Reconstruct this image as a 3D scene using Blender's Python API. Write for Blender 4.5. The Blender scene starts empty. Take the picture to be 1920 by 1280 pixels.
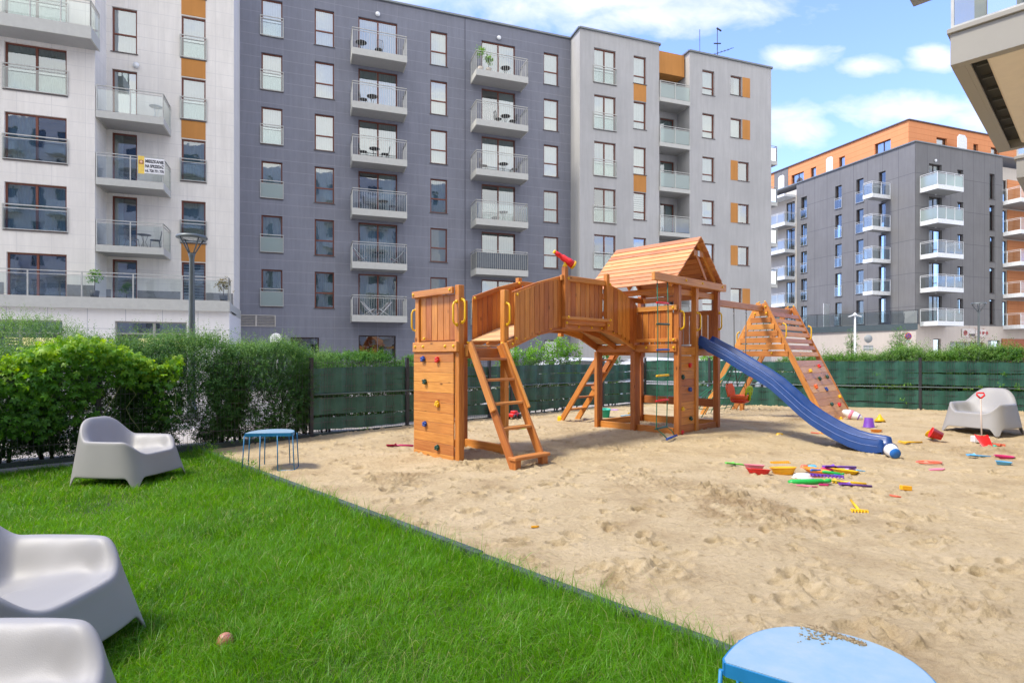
import bpy, math, random
import numpy as np
from mathutils import Matrix, Vector
random.seed(7); RNG = np.random.default_rng(11)
C = bpy.data.collections.new('playground_scene'); bpy.context.scene.collection.children.link(C)
H = 1.35; FPX = 1080.0; HZ = 670.0     # eye height, focal length and horizon of the photo (1920 px wide)
R = math.radians

# ---------------------------------------------------------------- tags
def tag(o, label=None, cat=None, group=None, kind=None):
    if label: o['label'] = label
    if cat: o['category'] = cat
    if group: o['group'] = group
    if kind: o['kind'] = kind
    return o
def empty(name, M=None, loc=None, rz=0.0):
    o = bpy.data.objects.new(name, None); C.objects.link(o); o.empty_display_size = .2
    if M is None: M = Matrix.Translation(loc or (0, 0, 0)) @ Matrix.Rotation(rz, 4, 'Z')
    o.matrix_local = M; RMAT[o.name] = M.copy()
    return o
RMAT = {}
def inv(o): return RMAT[o.name].inverted()
def children(o): return [c for c in KIDS.get(o.name, [])]
KIDS = {}
def setparent(c, p):
    c.parent = p; KIDS.setdefault(p.name, []).append(c)
def copy_tree(o, parent=None):
    c = o.copy(); C.objects.link(c)
    if parent is not None: setparent(c, parent)
    for ch in children(o): copy_tree(ch, c)
    return c

# ---------------------------------------------------------------- mesh builder
class MB:
    def __init__(s): s.v = []; s.f = []; s.uv = []; s.rnd = []; s.sm = []
    def quad(s, pts, uv=None, rnd=None, smooth=False):
        i = len(s.v); s.v += [tuple(p) for p in pts]; s.f.append(tuple(range(i, i+len(pts))))
        if uv is None: uv = [(0, 0), (1, 0), (1, 1), (0, 1)][:len(pts)] if len(pts) <= 4 else [(0, 0)]*len(pts)
        s.uv += uv; s.rnd += [random.random() if rnd is None else rnd]*len(pts); s.sm.append(smooth)
    def box(s, a, b, M=None, bev=0.0):
        """box from corner a to corner b; grain (u) runs along the longest side"""
        a = Vector(a); b = Vector(b)
        lo = Vector([min(a[i], b[i]) for i in range(3)]); hi = Vector([max(a[i], b[i]) for i in range(3)])
        d = hi-lo; L = max(range(3), key=lambda i: d[i]); r = random.random(); off = random.uniform(0, 50); o2 = random.uniform(0, 50)
        if bev > 0: bev = min(bev, min(d)*.3)
        P = lambda x, y, z: Vector((x, y, z))
        faces = []
        for ax in range(3):
            for sg in (0, 1):
                u, w = [(1, 2), (2, 0), (0, 1)][ax]
                q = []
                for (cu, cw) in ((0, 0), (1, 0), (1, 1), (0, 1)):
                    p = [0, 0, 0]; p[ax] = hi[ax] if sg else lo[ax]
                    p[u] = (hi[u]-bev) if cu else (lo[u]+bev); p[w] = (hi[w]-bev) if cw else (lo[w]+bev)
                    q.append(Vector(p))
                if not sg: q.reverse()
                faces.append(q)
        if bev > 0:
            # edge strips and corner triangles
            def pt(ax, sx, sy, sz):
                sgn = (sx, sy, sz); p = [0, 0, 0]
                for i in range(3):
                    e = hi[i] if sgn[i] else lo[i]
                    p[i] = e if i == ax else (e-bev if sgn[i] else e+bev)
                return Vector(p)
            cen = (lo+hi)/2
            def add(q):
                n = (q[1]-q[0]).cross(q[2]-q[0])
                m = sum(q, Vector())/len(q)-cen
                if n.dot(m) < 0: q.reverse()
                faces.append(q)
            for i in range(3):
                j, k = (i+1) % 3, (i+2) % 3
                for sj in (0, 1):
                    for sk in (0, 1):
                        s0 = [0, 0, 0]; s1 = [0, 0, 0]; s0[j] = s1[j] = sj; s0[k] = s1[k] = sk; s1[i] = 1
                        add([pt(j, *s0), pt(j, *s1), pt(k, *s1), pt(k, *s0)])
            for sx in (0, 1):
                for sy in (0, 1):
                    for sz in (0, 1): add([pt(0, sx, sy, sz), pt(1, sx, sy, sz), pt(2, sx, sy, sz)])
        o1 = [i for i in range(3) if i != L]
        for q in faces:
            uv = [(p[L]-lo[L]+off, (p[o1[0]]-lo[o1[0]])+(p[o1[1]]-lo[o1[1]])+o2) for p in q]
            s.quad([M @ p if M else p for p in q], uv, r)
    def bar(s, p, q, w, h, up=(0, 0, 1), bev=0.0):
        """rectangular bar from p to q; w sideways, h along up"""
        p = Vector(p); q = Vector(q); x = (q-p); L = x.length; x.normalize()
        y = Vector(up).cross(x)
        if y.length < 1e-6: y = Vector((0, 1, 0))
        y.normalize(); z = x.cross(y)
        M = Matrix((x, y, z)).transposed().to_4x4(); M.translation = p
        s.box((0, -w/2, -h/2), (L, w/2, h/2), M, bev)
    def tube(s, pts, r, n=8, cap=True, rnd=None):
        pts = [Vector(p) for p in pts]; rs = r if isinstance(r, (list, tuple)) else [r]*len(pts)
        rings = []; prev = None
        for i, p in enumerate(pts):
            t = (pts[min(i+1, len(pts)-1)]-pts[max(i-1, 0)]).normalized()
            if prev is None:
                a = Vector((0, 0, 1)) if abs(t.z) < .9 else Vector((1, 0, 0)); y = t.cross(a).normalized()
            else:
                y = (prev-t*prev.dot(t)).normalized()
            prev = y; z = t.cross(y)
            rings.append([p+(y*math.cos(2*math.pi*k/n)+z*math.sin(2*math.pi*k/n))*rs[i] for k in range(n)])
        rr = random.random() if rnd is None else rnd
        for a, b in zip(rings, rings[1:]):
            for k in range(n):
                s.quad([a[k], a[(k+1) % n], b[(k+1) % n], b[k]], None, rr, True)
        if cap:
            s.quad(list(reversed(rings[0])), None, rr); s.quad(rings[-1], None, rr)
    def lathe(s, prof, n=16, M=None, sx=1.0, sy=1.0, pw=2.0, rnd=None):
        """profile [(r,z)] turned round z; pw > 2 squares the plan"""
        rr = random.random() if rnd is None else rnd
        def ring(r, z):
            o = []
            for k in range(n):
                a = 2*math.pi*k/n; c, t = math.cos(a), math.sin(a)
                m = (abs(c)**pw+abs(t)**pw)**(-1/pw)
                p = Vector((r*m*c*sx, r*m*t*sy, z)); o.append(M @ p if M else p)
            return o
        rg = [ring(r, z) for r, z in prof]
        for a, b in zip(rg, rg[1:]):
            for k in range(n): s.quad([a[k], a[(k+1) % n], b[(k+1) % n], b[k]], None, rr, True)
        if prof[0][0] > 1e-4: s.quad(list(reversed(rg[0])), None, rr)
        if prof[-1][0] > 1e-4: s.quad(rg[-1], None, rr)
    def prism(s, outline, z0, z1, M=None, rnd=None):
        n = len(outline); rr = random.random() if rnd is None else rnd
        f = (lambda p: M @ Vector(p)) if M else Vector
        a = [f((x, y, z0)) for x, y in outline]; b = [f((x, y, z1)) for x, y in outline]
        s.quad(b, [(x, y) for x, y in outline], rr); s.quad(list(reversed(a)), [(x, y) for x, y in reversed(outline)], rr)
        for k in range(n): s.quad([a[k], a[(k+1) % n], b[(k+1) % n], b[k]], None, rr)
    def sphere(s, c, r, n=10, m=6, M=None, rnd=None):
        prof = [(max(1e-5, math.sin(math.pi*i/m)), -math.cos(math.pi*i/m)) for i in range(m+1)]
        T = Matrix.Translation(c) @ Matrix.Diagonal((r[0], r[1], r[2], 1) if isinstance(r, (tuple, list)) else (r, r, r, 1))
        s.lathe(prof, n, (M @ T) if M else T, rnd=rnd)
    def build(s, name, mat, parent=None, M=None, weld=False):
        weld = weld or any(s.sm)
        me = bpy.data.meshes.new(name)
        me.from_pydata(s.v, [], s.f)
        uvl = me.uv_layers.new(name='UVMap'); uvl.data.foreach_set('uv', np.array(s.uv, dtype=np.float32).ravel())
        at = me.attributes.new('rnd', 'FLOAT', 'CORNER'); at.data.foreach_set('value', np.array(s.rnd, dtype=np.float32))
        me.polygons.foreach_set('use_smooth', np.array(s.sm, dtype=bool))
        if weld:
            import bmesh
            bm = bmesh.new(); bm.from_mesh(me); bmesh.ops.remove_doubles(bm, verts=bm.verts, dist=1e-5); bm.to_mesh(me); bm.free()
        me.materials.append(mat)
        return obj(name, me, parent, M)
def obj(name, me, parent=None, M=None):
    o = bpy.data.objects.new(name, me); C.objects.link(o)
    if parent is not None: setparent(o, parent)
    if M is not None: o.matrix_local = M
    return o
def weldable(mb):  # smooth faces need shared vertices
    return mb
def npmesh(name, verts, faces, mat, rnd=None, smooth=False, parent=None):
    """verts (n,3), faces (m,k) arrays with equal corner count"""
    me = bpy.data.meshes.new(name); n = len(verts); m, k = faces.shape
    me.vertices.add(n); me.vertices.foreach_set('co', verts.astype(np.float32).ravel())
    me.loops.add(m*k); me.loops.foreach_set('vertex_index', faces.astype(np.int32).ravel())
    me.polygons.add(m); me.polygons.foreach_set('loop_start', (np.arange(m)*k).astype(np.int32))
    me.polygons.foreach_set('loop_total', np.full(m, k, dtype=np.int32))
    if smooth: me.polygons.foreach_set('use_smooth', np.ones(m, dtype=bool))
    if rnd is not None:
        at = me.attributes.new('rnd', 'FLOAT', 'POINT'); at.data.foreach_set('value', rnd.astype(np.float32))
    me.update(calc_edges=True); me.materials.append(mat)
    return obj(name, me, parent)

# ---------------------------------------------------------------- facade frame: x along the wall, y into the building
class Frame:
    def __init__(s, x, y, ang, root=None):
        s.o = (x, y); s.u = (math.cos(ang), math.sin(ang)); s.v = (-math.sin(ang), math.cos(ang)); s.ang = ang
        s.W = Matrix.Translation((x, y, 0)) @ Matrix.Rotation(ang, 4, 'Z')
    def x(s, px, y0=0.0):
        r = (px-960)/FPX; ox = s.o[0]+y0*s.v[0]; oy = s.o[1]+y0*s.v[1]
        return (r*oy-ox)/(s.u[0]-r*s.u[1])
    def z(s, px, py, y0=0.0):
        x = s.x(px, y0); Y = s.o[1]+y0*s.v[1]+x*s.u[1]
        return H-(py-HZ)/FPX*Y
    def world(s, x, y, z=0): return s.W @ Vector((x, y, z))
def ground(px, py, z=0.0):
    D = FPX*(H-z)/(py-HZ); return Vector(((px-960)/FPX*D, D, z))

# ---------------------------------------------------------------- materials
MATS = {}
def newmat(name):
    m = bpy.data.materials.new(name); m.use_nodes = True; nt = m.node_tree
    b = nt.nodes['Principled BSDF']; return m, nt, b
def N(nt, t, **kw):
    n = nt.nodes.new(t)
    for k, v in kw.items():
        if k in ('inp',):
            for a, c in v.items(): n.inputs[a].default_value = c
        else: setattr(n, k, v)
    return n
def lk(nt, a, b): nt.links.new(a, b)
def ramp(nt, stops):
    n = nt.nodes.new('ShaderNodeValToRGB'); e = n.color_ramp.elements
    while len(e) < len(stops): e.new(.5)
    for el, (p, c) in zip(e, stops): el.position = p; el.color = (*c, 1) if len(c) == 3 else c
    return n
def rgb(c): return (*c, 1)
def plain(name, col, rough=.5, metal=0.0, spec=.5, var=.12, scale=6.0, bump=0.0, bscale=80.0, coat=0.0):
    if name in MATS: return MATS[name]
    m, nt, b = newmat(name)
    tc = N(nt, 'ShaderNodeTexCoord'); no = N(nt, 'ShaderNodeTexNoise', inp={'Scale': scale, 'Detail': 6.0, 'Roughness': .6})
    lk(nt, tc.outputs['Object'], no.inputs['Vector'])
    r = ramp(nt, [(.3, [c*(1-var) for c in col]), (.7, [min(1, c*(1+var)) for c in col])])
    lk(nt, no.outputs['Fac'], r.inputs['Fac']); lk(nt, r.outputs['Color'], b.inputs['Base Color'])
    b.inputs['Roughness'].default_value = rough; b.inputs['Metallic'].default_value = metal
    b.inputs['Specular IOR Level'].default_value = spec; b.inputs['Coat Weight'].default_value = coat
    rr = N(nt, 'ShaderNodeMapRange', inp={'From Min': .3, 'From Max': .7, 'To Min': max(0, rough-.08), 'To Max': min(1, rough+.1)})
    lk(nt, no.outputs['Fac'], rr.inputs['Value']); lk(nt, rr.outputs['Result'], b.inputs['Roughness'])
    if bump:
        n2 = N(nt, 'ShaderNodeTexNoise', inp={'Scale': bscale, 'Detail': 4.0}); lk(nt, tc.outputs['Object'], n2.inputs['Vector'])
        bp = N(nt, 'ShaderNodeBump', inp={'Strength': bump, 'Distance': .01}); lk(nt, n2.outputs['Fac'], bp.inputs['Height']); lk(nt, bp.outputs['Normal'], b.inputs['Normal'])
    MATS[name] = m; return m
def plaster(name, col, dirt=.1, lines=None, linecol=None, lw=.02, lstep=.6, vstep=0):
    """rendered wall or panels: lines = horizontal joint step in metres"""
    if name in MATS: return MATS[name]
    m, nt, b = newmat(name)
    tc = N(nt, 'ShaderNodeTexCoord')
    n1 = N(nt, 'ShaderNodeTexNoise', inp={'Scale': .35, 'Detail': 8.0, 'Roughness': .65}); lk(nt, tc.outputs['Object'], n1.inputs['Vector'])
    mp = N(nt, 'ShaderNodeMapping', inp={'Scale': (3.0, 3.0, .25)}); lk(nt, tc.outputs['Object'], mp.inputs['Vector'])
    n2 = N(nt, 'ShaderNodeTexNoise', inp={'Scale': 1.5, 'Detail': 8.0, 'Roughness': .7}); lk(nt, mp.outputs['Vector'], n2.inputs['Vector'])
    mx = N(nt, 'ShaderNodeMath', operation='MULTIPLY'); lk(nt, n1.outputs['Fac'], mx.inputs[0]); lk(nt, n2.outputs['Fac'], mx.inputs[1])
    r = ramp(nt, [(.12, [c*(1-dirt) for c in col]), (.36, [min(1, c*(1+dirt*.5)) for c in col])]); lk(nt, mx.outputs[0], r.inputs['Fac'])
    out = r.outputs['Color']
    if lines:
        # world-scale horizontal joints with a small wander, plus optional verticals
        sp = N(nt, 'ShaderNodeSeparateXYZ'); lk(nt, tc.outputs['Object'], sp.inputs['Vector'])
        def stripe(sock, step, w):
            a = N(nt, 'ShaderNodeMath', operation='PINGPONG', inp={1: step/2}); lk(nt, sock, a.inputs[0])
            c = N(nt, 'ShaderNodeMath', operation='LESS_THAN', inp={1: w/2}); lk(nt, a.outputs[0], c.inputs[0]); return c.outputs[0]
        s = stripe(sp.outputs['Z'], lines, lw)
        if vstep:
            q = stripe(sp.outputs['X'], vstep, lw); mm = N(nt, 'ShaderNodeMath', operation='MAXIMUM'); lk(nt, s, mm.inputs[0]); lk(nt, q, mm.inputs[1]); s = mm.outputs[0]
        mc = N(nt, 'ShaderNodeMix', data_type='RGBA'); lk(nt, s, mc.inputs['Factor']); lk(nt, out, mc.inputs['A']); mc.inputs['B'].default_value = rgb(linecol); out = mc.outputs['Result']
    lk(nt, out, b.inputs['Base Color']); b.inputs['Roughness'].default_value = .85; b.inputs['Specular IOR Level'].default_value = .25
    n3 = N(nt, 'ShaderNodeTexNoise', inp={'Scale': 60.0, 'Detail': 3.0}); lk(nt, tc.outputs['Object'], n3.inputs['Vector'])
    bp = N(nt, 'ShaderNodeBump', inp={'Strength': .25, 'Distance': .01}); lk(nt, n3.outputs['Fac'], bp.inputs['Height']); lk(nt, bp.outputs['Normal'], b.inputs['Normal'])
    MATS[name] = m; return m
def wood(name, col, dark, rough=.5, spec=.35):
    if name in MATS: return MATS[name]
    m, nt, b = newmat(name)
    uv = N(nt, 'ShaderNodeUVMap'); at = N(nt, 'ShaderNodeAttribute', attribute_name='rnd')
    mp = N(nt, 'ShaderNodeMapping', inp={'Scale': (1.6, 26.0, 1.0)}); lk(nt, uv.outputs['UV'], mp.inputs['Vector'])
    n1 = N(nt, 'ShaderNodeTexNoise', inp={'Scale': 1.6, 'Detail': 8.0, 'Roughness': .62, 'Distortion': .6}); lk(nt, mp.outputs['Vector'], n1.inputs['Vector'])
    mp2 = N(nt, 'ShaderNodeMapping', inp={'Scale': (5.0, 14.0, 1.0)}); lk(nt, uv.outputs['UV'], mp2.inputs['Vector'])
    vo = N(nt, 'ShaderNodeTexVoronoi', inp={'Scale': .45, 'Randomness': 1.0}); lk(nt, mp2.outputs['Vector'], vo.inputs['Vector'])
    kn = N(nt, 'ShaderNodeMapRange', inp={'From Min': .04, 'From Max': .11, 'To Min': 1.0, 'To Max': 0.0}); lk(nt, vo.outputs['Distance'], kn.inputs['Value'])
    mid = [(a+c)/2 for a, c in zip(col, dark)]
    r = ramp(nt, [(.25, dark), (.45, mid), (.62, col), (.8, [min(1, c*1.12) for c in col])]); lk(nt, n1.outputs['Fac'], r.inputs['Fac'])
    big = N(nt, 'ShaderNodeTexNoise', inp={'Scale': 2.2, 'Detail': 3.0}); lk(nt, uv.outputs['UV'], big.inputs['Vector'])
    mv = N(nt, 'ShaderNodeMath', operation='MULTIPLY_ADD', inp={1: .44, 2: .63}); lk(nt, at.outputs['Fac'], mv.inputs[0])
    mv2 = N(nt, 'ShaderNodeMath', operation='MULTIPLY_ADD', inp={1: .5, 2: -.08}); lk(nt, big.outputs['Fac'], mv2.inputs[0])
    ad = N(nt, 'ShaderNodeMath', operation='ADD'); lk(nt, mv.outputs[0], ad.inputs[0]); lk(nt, mv2.outputs[0], ad.inputs[1])
    hs = N(nt, 'ShaderNodeHueSaturation'); lk(nt, r.outputs['Color'], hs.inputs['Color']); lk(nt, ad.outputs[0], hs.inputs['Value'])
    hm = N(nt, 'ShaderNodeMapRange', inp={'To Min': .494, 'To Max': .510}); lk(nt, at.outputs['Fac'], hm.inputs['Value']); lk(nt, hm.outputs['Result'], hs.inputs['Hue'])
    mk = N(nt, 'ShaderNodeMix', data_type='RGBA'); lk(nt, kn.outputs['Result'], mk.inputs['Factor']); lk(nt, hs.outputs['Color'], mk.inputs['A'])
    mk.inputs['B'].default_value = rgb([c*.32 for c in dark]); lk(nt, mk.outputs['Result'], b.inputs['Base Color'])
    b.inputs['Roughness'].default_value = rough; b.inputs['Specular IOR Level'].default_value = spec
    bp = N(nt, 'ShaderNodeBump', inp={'Strength': .3, 'Distance': .004}); lk(nt, n1.outputs['Fac'], bp.inputs['Height']); lk(nt, bp.outputs['Normal'], b.inputs['Normal'])
    MATS[name] = m; return m
def glass(name, tint=(.8, .9, .9), refl=.35, dark=0.0, rough=.02, tr=1.0):
    """thin architectural pane: a see-through sheet with a mirror coat"""
    if name in MATS: return MATS[name]
    m, nt, b = newmat(name); nt.nodes.remove(b); out = [n for n in nt.nodes if n.type == 'OUTPUT_MATERIAL'][0]
    t = N(nt, 'ShaderNodeBsdfTransparent'); t.inputs['Color'].default_value = rgb(tint)
    g = N(nt, 'ShaderNodeBsdfGlossy', inp={'Roughness': rough}); g.inputs['Color'].default_value = (.95, 1, 1, 1)
    lw = N(nt, 'ShaderNodeLayerWeight', inp={'Blend': .35})
    mr = N(nt, 'ShaderNodeMapRange', inp={'To Min': refl, 'To Max': 1.0}); lk(nt, lw.outputs['Fresnel'], mr.inputs['Value'])
    tc = N(nt, 'ShaderNodeTexCoord'); no = N(nt, 'ShaderNodeTexNoise', inp={'Scale': 1.3, 'Detail': 2.0}); lk(nt, tc.outputs['Object'], no.inputs['Vector'])
    bp = N(nt, 'ShaderNodeBump', inp={'Strength': .06, 'Distance': .05}); lk(nt, no.outputs['Fac'], bp.inputs['Height']); lk(nt, bp.outputs['Normal'], g.inputs['Normal'])
    mx = N(nt, 'ShaderNodeMixShader'); lk(nt, mr.outputs['Result'], mx.inputs['Fac']); lk(nt, t.outputs[0], mx.inputs[1]); lk(nt, g.outputs[0], mx.inputs[2])
    if tr < 1.0:   # frosted share
        d = N(nt, 'ShaderNodeBsdfTranslucent'); d.inputs['Color'].default_value = rgb(tint); d2 = N(nt, 'ShaderNodeBsdfDiffuse'); d2.inputs['Color'].default_value = rgb(tint)
        ms = N(nt, 'ShaderNodeMixShader', inp={'Fac': .35}); lk(nt, d2.outputs[0], ms.inputs[1]); lk(nt, d.outputs[0], ms.inputs[2])
        m3 = N(nt, 'ShaderNodeMixShader', inp={'Fac': 1-tr}); lk(nt, mx.outputs[0], m3.inputs[1]); lk(nt, ms.outputs[0], m3.inputs[2]); mx = m3
    lk(nt, mx.outputs[0], out.inputs['Surface'])
    MATS[name] = m; return m
def leafmat(name, c0, c1, c2, rough=.5, transl=.35):
    if name in MATS: return MATS[name]
    m, nt, b = newmat(name); out = [n for n in nt.nodes if n.type == 'OUTPUT_MATERIAL'][0]
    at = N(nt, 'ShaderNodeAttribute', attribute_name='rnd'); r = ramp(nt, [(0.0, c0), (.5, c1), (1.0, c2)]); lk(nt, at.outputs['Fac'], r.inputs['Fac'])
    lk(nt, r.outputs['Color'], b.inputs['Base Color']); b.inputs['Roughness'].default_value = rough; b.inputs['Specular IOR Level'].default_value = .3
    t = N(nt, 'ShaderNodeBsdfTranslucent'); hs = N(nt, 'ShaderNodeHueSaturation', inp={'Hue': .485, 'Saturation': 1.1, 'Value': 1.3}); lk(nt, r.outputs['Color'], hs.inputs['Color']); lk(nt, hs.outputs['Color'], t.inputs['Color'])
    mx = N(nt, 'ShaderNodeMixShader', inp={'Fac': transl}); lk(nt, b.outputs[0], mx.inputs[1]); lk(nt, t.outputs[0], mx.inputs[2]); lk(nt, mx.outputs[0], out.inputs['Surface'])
    MATS[name] = m; return m

WOOD = wood('stained_pine', (.57, .21, .045), (.39, .12, .022))
WOODL = wood('light_stained_pine', (.60, .25, .065), (.44, .145, .033))
WOODR = wood('roof_board_pine', (.66, .31, .14), (.50, .19, .07), rough=.6)  # lighter tint: light from above put into the colour, plus fading
WOODW = wood('walked_on_pine', (.62, .38, .19), (.5, .27, .12), rough=.7)
YEL = plain('yellow_plastic', (.85, .50, .005), .35)
RED = plain('red_plastic', (.72, .02, .02), .3)
BLUE = plain('blue_plastic', (.02, .07, .33), .35)
DGREEN = plain('dark_green_plastic', (.01, .07, .05), .35)
ORANGE = plain('orange_plastic', (.85, .13, .02), .35)
LIME = plain('lime_plastic', (.42, .62, .01), .35)
GREYPL = plain('grey_moulded_plastic', (.315, .305, .28), .5, var=.03, scale=3, bump=.1, bscale=300)
SLIDEB = plain('slide_blue_plastic', (.008, .050, .20), .36, var=.15, scale=10)
ROPE = plain('green_rope', (.01, .16, .09), .7)
METALG = plain('painted_grey_metal', (.50, .50, .46), .45, metal=.2)
METALD = plain('dark_anthracite_metal', (.045, .05, .055), .45, metal=.3)
STEEL = plain('brushed_steel', (.45, .47, .48), .35, metal=.9)
BLACKM = plain('black_wrought_metal', (.02, .02, .022), .5)
WHITEM = plain('white_painted_metal', (.75, .77, .77), .4)
FRAMEB = plain('red_brown_window_frame', (.17, .052, .028), .45, var=.15)
FRAMED = plain('dark_brown_window_frame', (.045, .022, .016), .45)
SILL = plain('dark_window_sill', (.10, .09, .085), .5)
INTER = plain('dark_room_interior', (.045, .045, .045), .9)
CURT = plain('white_curtain_fabric', (.60, .62, .62), .9, var=.06)
CURTG = plain('grey_green_curtain_fabric', (.34, .42, .41), .9, var=.08)
BLIND = plain('striped_roller_blind', (.55, .57, .53), .9)
PANE = glass('window_glass', (.62, .74, .74), .32)
PANED = glass('dark_window_glass', (.55, .68, .68), .24)
PANEX = glass('far_window_glass', (.50, .58, .58), .10)
GLASSR = glass('railing_glass', (.86, .92, .90), .10)
FROST = glass('frosted_guard_glass', (.62, .74, .70), .10, tr=.45, rough=.25)
SLATE = plaster('slate_grey_cladding', (.215, .224, .262), .14, lines=.60, linecol=(.29, .295, .33), lw=.022)
JOINT = plain('pale_joint_strip', (.26, .265, .30), .8)
LGREY = plaster('light_grey_render', (.44, .435, .42), .12)
WHITEW = plaster('off_white_cladding', (.78, .745, .68), .12, lines=.6, linecol=(.66, .635, .59), lw=.02, vstep=1.2)
WHITEP = plaster('white_panel', (.80, .78, .75), .05, lines=.85, linecol=(.42, .43, .45), lw=.018, vstep=1.35)
CREAM = plaster('cream_render', (.60, .55, .48), .07)
BEIGEW = plaster('beige_plinth_render', (.56, .50, .44), .08)
ANTH = plaster('anthracite_cladding', (.19, .188, .188), .14, lines=2.9, linecol=(.12, .12, .125), lw=.05, vstep=1.5)
OPANEL = plaster('orange_brown_panel', (.52, .235, .065), .12)
OBRICK = plaster('orange_clinker_cladding', (.70, .29, .125), .08, lines=.5, linecol=(.56, .20, .08), lw=.04)
SLABM = plain('pale_grey_balcony_edge', (.50, .50, .455), .6, var=.06)
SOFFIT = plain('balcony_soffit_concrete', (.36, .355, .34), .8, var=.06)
COPING = plain('roof_edge_sheet_metal', (.20, .22, .22), .45, metal=.3)
POTM = plain('dark_planter_plastic', (.05, .055, .065), .6)
bpy_sc = bpy.context.scene
# ---------------------------------------------------------------- camera
cam = bpy.data.cameras.new('camera'); co = bpy.data.objects.new('camera', cam); C.objects.link(co)
co.location = (0, 0, H); co.rotation_euler = (R(90), 0, 0)
cam.sensor_width = 36; cam.lens = FPX/1920*36; cam.shift_y = (HZ-640)/1920; cam.clip_start = .05; cam.clip_end = 2000
bpy_sc.camera = co

# ---------------------------------------------------------------- sky, clouds, sun
SUN_AZ = R(252)    # compass from +Y clockwise: on the left, high
SUN_EL = R(57)
w = bpy.data.worlds.new('World'); bpy_sc.world = w; w.use_nodes = True; nt = w.node_tree
bg = nt.nodes['Background']; sky = N(nt, 'ShaderNodeTexSky'); sky.sky_type = 'NISHITA'; sky.sun_disc = False
sky.sun_elevation = SUN_EL; sky.sun_rotation = SUN_AZ; sky.air_density = 1.0; sky.dust_density = .6; sky.ozone_density = 1.6; sky.altitude = 100
tc = N(nt, 'ShaderNodeTexCoord')
sp = N(nt, 'ShaderNodeSeparateXYZ'); lk(nt, tc.outputs['Generated'], sp.inputs[0])
zz = N(nt, 'ShaderNodeMath', operation='MAXIMUM', inp={1: .03}); lk(nt, sp.outputs['Z'], zz.inputs[0])
za = N(nt, 'ShaderNodeMath', operation='ADD', inp={1: .12}); lk(nt, zz.outputs[0], za.inputs[0])
dx = N(nt, 'ShaderNodeMath', operation='DIVIDE'); lk(nt, sp.outputs['X'], dx.inputs[0]); lk(nt, za.outputs[0], dx.inputs[1])
dy = N(nt, 'ShaderNodeMath', operation='DIVIDE'); lk(nt, sp.outputs['Y'], dy.inputs[0]); lk(nt, za.outputs[0], dy.inputs[1])
cb = N(nt, 'ShaderNodeCombineXYZ'); lk(nt, dx.outputs[0], cb.inputs[0]); lk(nt, dy.outputs[0], cb.inputs[1])
mpc = N(nt, 'ShaderNodeMapping', inp={'Location': (3.1, 7.4, 0), 'Scale': (1.0, 1.25, 1)}); lk(nt, cb.outputs[0], mpc.inputs[0])
c1 = N(nt, 'ShaderNodeTexNoise', inp={'Scale': 1.15, 'Detail': 10.0, 'Roughness': .56, 'Distortion': .25}); lk(nt, mpc.outputs[0], c1.inputs['Vector'])
bk = N(nt, 'ShaderNodeMapRange', inp={'From Min': .1, 'From Max': -.5, 'To Min': 0.0, 'To Max': .26}); lk(nt, sp.outputs['Y'], bk.inputs['Value'])
cad = N(nt, 'ShaderNodeMath', operation='ADD'); lk(nt, c1.outputs['Fac'], cad.inputs[0]); lk(nt, bk.outputs['Result'], cad.inputs[1])
yc = N(nt, 'ShaderNodeMath', operation='MAXIMUM', inp={1: .02}); lk(nt, sp.outputs['Y'], yc.inputs[0])
qx = N(nt, 'ShaderNodeMath', operation='DIVIDE'); lk(nt, sp.outputs['X'], qx.inputs[0]); lk(nt, yc.outputs[0], qx.inputs[1])
qz = N(nt, 'ShaderNodeMath', operation='DIVIDE'); lk(nt, sp.outputs['Z'], qz.inputs[0]); lk(nt, yc.outputs[0], qz.inputs[1])
qv = N(nt, 'ShaderNodeCombineXYZ'); lk(nt, qx.outputs[0], qv.inputs[0]); lk(nt, qz.outputs[0], qv.inputs[1])
last = None
for (px, py, hw, hh_) in ((1130, -15, 430, 95), (1230, 30, 250, 48), (1500, 108, 90, 30), (1625, 124, 75, 22), (1752, 112, 62, 30), (1490, 240, 85, 58), (1700, 205, 175, 38), (1830, 225, 90, 30), (760, -30, 130, 60), (1960, 60, 120, 50)):
    a = N(nt, 'ShaderNodeVectorMath', operation='SUBTRACT'); lk(nt, qv.outputs[0], a.inputs[0]); a.inputs[1].default_value = ((px-960)/FPX, (HZ-py)/FPX, 0)
    a2 = N(nt, 'ShaderNodeVectorMath', operation='MULTIPLY'); lk(nt, a.outputs[0], a2.inputs[0]); a2.inputs[1].default_value = (FPX/hw, FPX/hh_, 0)
    a3 = N(nt, 'ShaderNodeVectorMath', operation='LENGTH'); lk(nt, a2.outputs[0], a3.inputs[0])
    a4 = N(nt, 'ShaderNodeMapRange', inp={'From Min': 1.25, 'From Max': .1, 'To Min': 0.0, 'To Max': 1.0}); lk(nt, a3.outputs['Value'], a4.inputs['Value'])
    if last is None: last = a4.outputs['Result']
    else: mxn = N(nt, 'ShaderNodeMath', operation='MAXIMUM'); lk(nt, last, mxn.inputs[0]); lk(nt, a4.outputs['Result'], mxn.inputs[1]); last = mxn.outputs[0]
c3 = N(nt, 'ShaderNodeTexNoise', inp={'Scale': 9.0, 'Detail': 9.0, 'Roughness': .58, 'Distortion': .3}); 
mp3 = N(nt, 'ShaderNodeMapping', inp={'Scale': (1.0, 2.0, 1.0)}); lk(nt, qv.outputs[0], mp3.inputs[0]); lk(nt, mp3.outputs[0], c3.inputs['Vector'])
f1 = N(nt, 'ShaderNodeMath', operation='MULTIPLY_ADD', inp={1: .62}); lk(nt, last, f1.inputs[0]); lk(nt, c3.outputs['Fac'], f1.inputs[2])
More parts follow.
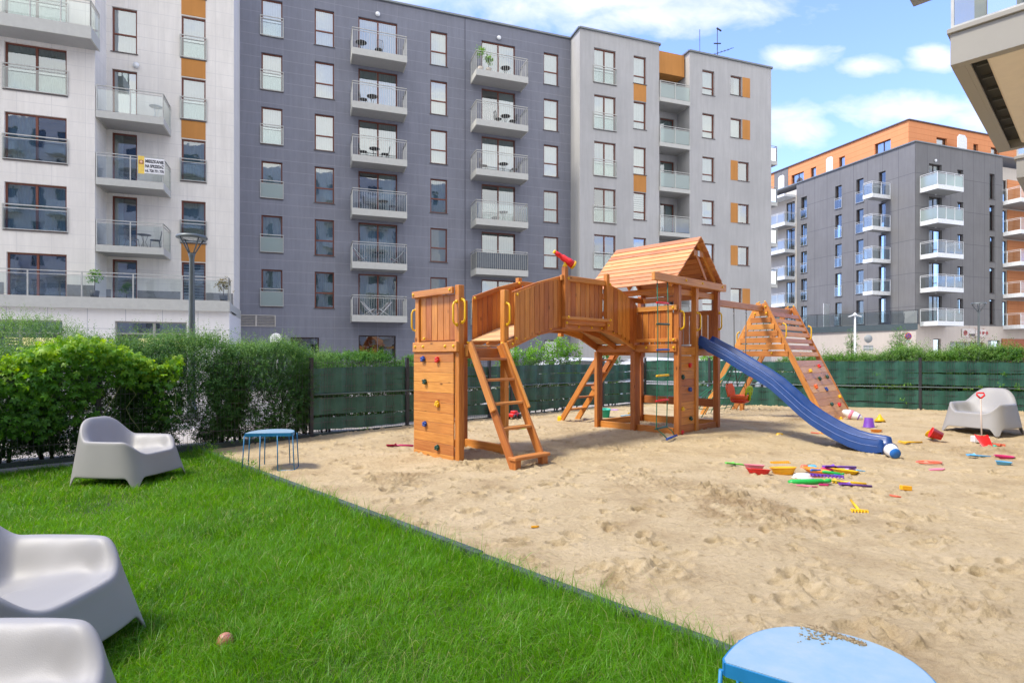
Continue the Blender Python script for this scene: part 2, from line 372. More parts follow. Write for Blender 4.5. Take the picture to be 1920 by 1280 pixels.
fm = N(nt, 'ShaderNodeMapRange', inp={'From Min': .66, 'From Max': 1.02, 'To Min': 0.0, 'To Max': .66}); lk(nt, f1.outputs[0], fm.inputs['Value'])
cr0 = ramp(nt, [(.52, (0, 0, 0)), (.60, (.5, .5, .5)), (.72, (1, 1, 1))]); lk(nt, cad.outputs[0], cr0.inputs['Fac'])
isf = N(nt, 'ShaderNodeMapRange', inp={'From Min': .12, 'From Max': .30}); lk(nt, sp.outputs['Y'], isf.inputs['Value'])
cr = N(nt, 'ShaderNodeMix', data_type='RGBA'); lk(nt, isf.outputs['Result'], cr.inputs['Factor']); lk(nt, cr0.outputs['Color'], cr.inputs['A']); lk(nt, fm.outputs['Result'], cr.inputs['B'])
c2 = N(nt, 'ShaderNodeTexNoise', inp={'Scale': 3.0, 'Detail': 6.0}); lk(nt, mpc.outputs[0], c2.inputs['Vector'])
cc = ramp(nt, [(.35, (3.0, 3.02, 3.2)), (.65, (3.55, 3.48, 3.42))]); lk(nt, c2.outputs['Fac'], cc.inputs['Fac'])
for e in cc.color_ramp.elements: pass
SKYMUL = N(nt, 'ShaderNodeMix', data_type='RGBA', blend_type='MULTIPLY', inp={'Factor': 1.0}); lk(nt, sky.outputs[0], SKYMUL.inputs['A']); SKYMUL.inputs['B'].default_value = (.84, .86, 1.22, 1)
mxw = N(nt, 'ShaderNodeMix', data_type='RGBA'); lk(nt, cr.outputs['Result'], mxw.inputs['Factor']); lk(nt, SKYMUL.outputs['Result'], mxw.inputs['A']); cg = N(nt, 'ShaderNodeMix', data_type='RGBA', blend_type='MULTIPLY', inp={'Factor': 1.0}); lk(nt, cc.outputs['Color'], cg.inputs['A'])
cm = N(nt, 'ShaderNodeMapRange', inp={'From Min': .3, 'From Max': -.4, 'To Min': 1.0, 'To Max': 1.3}); lk(nt, sp.outputs['Y'], cm.inputs['Value']); lk(nt, cm.outputs['Result'], cg.inputs['B']); lk(nt, cg.outputs['Result'], mxw.inputs['B'])
lk(nt, mxw.outputs['Result'], bg.inputs['Color']); bg.inputs['Strength'].default_value = .15
sd = bpy.data.lights.new('sun', 'SUN'); so = bpy.data.objects.new('sun', sd); C.objects.link(so)
sd.energy = 1.75; sd.angle = R(10); sd.color = (1, .94, .84)
dv = Vector((math.sin(SUN_AZ)*math.cos(SUN_EL), math.cos(SUN_AZ)*math.cos(SUN_EL), math.sin(SUN_EL)))
so.rotation_euler = (-dv).to_track_quat('-Z', 'Y').to_euler()
vs = bpy_sc.view_settings; vs.view_transform = 'Standard'; vs.look = 'None'; vs.exposure = 1.45; vs.gamma = 1

# ---------------------------------------------------------------- numpy noise
def vnoise(x, y, seed=0):
    xi = np.floor(x).astype(np.int64); yi = np.floor(y).astype(np.int64); xf = x-xi; yf = y-yi
    u = xf*xf*(3-2*xf); v = yf*yf*(3-2*yf)
    def h(a, b):
        n = (a*374761393+b*668265263+seed*982451653) & 0xffffffff
        n = ((n ^ (n >> 13))*1274126177) & 0xffffffff
        return ((n ^ (n >> 16)) & 0xffff)/65535.0
    return (h(xi, yi)*(1-u)+h(xi+1, yi)*u)*(1-v)+(h(xi, yi+1)*(1-u)+h(xi+1, yi+1)*u)*v
def fbm(x, y, o=4, seed=0):
    s = 0; a = .5
    for i in range(o): s = s+a*(vnoise(x*2**i+i*17.3, y*2**i+i*5.1, seed+i)-.5); a *= .5
    return s

# ---------------------------------------------------------------- layout lines
PA = math.atan2(.6936, .7203)                     # the sandpit, fence and play set share this heading
bx, by = math.cos(PA), math.sin(PA)               # along the fence, away to the right
ax_, ay_ = by, -bx                                # towards the camera on the right
K0 = Vector((-4.54, 8.385, 0))                    # where the edging meets the fence
F0 = Vector((-3.33, 9.55, 0))                     # tall post between mesh and green screen
FC = Vector((3.80, 16.42, 0)); RD = Vector((.91, -.41, 0)).normalized()   # fence corner and right fence heading
EDGE_N = Vector((bx, by, 0))                      # points to the sand side of the edging
def edged(x, y): return (x-K0.x)*bx+(y-K0.y)*by   # >0: sand side of the edging
def fenced(x, y): return -(x-F0.x)*ay_*-1*-1 if False else (x-F0.x)*ax_+(y-F0.y)*ay_   # >0: inside of left fence
RN = Vector((-.41, -.91, 0)).normalized()
def rfenced(x, y): return (x-FC.x)*RN.x+(y-FC.y)*RN.y

# ---------------------------------------------------------------- sand
xs = np.concatenate([np.arange(-5.2, 6.5, .021), np.arange(6.5, 14.5, .035)])
ys = [1.2]
while ys[-1] < 17.0: ys.append(ys[-1]+max(.013, ys[-1]*.0030))
ys = np.array(ys)
GX, GY = np.meshgrid(xs, ys)
def smooth(a, b, t): t = np.clip((t-a)/(b-a), 0, 1); return t*t*(3-2*t)
base = .06*smooth(8.3, 10.3, GY)+.05*smooth(5.5, 8.5, GX)*smooth(6, 9, GY)
GZ = base+.05*fbm(GX*.7, GY*.7, 3, 3)+.026*fbm(GX*3.2, GY*3.2, 3, 9)+.014*fbm(GX*8, GY*8, 4, 21)+.010*fbm(GX*24, GY*24, 3, 31)
DAMP = np.zeros_like(GZ)
def stamp(x, y, rx, ry, ang, fn):
    m = max(rx, ry)*2.2
    i0, i1 = np.searchsorted(ys, [y-m, y+m]); j0, j1 = np.searchsorted(xs, [x-m, x+m])
    if i1 <= i0 or j1 <= j0: return
    X = GX[i0:i1, j0:j1]-x; Y = GY[i0:i1, j0:j1]-y; c, s = math.cos(ang), math.sin(ang)
    d = np.sqrt(((X*c+Y*s)/rx)**2+((-X*s+Y*c)/ry)**2)
    GZ[i0:i1, j0:j1] += fn(d, GX[i0:i1, j0:j1], GY[i0:i1, j0:j1])
for i in range(2600):       # footprints and scuffs, each a dent with a pushed-up rim
    y = 1.5+15*RNG.random()**1.15; x = -4+RNG.random()*16
    r = RNG.uniform(.035, .10); dp = RNG.uniform(.010, .042)*(1.1 if y < 6 else 1.0)
    stamp(x, y, r, r*RNG.uniform(.45, .8), RNG.uniform(0, 6.3), (lambda d, X, Y: -dp*np.exp(-(d**2)*1.1)+dp*.65*np.exp(-((d-1.35)**2)*9)*(.5+1.2*vnoise(X*30, Y*30, 5))) if i % 3 else (lambda d, X, Y: -dp*np.exp(-(d**6))+dp*.5*np.exp(-((d-1.2)**2)*14)*(.2+1.3*vnoise(X*26, Y*26, 5))))
for i in range(13000):       # crumbs and small clods
    y = 1.5+14*RNG.random()**1.5; x = -4+RNG.random()*15
    r = RNG.uniform(.006, .019); stamp(x, y, r, r, 0, lambda d, X, Y: r*.9*np.exp(-d**4))
def dug(px, py, rx, ry, amp, seed):
    g = ground(px, py)
    stamp(g.x, g.y, rx, ry, .2, lambda d, X, Y: np.exp(-d**4)*amp*(.2+.8*fbm(X*4, Y*4, 3, seed)))
    mm = 2.2*max(rx, ry); sl_ = (np.abs(GX-g.x) < mm) & (np.abs(GY-g.y) < mm)
    DAMP[sl_] = np.maximum(DAMP[sl_], np.exp(-(((GX[sl_]-g.x)/rx)**2+((GY[sl_]-g.y)/ry)**2)**2*.8)*np.clip(.55+2.2*fbm(GX[sl_]*7, GY[sl_]*7, 4, seed+9), 0, 1)*min(1, amp/.045))
    q = np.random.default_rng(seed)
    for i in range(int(300*rx*ry/.09)+60):
        a = q.uniform(0, 6.3); k = q.random()**.5; r = q.uniform(.006, .026)*(1-.4*k)
        stamp(g.x+math.cos(a)*rx*k, g.y+math.sin(a)*ry*k, r, r*q.uniform(.6, 1), q.uniform(0, 6), lambda d, X, Y: r*q.uniform(.5, 1.1)*np.exp(-d**4))
dug(1390, 955, .50, .60, .05, 41); dug(1500, 982, .17, .17, .11, 47); dug(1350, 925, .3, .35, .03, 52)
dug(1230, 910, .5, .4, .025, 60); dug(750, 900, .4, .4, .03, 61); dug(1700, 1130, .28, .2, .022, 63); dug(1830, 1150, .2, .2, .02, 64); dug(1400, 770, 1.4, 1.0, .03, 65)
dug(1850, 850, .6, .5, .03, 66); dug(1000, 860, .5, .5, .03, 67); dug(1140, 840, .5, .4, .025, 68)
ED = (GX-K0.x)*bx+(GY-K0.y)*by
GZ += -.03*np.exp(-np.clip(ED, 0, 9)*9)
nx, ny = len(xs), len(ys)
idx = np.arange(nx*ny).reshape(ny, nx)
cx = (GX[:-1, :-1]+GX[1:, 1:])/2; cy = (GY[:-1, :-1]+GY[1:, 1:])/2
keep = (((cx-K0.x)*bx+(cy-K0.y)*by) > -.02) & (((cx-F0.x)*ax_+(cy-F0.y)*ay_) > -.03) & (((cx-FC.x)*RN.x+(cy-FC.y)*RN.y) > -.04)
F = np.stack([idx[:-1, :-1], idx[:-1, 1:], idx[1:, 1:], idx[1:, :-1]], -1)[keep]
used = np.zeros(nx*ny, bool); used[F.ravel()] = True; rem = np.cumsum(used)-1
V = np.stack([GX, GY, GZ], -1).reshape(-1, 3)[used]
m, nt, b = newmat('play_sand')
tc = N(nt, 'ShaderNodeTexCoord')
n1 = N(nt, 'ShaderNodeTexNoise', inp={'Scale': 1.4, 'Detail': 9.0, 'Roughness': .65}); lk(nt, tc.outputs['Object'], n1.inputs['Vector'])
n2 = N(nt, 'ShaderNodeTexNoise', inp={'Scale': 260.0, 'Detail': 3.0, 'Roughness': .7}); lk(nt, tc.outputs['Object'], n2.inputs['Vector'])
n3 = N(nt, 'ShaderNodeTexNoise', inp={'Scale': 22.0, 'Detail': 8.0, 'Roughness': .7, 'Distortion': .4}); lk(nt, tc.outputs['Object'], n3.inputs['Vector'])
r1 = ramp(nt, [(.30, (.43, .32, .175)), (.5, (.555, .435, .25)), (.72, (.62, .495, .30))]); lk(nt, n1.outputs['Fac'], r1.inputs['Fac'])
r2 = ramp(nt, [(.25, (.45, .42, .38)), (.42, (.86, .85, .84)), (.75, (1.12, 1.12, 1.12))]); lk(nt, n2.outputs['Fac'], r2.inputs['Fac'])
mu = N(nt, 'ShaderNodeMix', data_type='RGBA', blend_type='MULTIPLY', inp={'Factor': .8}); lk(nt, r1.outputs['Color'], mu.inputs['A']); lk(nt, r2.outputs['Color'], mu.inputs['B'])
r3 = ramp(nt, [(.30, (.72, .68, .62)), (.48, (1, 1, 1))]); lk(nt, n3.outputs['Fac'], r3.inputs['Fac'])
mu2 = N(nt, 'ShaderNodeMix', data_type='RGBA', blend_type='MULTIPLY', inp={'Factor': .75}); lk(nt, mu.outputs['Result'], mu2.inputs['A']); lk(nt, r3.outputs['Color'], mu2.inputs['B'])
at = N(nt, 'ShaderNodeAttribute', attribute_name='rnd'); dm = N(nt, 'ShaderNodeMix', data_type='RGBA', blend_type='MULTIPLY'); lk(nt, at.outputs['Fac'], dm.inputs['Factor']); lk(nt, mu2.outputs['Result'], dm.inputs['A']); dm.inputs['B'].default_value = (.62, .56, .50, 1)
lk(nt, dm.outputs['Result'], b.inputs['Base Color']); b.inputs['Roughness'].default_value = .95; b.inputs['Specular IOR Level'].default_value = .1
bp = N(nt, 'ShaderNodeBump', inp={'Strength': 1.0, 'Distance': .026}); lk(nt, n3.outputs['Fac'], bp.inputs['Height'])
n4 = N(nt, 'ShaderNodeTexNoise', inp={'Scale': 85.0, 'Detail': 5.0, 'Roughness': .75}); lk(nt, tc.outputs['Object'], n4.inputs['Vector'])
bp3 = N(nt, 'ShaderNodeBump', inp={'Strength': .8, 'Distance': .008}); lk(nt, n4.outputs['Fac'], bp3.inputs['Height']); lk(nt, bp.outputs['Normal'], bp3.inputs['Normal'])
bp2 = N(nt, 'ShaderNodeBump', inp={'Strength': .7, 'Distance': .003}); lk(nt, n2.outputs['Fac'], bp2.inputs['Height']); lk(nt, bp3.outputs['Normal'], bp2.inputs['Normal']); lk(nt, bp2.outputs['Normal'], b.inputs['Normal'])
SAND = m
tag(npmesh('sand', V, rem[F], SAND, DAMP.ravel()[used], smooth=True), kind='structure')
def sandz(x, y):
    i = int(np.clip(np.searchsorted(ys, y), 1, ny-1)); j = int(np.clip(np.searchsorted(xs, x), 1, nx-1))
    return float(GZ[i-1:i+1, j-1:j+1].mean())
def onsand(px, py):
    z = 0.0
    for _ in range(6):
        g = ground(px, py, z); z = sandz(g.x, g.y)
    return Vector((g.x, g.y, z))

# ---------------------------------------------------------------- ground beyond, lawn soil
PAVE = plain('grey_paving', (.30, .29, .275), .9, var=.15, scale=1.5, bump=.3, bscale=8)
g = MB(); S = 700
g.quad([(-S, -60, -.14), (S, -60, -.14), (S, S, -.14), (-S, S, -.14)]); tag(g.build('ground', PAVE), kind='structure')
SOIL = plain('lawn_soil', (.045, .06, .02), .95, var=.3, scale=20, bump=.5, bscale=40)
def quadpoly(pts, z, name, mat, kind='structure'):
    g = MB(); g.quad([(x, y, z) for x, y in pts]); return tag(g.build(name, mat), kind=kind)
kx = lambda t, o=0: (K0.x+ax_*t+bx*o, K0.y+ay_*t+by*o)
quadpoly([kx(-.6, -.03), kx(-.6, -7), kx(13, -7), kx(13, -.03)], -.03, 'lawn_ground', SOIL)
# planting bed under the hedges, light gravel
GRAV = plain('pale_gravel', (.42, .38, .33), .95, var=.35, scale=30, bump=.8, bscale=60)
fx = lambda t, o=0: (F0.x+bx*t-ax_*o, F0.y+by*t-ay_*o)
quadpoly([fx(-9, .02), fx(10.2, .02), fx(11, 3.0), fx(-9, 3.0)], -.02, 'hedge_bed', GRAV)
quadpoly([(FC.x-.4, FC.y+.05), (FC.x+RD.x*22, FC.y+RD.y*22+.05), (FC.x+RD.x*22+1, FC.y+RD.y*22+3.2), (FC.x+.6, FC.y+3.4)], -.018, 'hedge_bed', GRAV)

# edging board between lawn and sand, jointed every metre or so
EDG = plain('green_rubber_edging', (.062, .085, .075), .8, var=.45, scale=14, bump=.6, bscale=60)
er = empty('lawn_edging', loc=K0, rz=PA-R(90)); tag(er, 'long dark green rubber edging board between the lawn and the sand', 'edging')
t = 0.0; k = 0
while t < 9.0:
    L = 1.25; e = MB(); dz = random.uniform(-.008, .008); e.box((t+.003, -.026, -.14), (t+L-.003, .026, .036+dz), None, .008)
    e.build('edging_board', EDG, er); t += L; k += 1

# ---------------------------------------------------------------- grass blades
def blades(n, pts, h, wd, lean, rnd, seed):
    g = np.random.default_rng(seed)
    ang = g.uniform(0, 2*np.pi, n); la = g.uniform(0, 2*np.pi, n)*.75+vnoise(pts[:, 0]*3.2, pts[:, 1]*3.2, 77)*12
    sx = np.cos(ang)*wd; sy = np.sin(ang)*wd
    lx = np.cos(la)*lean*h; ly = np.sin(la)*lean*h
    v = np.zeros((n, 6, 3))
    for i, (fz, fl, fw) in enumerate([(0, 0, 1), (.55, .35, .85), (1.0, 1.0, .12)]):
        cxx = pts[:, 0]+lx*fl; cyy = pts[:, 1]+ly*fl; cz = pts[:, 2]+h*fz*(1-.35*lean*(fl**2))
        v[:, 2*i] = np.stack([cxx-sx*fw, cyy-sy*fw, cz], -1); v[:, 2*i+1] = np.stack([cxx+sx*fw, cyy+sy*fw, cz], -1)
    f = np.array([[0, 1, 3, 2], [2, 3, 5, 4]]); F = (np.arange(n)[:, None, None]*6+f[None]).reshape(-1, 4)
    return v.reshape(-1, 3), F, np.repeat(rnd, 6)
NB = 400000
g_ = np.random.default_rng(5)
tt = -.45+12.2*g_.random(NB*3)**.75; oo = -6.0*g_.random(NB*3)+.0
tt = 11.6-(11.6+.45)*g_.random(NB*3)**1.0
X = K0.x+ax_*tt+bx*oo; Y = K0.y+ay_*tt+by*oo
prob = np.clip((4.2/np.maximum(Y, 1.2))**1.35, .12, 1.6)/1.6
inview = (np.abs(X) < Y*.97+.9) & (Y > 1.0)
sel = (g_.random(NB*3) < prob) & inview & (((X-F0.x)*ax_+(Y-F0.y)*ay_) > .02)
X, Y = X[sel][:NB], Y[sel][:NB]; n = len(X)
dens = vnoise(X*1.6, Y*1.6, 3)*.6+vnoise(X*6, Y*6, 4)*.4
bare = (fbm(X*1.1, Y*1.1, 3, 90) > .17)
hh = (.034+.062*dens)*g_.uniform(.45, 1.45, n)*np.where(bare, .6, 1)
Eg = (X-K0.x)*bx+(Y-K0.y)*by
tall = (Eg > -.20) & (g_.random(n) < .6*vnoise(X*5, Y*5, 66)+.15); hh = np.where(tall, hh*g_.uniform(1.3, 2.2, n), hh)
long_ = g_.random(n) < .035; hh = np.where(long_, hh*1.8, hh)
lean = np.where(long_, g_.uniform(.8, 1.5, n), g_.uniform(.15, .95, n))
wd = (.0011+.0006*g_.random(n))*(1+np.clip(Y-2.5, 0, 9)*.16)
rn = np.clip(.42*vnoise(X*1.3, Y*1.3, 8)+.26*vnoise(X*5, Y*5, 18)+.60*g_.random(n)-.10, 0, 1)
rn = np.where(g_.random(n) < .06, 1.0, rn*.92)
v, f, r = blades(n, np.stack([X, Y, np.full(n, -.032)], -1), hh, wd, lean, rn, 6)
GRASS = leafmat('grass_blade', (.035, .13, .005), (.15, .38, .018), (.36, .56, .08), .36, .5)
nt = GRASS.node_tree; rp = [q for q in nt.nodes if q.type == 'VALTORGB'][0]
e = rp.color_ramp.elements.new(.93); e.color = (.15, .36, .02, 1); rp.color_ramp.elements[-1].color = (.40, .42, .14, 1)
tag(npmesh('grass', v, f, GRASS, r), 'bright green lawn grass growing left of the edging', 'grass', kind='stuff')
# wispy long blades arching over the lawn, and small clover patches
n = 9000; ii = g_.integers(0, len(X), n*4); X2_, Y2_ = X[ii], Y[ii]; kk_ = vnoise(X2_*2.6, Y2_*2.6, 55) > .52; X2_, Y2_ = X2_[kk_][:n], Y2_[kk_][:n]; n = len(X2_)
v, f, r = blades(n, np.stack([X2_, Y2_, np.full(n, -.03)], -1), g_.uniform(.08, .15, n), np.full(n, .0011)*(1+np.clip(Y2_-2.5, 0, 9)*.14), g_.uniform(.7, 1.9, n), np.clip(g_.normal(.88, .1, n), 0, 1), 19)
tag(npmesh('grass_wisps', v, f, GRASS, r), 'long pale arching blades scattered over the lawn', 'grass', kind='stuff')
XW, YW = X, Y
# tall flowering stalks and weeds rising along the edging
n = 520; te = g_.uniform(-.2, 8.2, n); oe = -np.abs(g_.normal(0, .07, n))-.035
X = K0.x+ax_*te+bx*oe; Y = K0.y+ay_*te+by*oe
v, f, r = blades(n, np.stack([X, Y, np.full(n, -.03)], -1), g_.uniform(.12, .26, n), np.full(n, .0014)*(1+Y*.06), g_.uniform(.05, .5, n), g_.uniform(.3, 1, n), 9)
tag(npmesh('grass_stalks', v, f, GRASS, r), 'thin tall seed stalks of grass along the dark edging', 'grass', kind='stuff')
# ================================================================ building kit
MESHC = {}
def rect_wall(mb, x0, x1, z0, z1, holes, y=0.0, depth=.16):
    """vertical wall in the plane y with rectangular openings and their reveals"""
    hs = [h for h in holes if h[0] < x1 and h[1] > x0]
    xs_ = sorted(set([x0, x1]+[h[i] for h in hs for i in (0, 1) if x0 < h[i] < x1]))
    for xa, xb in zip(xs_, xs_[1:]):
        xm = (xa+xb)/2; cur = z0
        for h in sorted([h for h in hs if h[0] < xm < h[1]], key=lambda h: h[2]):
            if h[2] > cur: mb.quad([(xa, y, cur), (xb, y, cur), (xb, y, h[2]), (xa, y, h[2])], None, .5)
            cur = max(cur, h[3])
        if cur < z1: mb.quad([(xa, y, cur), (xb, y, cur), (xb, y, z1), (xa, y, z1)], None, .5)
    for (a, b, c, d) in hs:
        e = y+depth
        mb.quad([(a, y, c), (a, y, d), (a, e, d), (a, e, c)], None, .5); mb.quad([(b, y, c), (b, e, c), (b, e, d), (b, y, d)], None, .5)
        mb.quad([(a, y, d), (b, y, d), (b, e, d), (a, e, d)], None, .5); mb.quad([(a, y, c), (a, e, c), (b, e, c), (b, y, c)], None, .5)
def mesh_of(key, fn):
    if key not in MESHC:
        o = fn(); MESHC[key] = o
        return o, True
    return MESHC[key], False
def frame_mb(w, h, cols, tr, t=.07, fr=.055):
    m = MB(); y0, y1 = 0, fr
    m.box((0, y0, 0), (t, y1, h)); m.box((w-t, y0, 0), (w, y1, h)); m.box((t, y0, 0), (w-t, y1, t)); m.box((t, y0, h-t), (w-t, y1, h))
    for i in range(1, cols): x = w*i/cols; m.box((x-t*.6, y0-.006, t), (x+t*.6, y1, h-t))
    if tr: m.box((t, y0-.003, h*tr-t*.5), (w-t, y1-.004, h*tr+t*.5))
    return m
def curtain_mb(w, h, kind):
    m = MB()
    if kind == 'blind':
        z = h; n = int(h/.14)
        for i in range(n): m.quad([(0, .13, h-i*.14), (w, .13, h-i*.14), (w, .13, h-i*.14-.085), (0, .13, h-i*.14-.085)], None, .5)
    else:
        n = max(8, int(w/.035)); seed = random.random()*9
        xs2 = [w*i/n for i in range(n+1)]; ys2 = [.16+.022*math.sin(i*1.9+seed)+.012*math.sin(i*.7+seed) for i in range(n+1)]
        for i in range(n): m.quad([(xs2[i], ys2[i], 0), (xs2[i+1], ys2[i+1], 0), (xs2[i+1], ys2[i+1], h), (xs2[i], ys2[i], h)], None, .5, True)
    return m
def window(root, RM, FR, x0, x1, z0, z1, y=0.0, cols=1, tr=0, cur=None, guard=None, fmat=None, rec=.10, pane=None, label=None):
    """window in facade frame FR: frame (part) > pane, curtain, sill, guard rail"""
    w = x1-x0; h = z1-z0; fmat = fmat or FRAMEB; pane = pane or PANE
    M = RM @ FR.W @ Matrix.Translation((x0, y+rec, z0))
    key = (round(w, 2), round(h, 2), cols, tr, fmat.name)
    def place(name, key, fn, mat, parent, MM):
        if key in MESHC: return obj(name, MESHC[key], parent, MM)
        o = fn().build(name, mat, parent, MM); MESHC[key] = o.data; return o
    f = place('window', ('f',)+key, lambda: frame_mb(w, h, cols, tr), fmat, root, M)
    I = Matrix.Identity(4)
    def pn():
        m = MB(); m.quad([(.02, .03, .02), (w-.02, .03, .02), (w-.02, .03, h-.02), (.02, .03, h-.02)], None, .5); return m
    place('pane', ('p', round(w, 2), round(h, 2), pane.name), pn, pane, f, I)
    if cur:
        kind, fx0, fx1 = cur
        cw = w*(fx1-fx0)-.04
        cm = {'w': CURT, 'g': CURTG, 'blind': BLIND}[kind]
        place('curtain', ('c', kind, round(cw, 2), round(h, 2)), lambda: curtain_mb(cw, h-.04, kind), cm, f, Matrix.Translation((w*fx0+.02, 0, .02)))
    def sl():
        m = MB(); m.box((-.05, -rec-.05, -.035), (w+.05, .0, -.004)); return m
    place('sill', ('s', round(w, 2), rec), sl, SILL, f, I)
    if guard:
        gh = 1.05 if guard != 'frost' else .95
        def gd():
            m = MB(); yy = -rec-.045
            m.box((-.06, yy-.02, gh-.02), (w+.06, yy+.02, gh+.02)); m.box((-.06, yy-.012, .02), (w+.06, yy+.012, .05)); m.box((-.06, yy-.015, gh-.16), (w+.06, yy+.015, gh-.13))
            m.box((-.06, yy-.015, .02), (-.03, yy+.015, gh-.02)); m.box((w+.03, yy-.015, .02), (w+.06, yy+.015, gh-.02)); return m
        gr = place('guard_rail', ('g', round(w, 2), guard), gd, METALG, f, I)
        def gp():
            m = MB(); yy = -rec-.045; m.quad([(-.03, yy, .05), (w+.03, yy, .05), (w+.03, yy, gh-.15), (-.03, yy, gh-.15)], None, .5); return m
        place('guard_glass', ('gg', round(w, 2), guard), gp, FROST if guard == 'frost' else GLASSR, f, I)
    return f
def balcony(root, RM, FR, x0, x1, zf, y=0.0, dep=1.3, th=.33, style='bars', sides=(True, True), mat=None, panel=None, rh=1.08):
    """slab with parapet edge; railing (> glass) as part below the slab"""
    w = x1-x0; M = RM @ FR.W @ Matrix.Translation((x0, y, zf)); mat = mat or SLABM
    key = ('b', round(w, 2), dep, th, style, sides, mat.name, panel and panel.name, y, round(zf*0, 1))
    def place(name, k, fn, mt, parent, MM):
        if k in MESHC: return obj(name, MESHC[k], parent, MM)
        o = fn().build(name, mt, parent, MM); MESHC[k] = o.data; return o
    def sb():
        m = MB(); m.box((0, -dep, -th), (w, -dep+.06, 0)); m.box((0, -dep+.06, -th), (.06, -.002, 0)); m.box((w-.06, -dep+.06, -th), (w, -.002, 0)); return m
    s = place('balcony', ('slab',)+key, sb, mat, root, M)
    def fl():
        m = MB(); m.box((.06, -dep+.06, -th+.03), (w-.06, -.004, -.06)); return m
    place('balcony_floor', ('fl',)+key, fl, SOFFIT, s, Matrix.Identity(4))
    def rl():
        m = MB(); fy = -dep+.03
        segs = [((.03, fy), (w-.03, fy))]
        if sides[0]: segs.append(((.03, fy), (.03, -.02)))
        if sides[1]: segs.append(((w-.03, fy), (w-.03, -.02)))
        for (a, b) in segs:
            A = Vector((*a, 0)); B = Vector((*b, 0)); L = (B-A).length
            m.bar(A+Vector((0, 0, rh)), B+Vector((0, 0, rh)), .05, .03)
            m.bar(A+Vector((0, 0, rh-.12)), B+Vector((0, 0, rh-.12)), .025, .025)
            if style == 'bars':
                n = max(2, int(L/.125))
                for i in range(n+1): p = A.lerp(B, i/n); m.bar(p+Vector((0, 0, -.02)), p+Vector((0, 0, rh-.12)), .035 if i % n == 0 else .014, .035 if i % n == 0 else .014)
            else:
                n = max(1, round(L/1.05))
                for i in range(n+1): p = A.lerp(B, i/n); m.bar(p+Vector((0, 0, -.02)), p+Vector((0, 0, rh)), .04, .04)
        return m
    r = place('railing', ('rl',)+key, rl, METALG if style != 'white' else WHITEM, s, Matrix.Identity(4))
    if style != 'bars' or panel:
        def gl():
            m = MB(); fy = -dep+.045
            def q(a, b): m.quad([(a[0], a[1], .04), (b[0], b[1], .04), (b[0], b[1], rh-.15), (a[0], a[1], rh-.15)], None, .5)
            q((.05, fy), (w-.05, fy))
            if sides[0]: q((.045, fy), (.045, -.03))
            if sides[1]: q((w-.045, fy), (w-.045, -.03))
            return m
        place('railing_panel', ('rg',)+key, gl, panel or GLASSR, r, Matrix.Identity(4))
    return s
def bulkhead_light(root, RM, FR, x, z, y=0.0):
    def f():
        m = MB(); m.lathe([(.0001, -.05), (.11, -.045), (.13, 0), (.13, .05), (.0001, .06)], 12, Matrix.Rotation(R(90), 4, 'X')); return m
    k = 'bulk'
    M = RM @ FR.W @ Matrix.Translation((x, y-.06, z))
    if k in MESHC: return obj('wall_light', MESHC[k], root, M)
    o = f().build('wall_light', WHITEM, root, M); MESHC[k] = o.data
def volume(mb, x0, x1, y0, y1, z0, z1, front=False, skip=()):
    """closing faces of a building block"""
    if 'L' not in skip: mb.quad([(x0, y1, z0), (x0, y0, z0), (x0, y0, z1), (x0, y1, z1)], None, .5)
    if 'R' not in skip: mb.quad([(x1, y0, z0), (x1, y1, z0), (x1, y1, z1), (x1, y0, z1)], None, .5)
    mb.quad([(x1, y1, z0), (x0, y1, z0), (x0, y1, z1), (x1, y1, z1)], None, .5)
    mb.quad([(x0, y0, z1), (x1, y0, z1), (x1, y1, z1), (x0, y1, z1)], None, .5)
    if front: mb.quad([(x0, y0, z0), (x1, y0, z0), (x1, y0, z1), (x0, y0, z1)], None, .5)
BA = math.atan2(.3345, .9424)
RC = lambda: random.choice([('w', 0, 1), ('w', 0, 1), ('w', 0, .45), ('g', 0, 1), ('w', .5, 1), None, ('blind', 0, 1)])
Fr = Frame(-12.9, 31.0, BA)
X = Fr.x; ZT = 21.7; P2 = -1.3
rows = [20.58-2.9*k for k in range(6)]

# ---------------------------------------------------------------- slate grey block
def start(label, px, y0, cat='apartment building'):
    r = empty('apartment_building', loc=Fr.world(X(px, y0), y0, 0), rz=BA); tag(r, label, cat)
    return r, inv(r)
rt, RM = start('slate grey clad apartment block with square balconies, between the white and the light grey blocks', 440, 0)
SLATE_ROOT = rt
xl, xr = X(437), X(1070)
holes = []; wins = []
for a, b, kind in ((490, 529.5, 'j'), (590, 626.5, 't'), (807, 838.5, 't'), (1019.5, 1047, 't')):
    for k, zt in enumerate(rows): wins.append((X(a), X(b), zt-2.0, zt, kind, k))
for a, b in ((672, 745), (903, 966)):
    for k, zt in enumerate(rows): wins.append((X(a), X(b), zt-2.42, zt, 'd', k))
for a, b, zt in ((545, 598, 2.45), (1021, 1047, 2.45), (952, 968, 2.3), (672, 742, 2.6)): wins.append((X(a), X(b), 1.0, zt, 'g', 6))
holes = [wn[:4] for wn in wins]
m = MB(); rect_wall(m, xl, xr, -.2, ZT, holes, 0, .16); volume(m, xl, xr, 0, 13, -.2, ZT); m.build('wall', SLATE, rt, RM @ Fr.W)
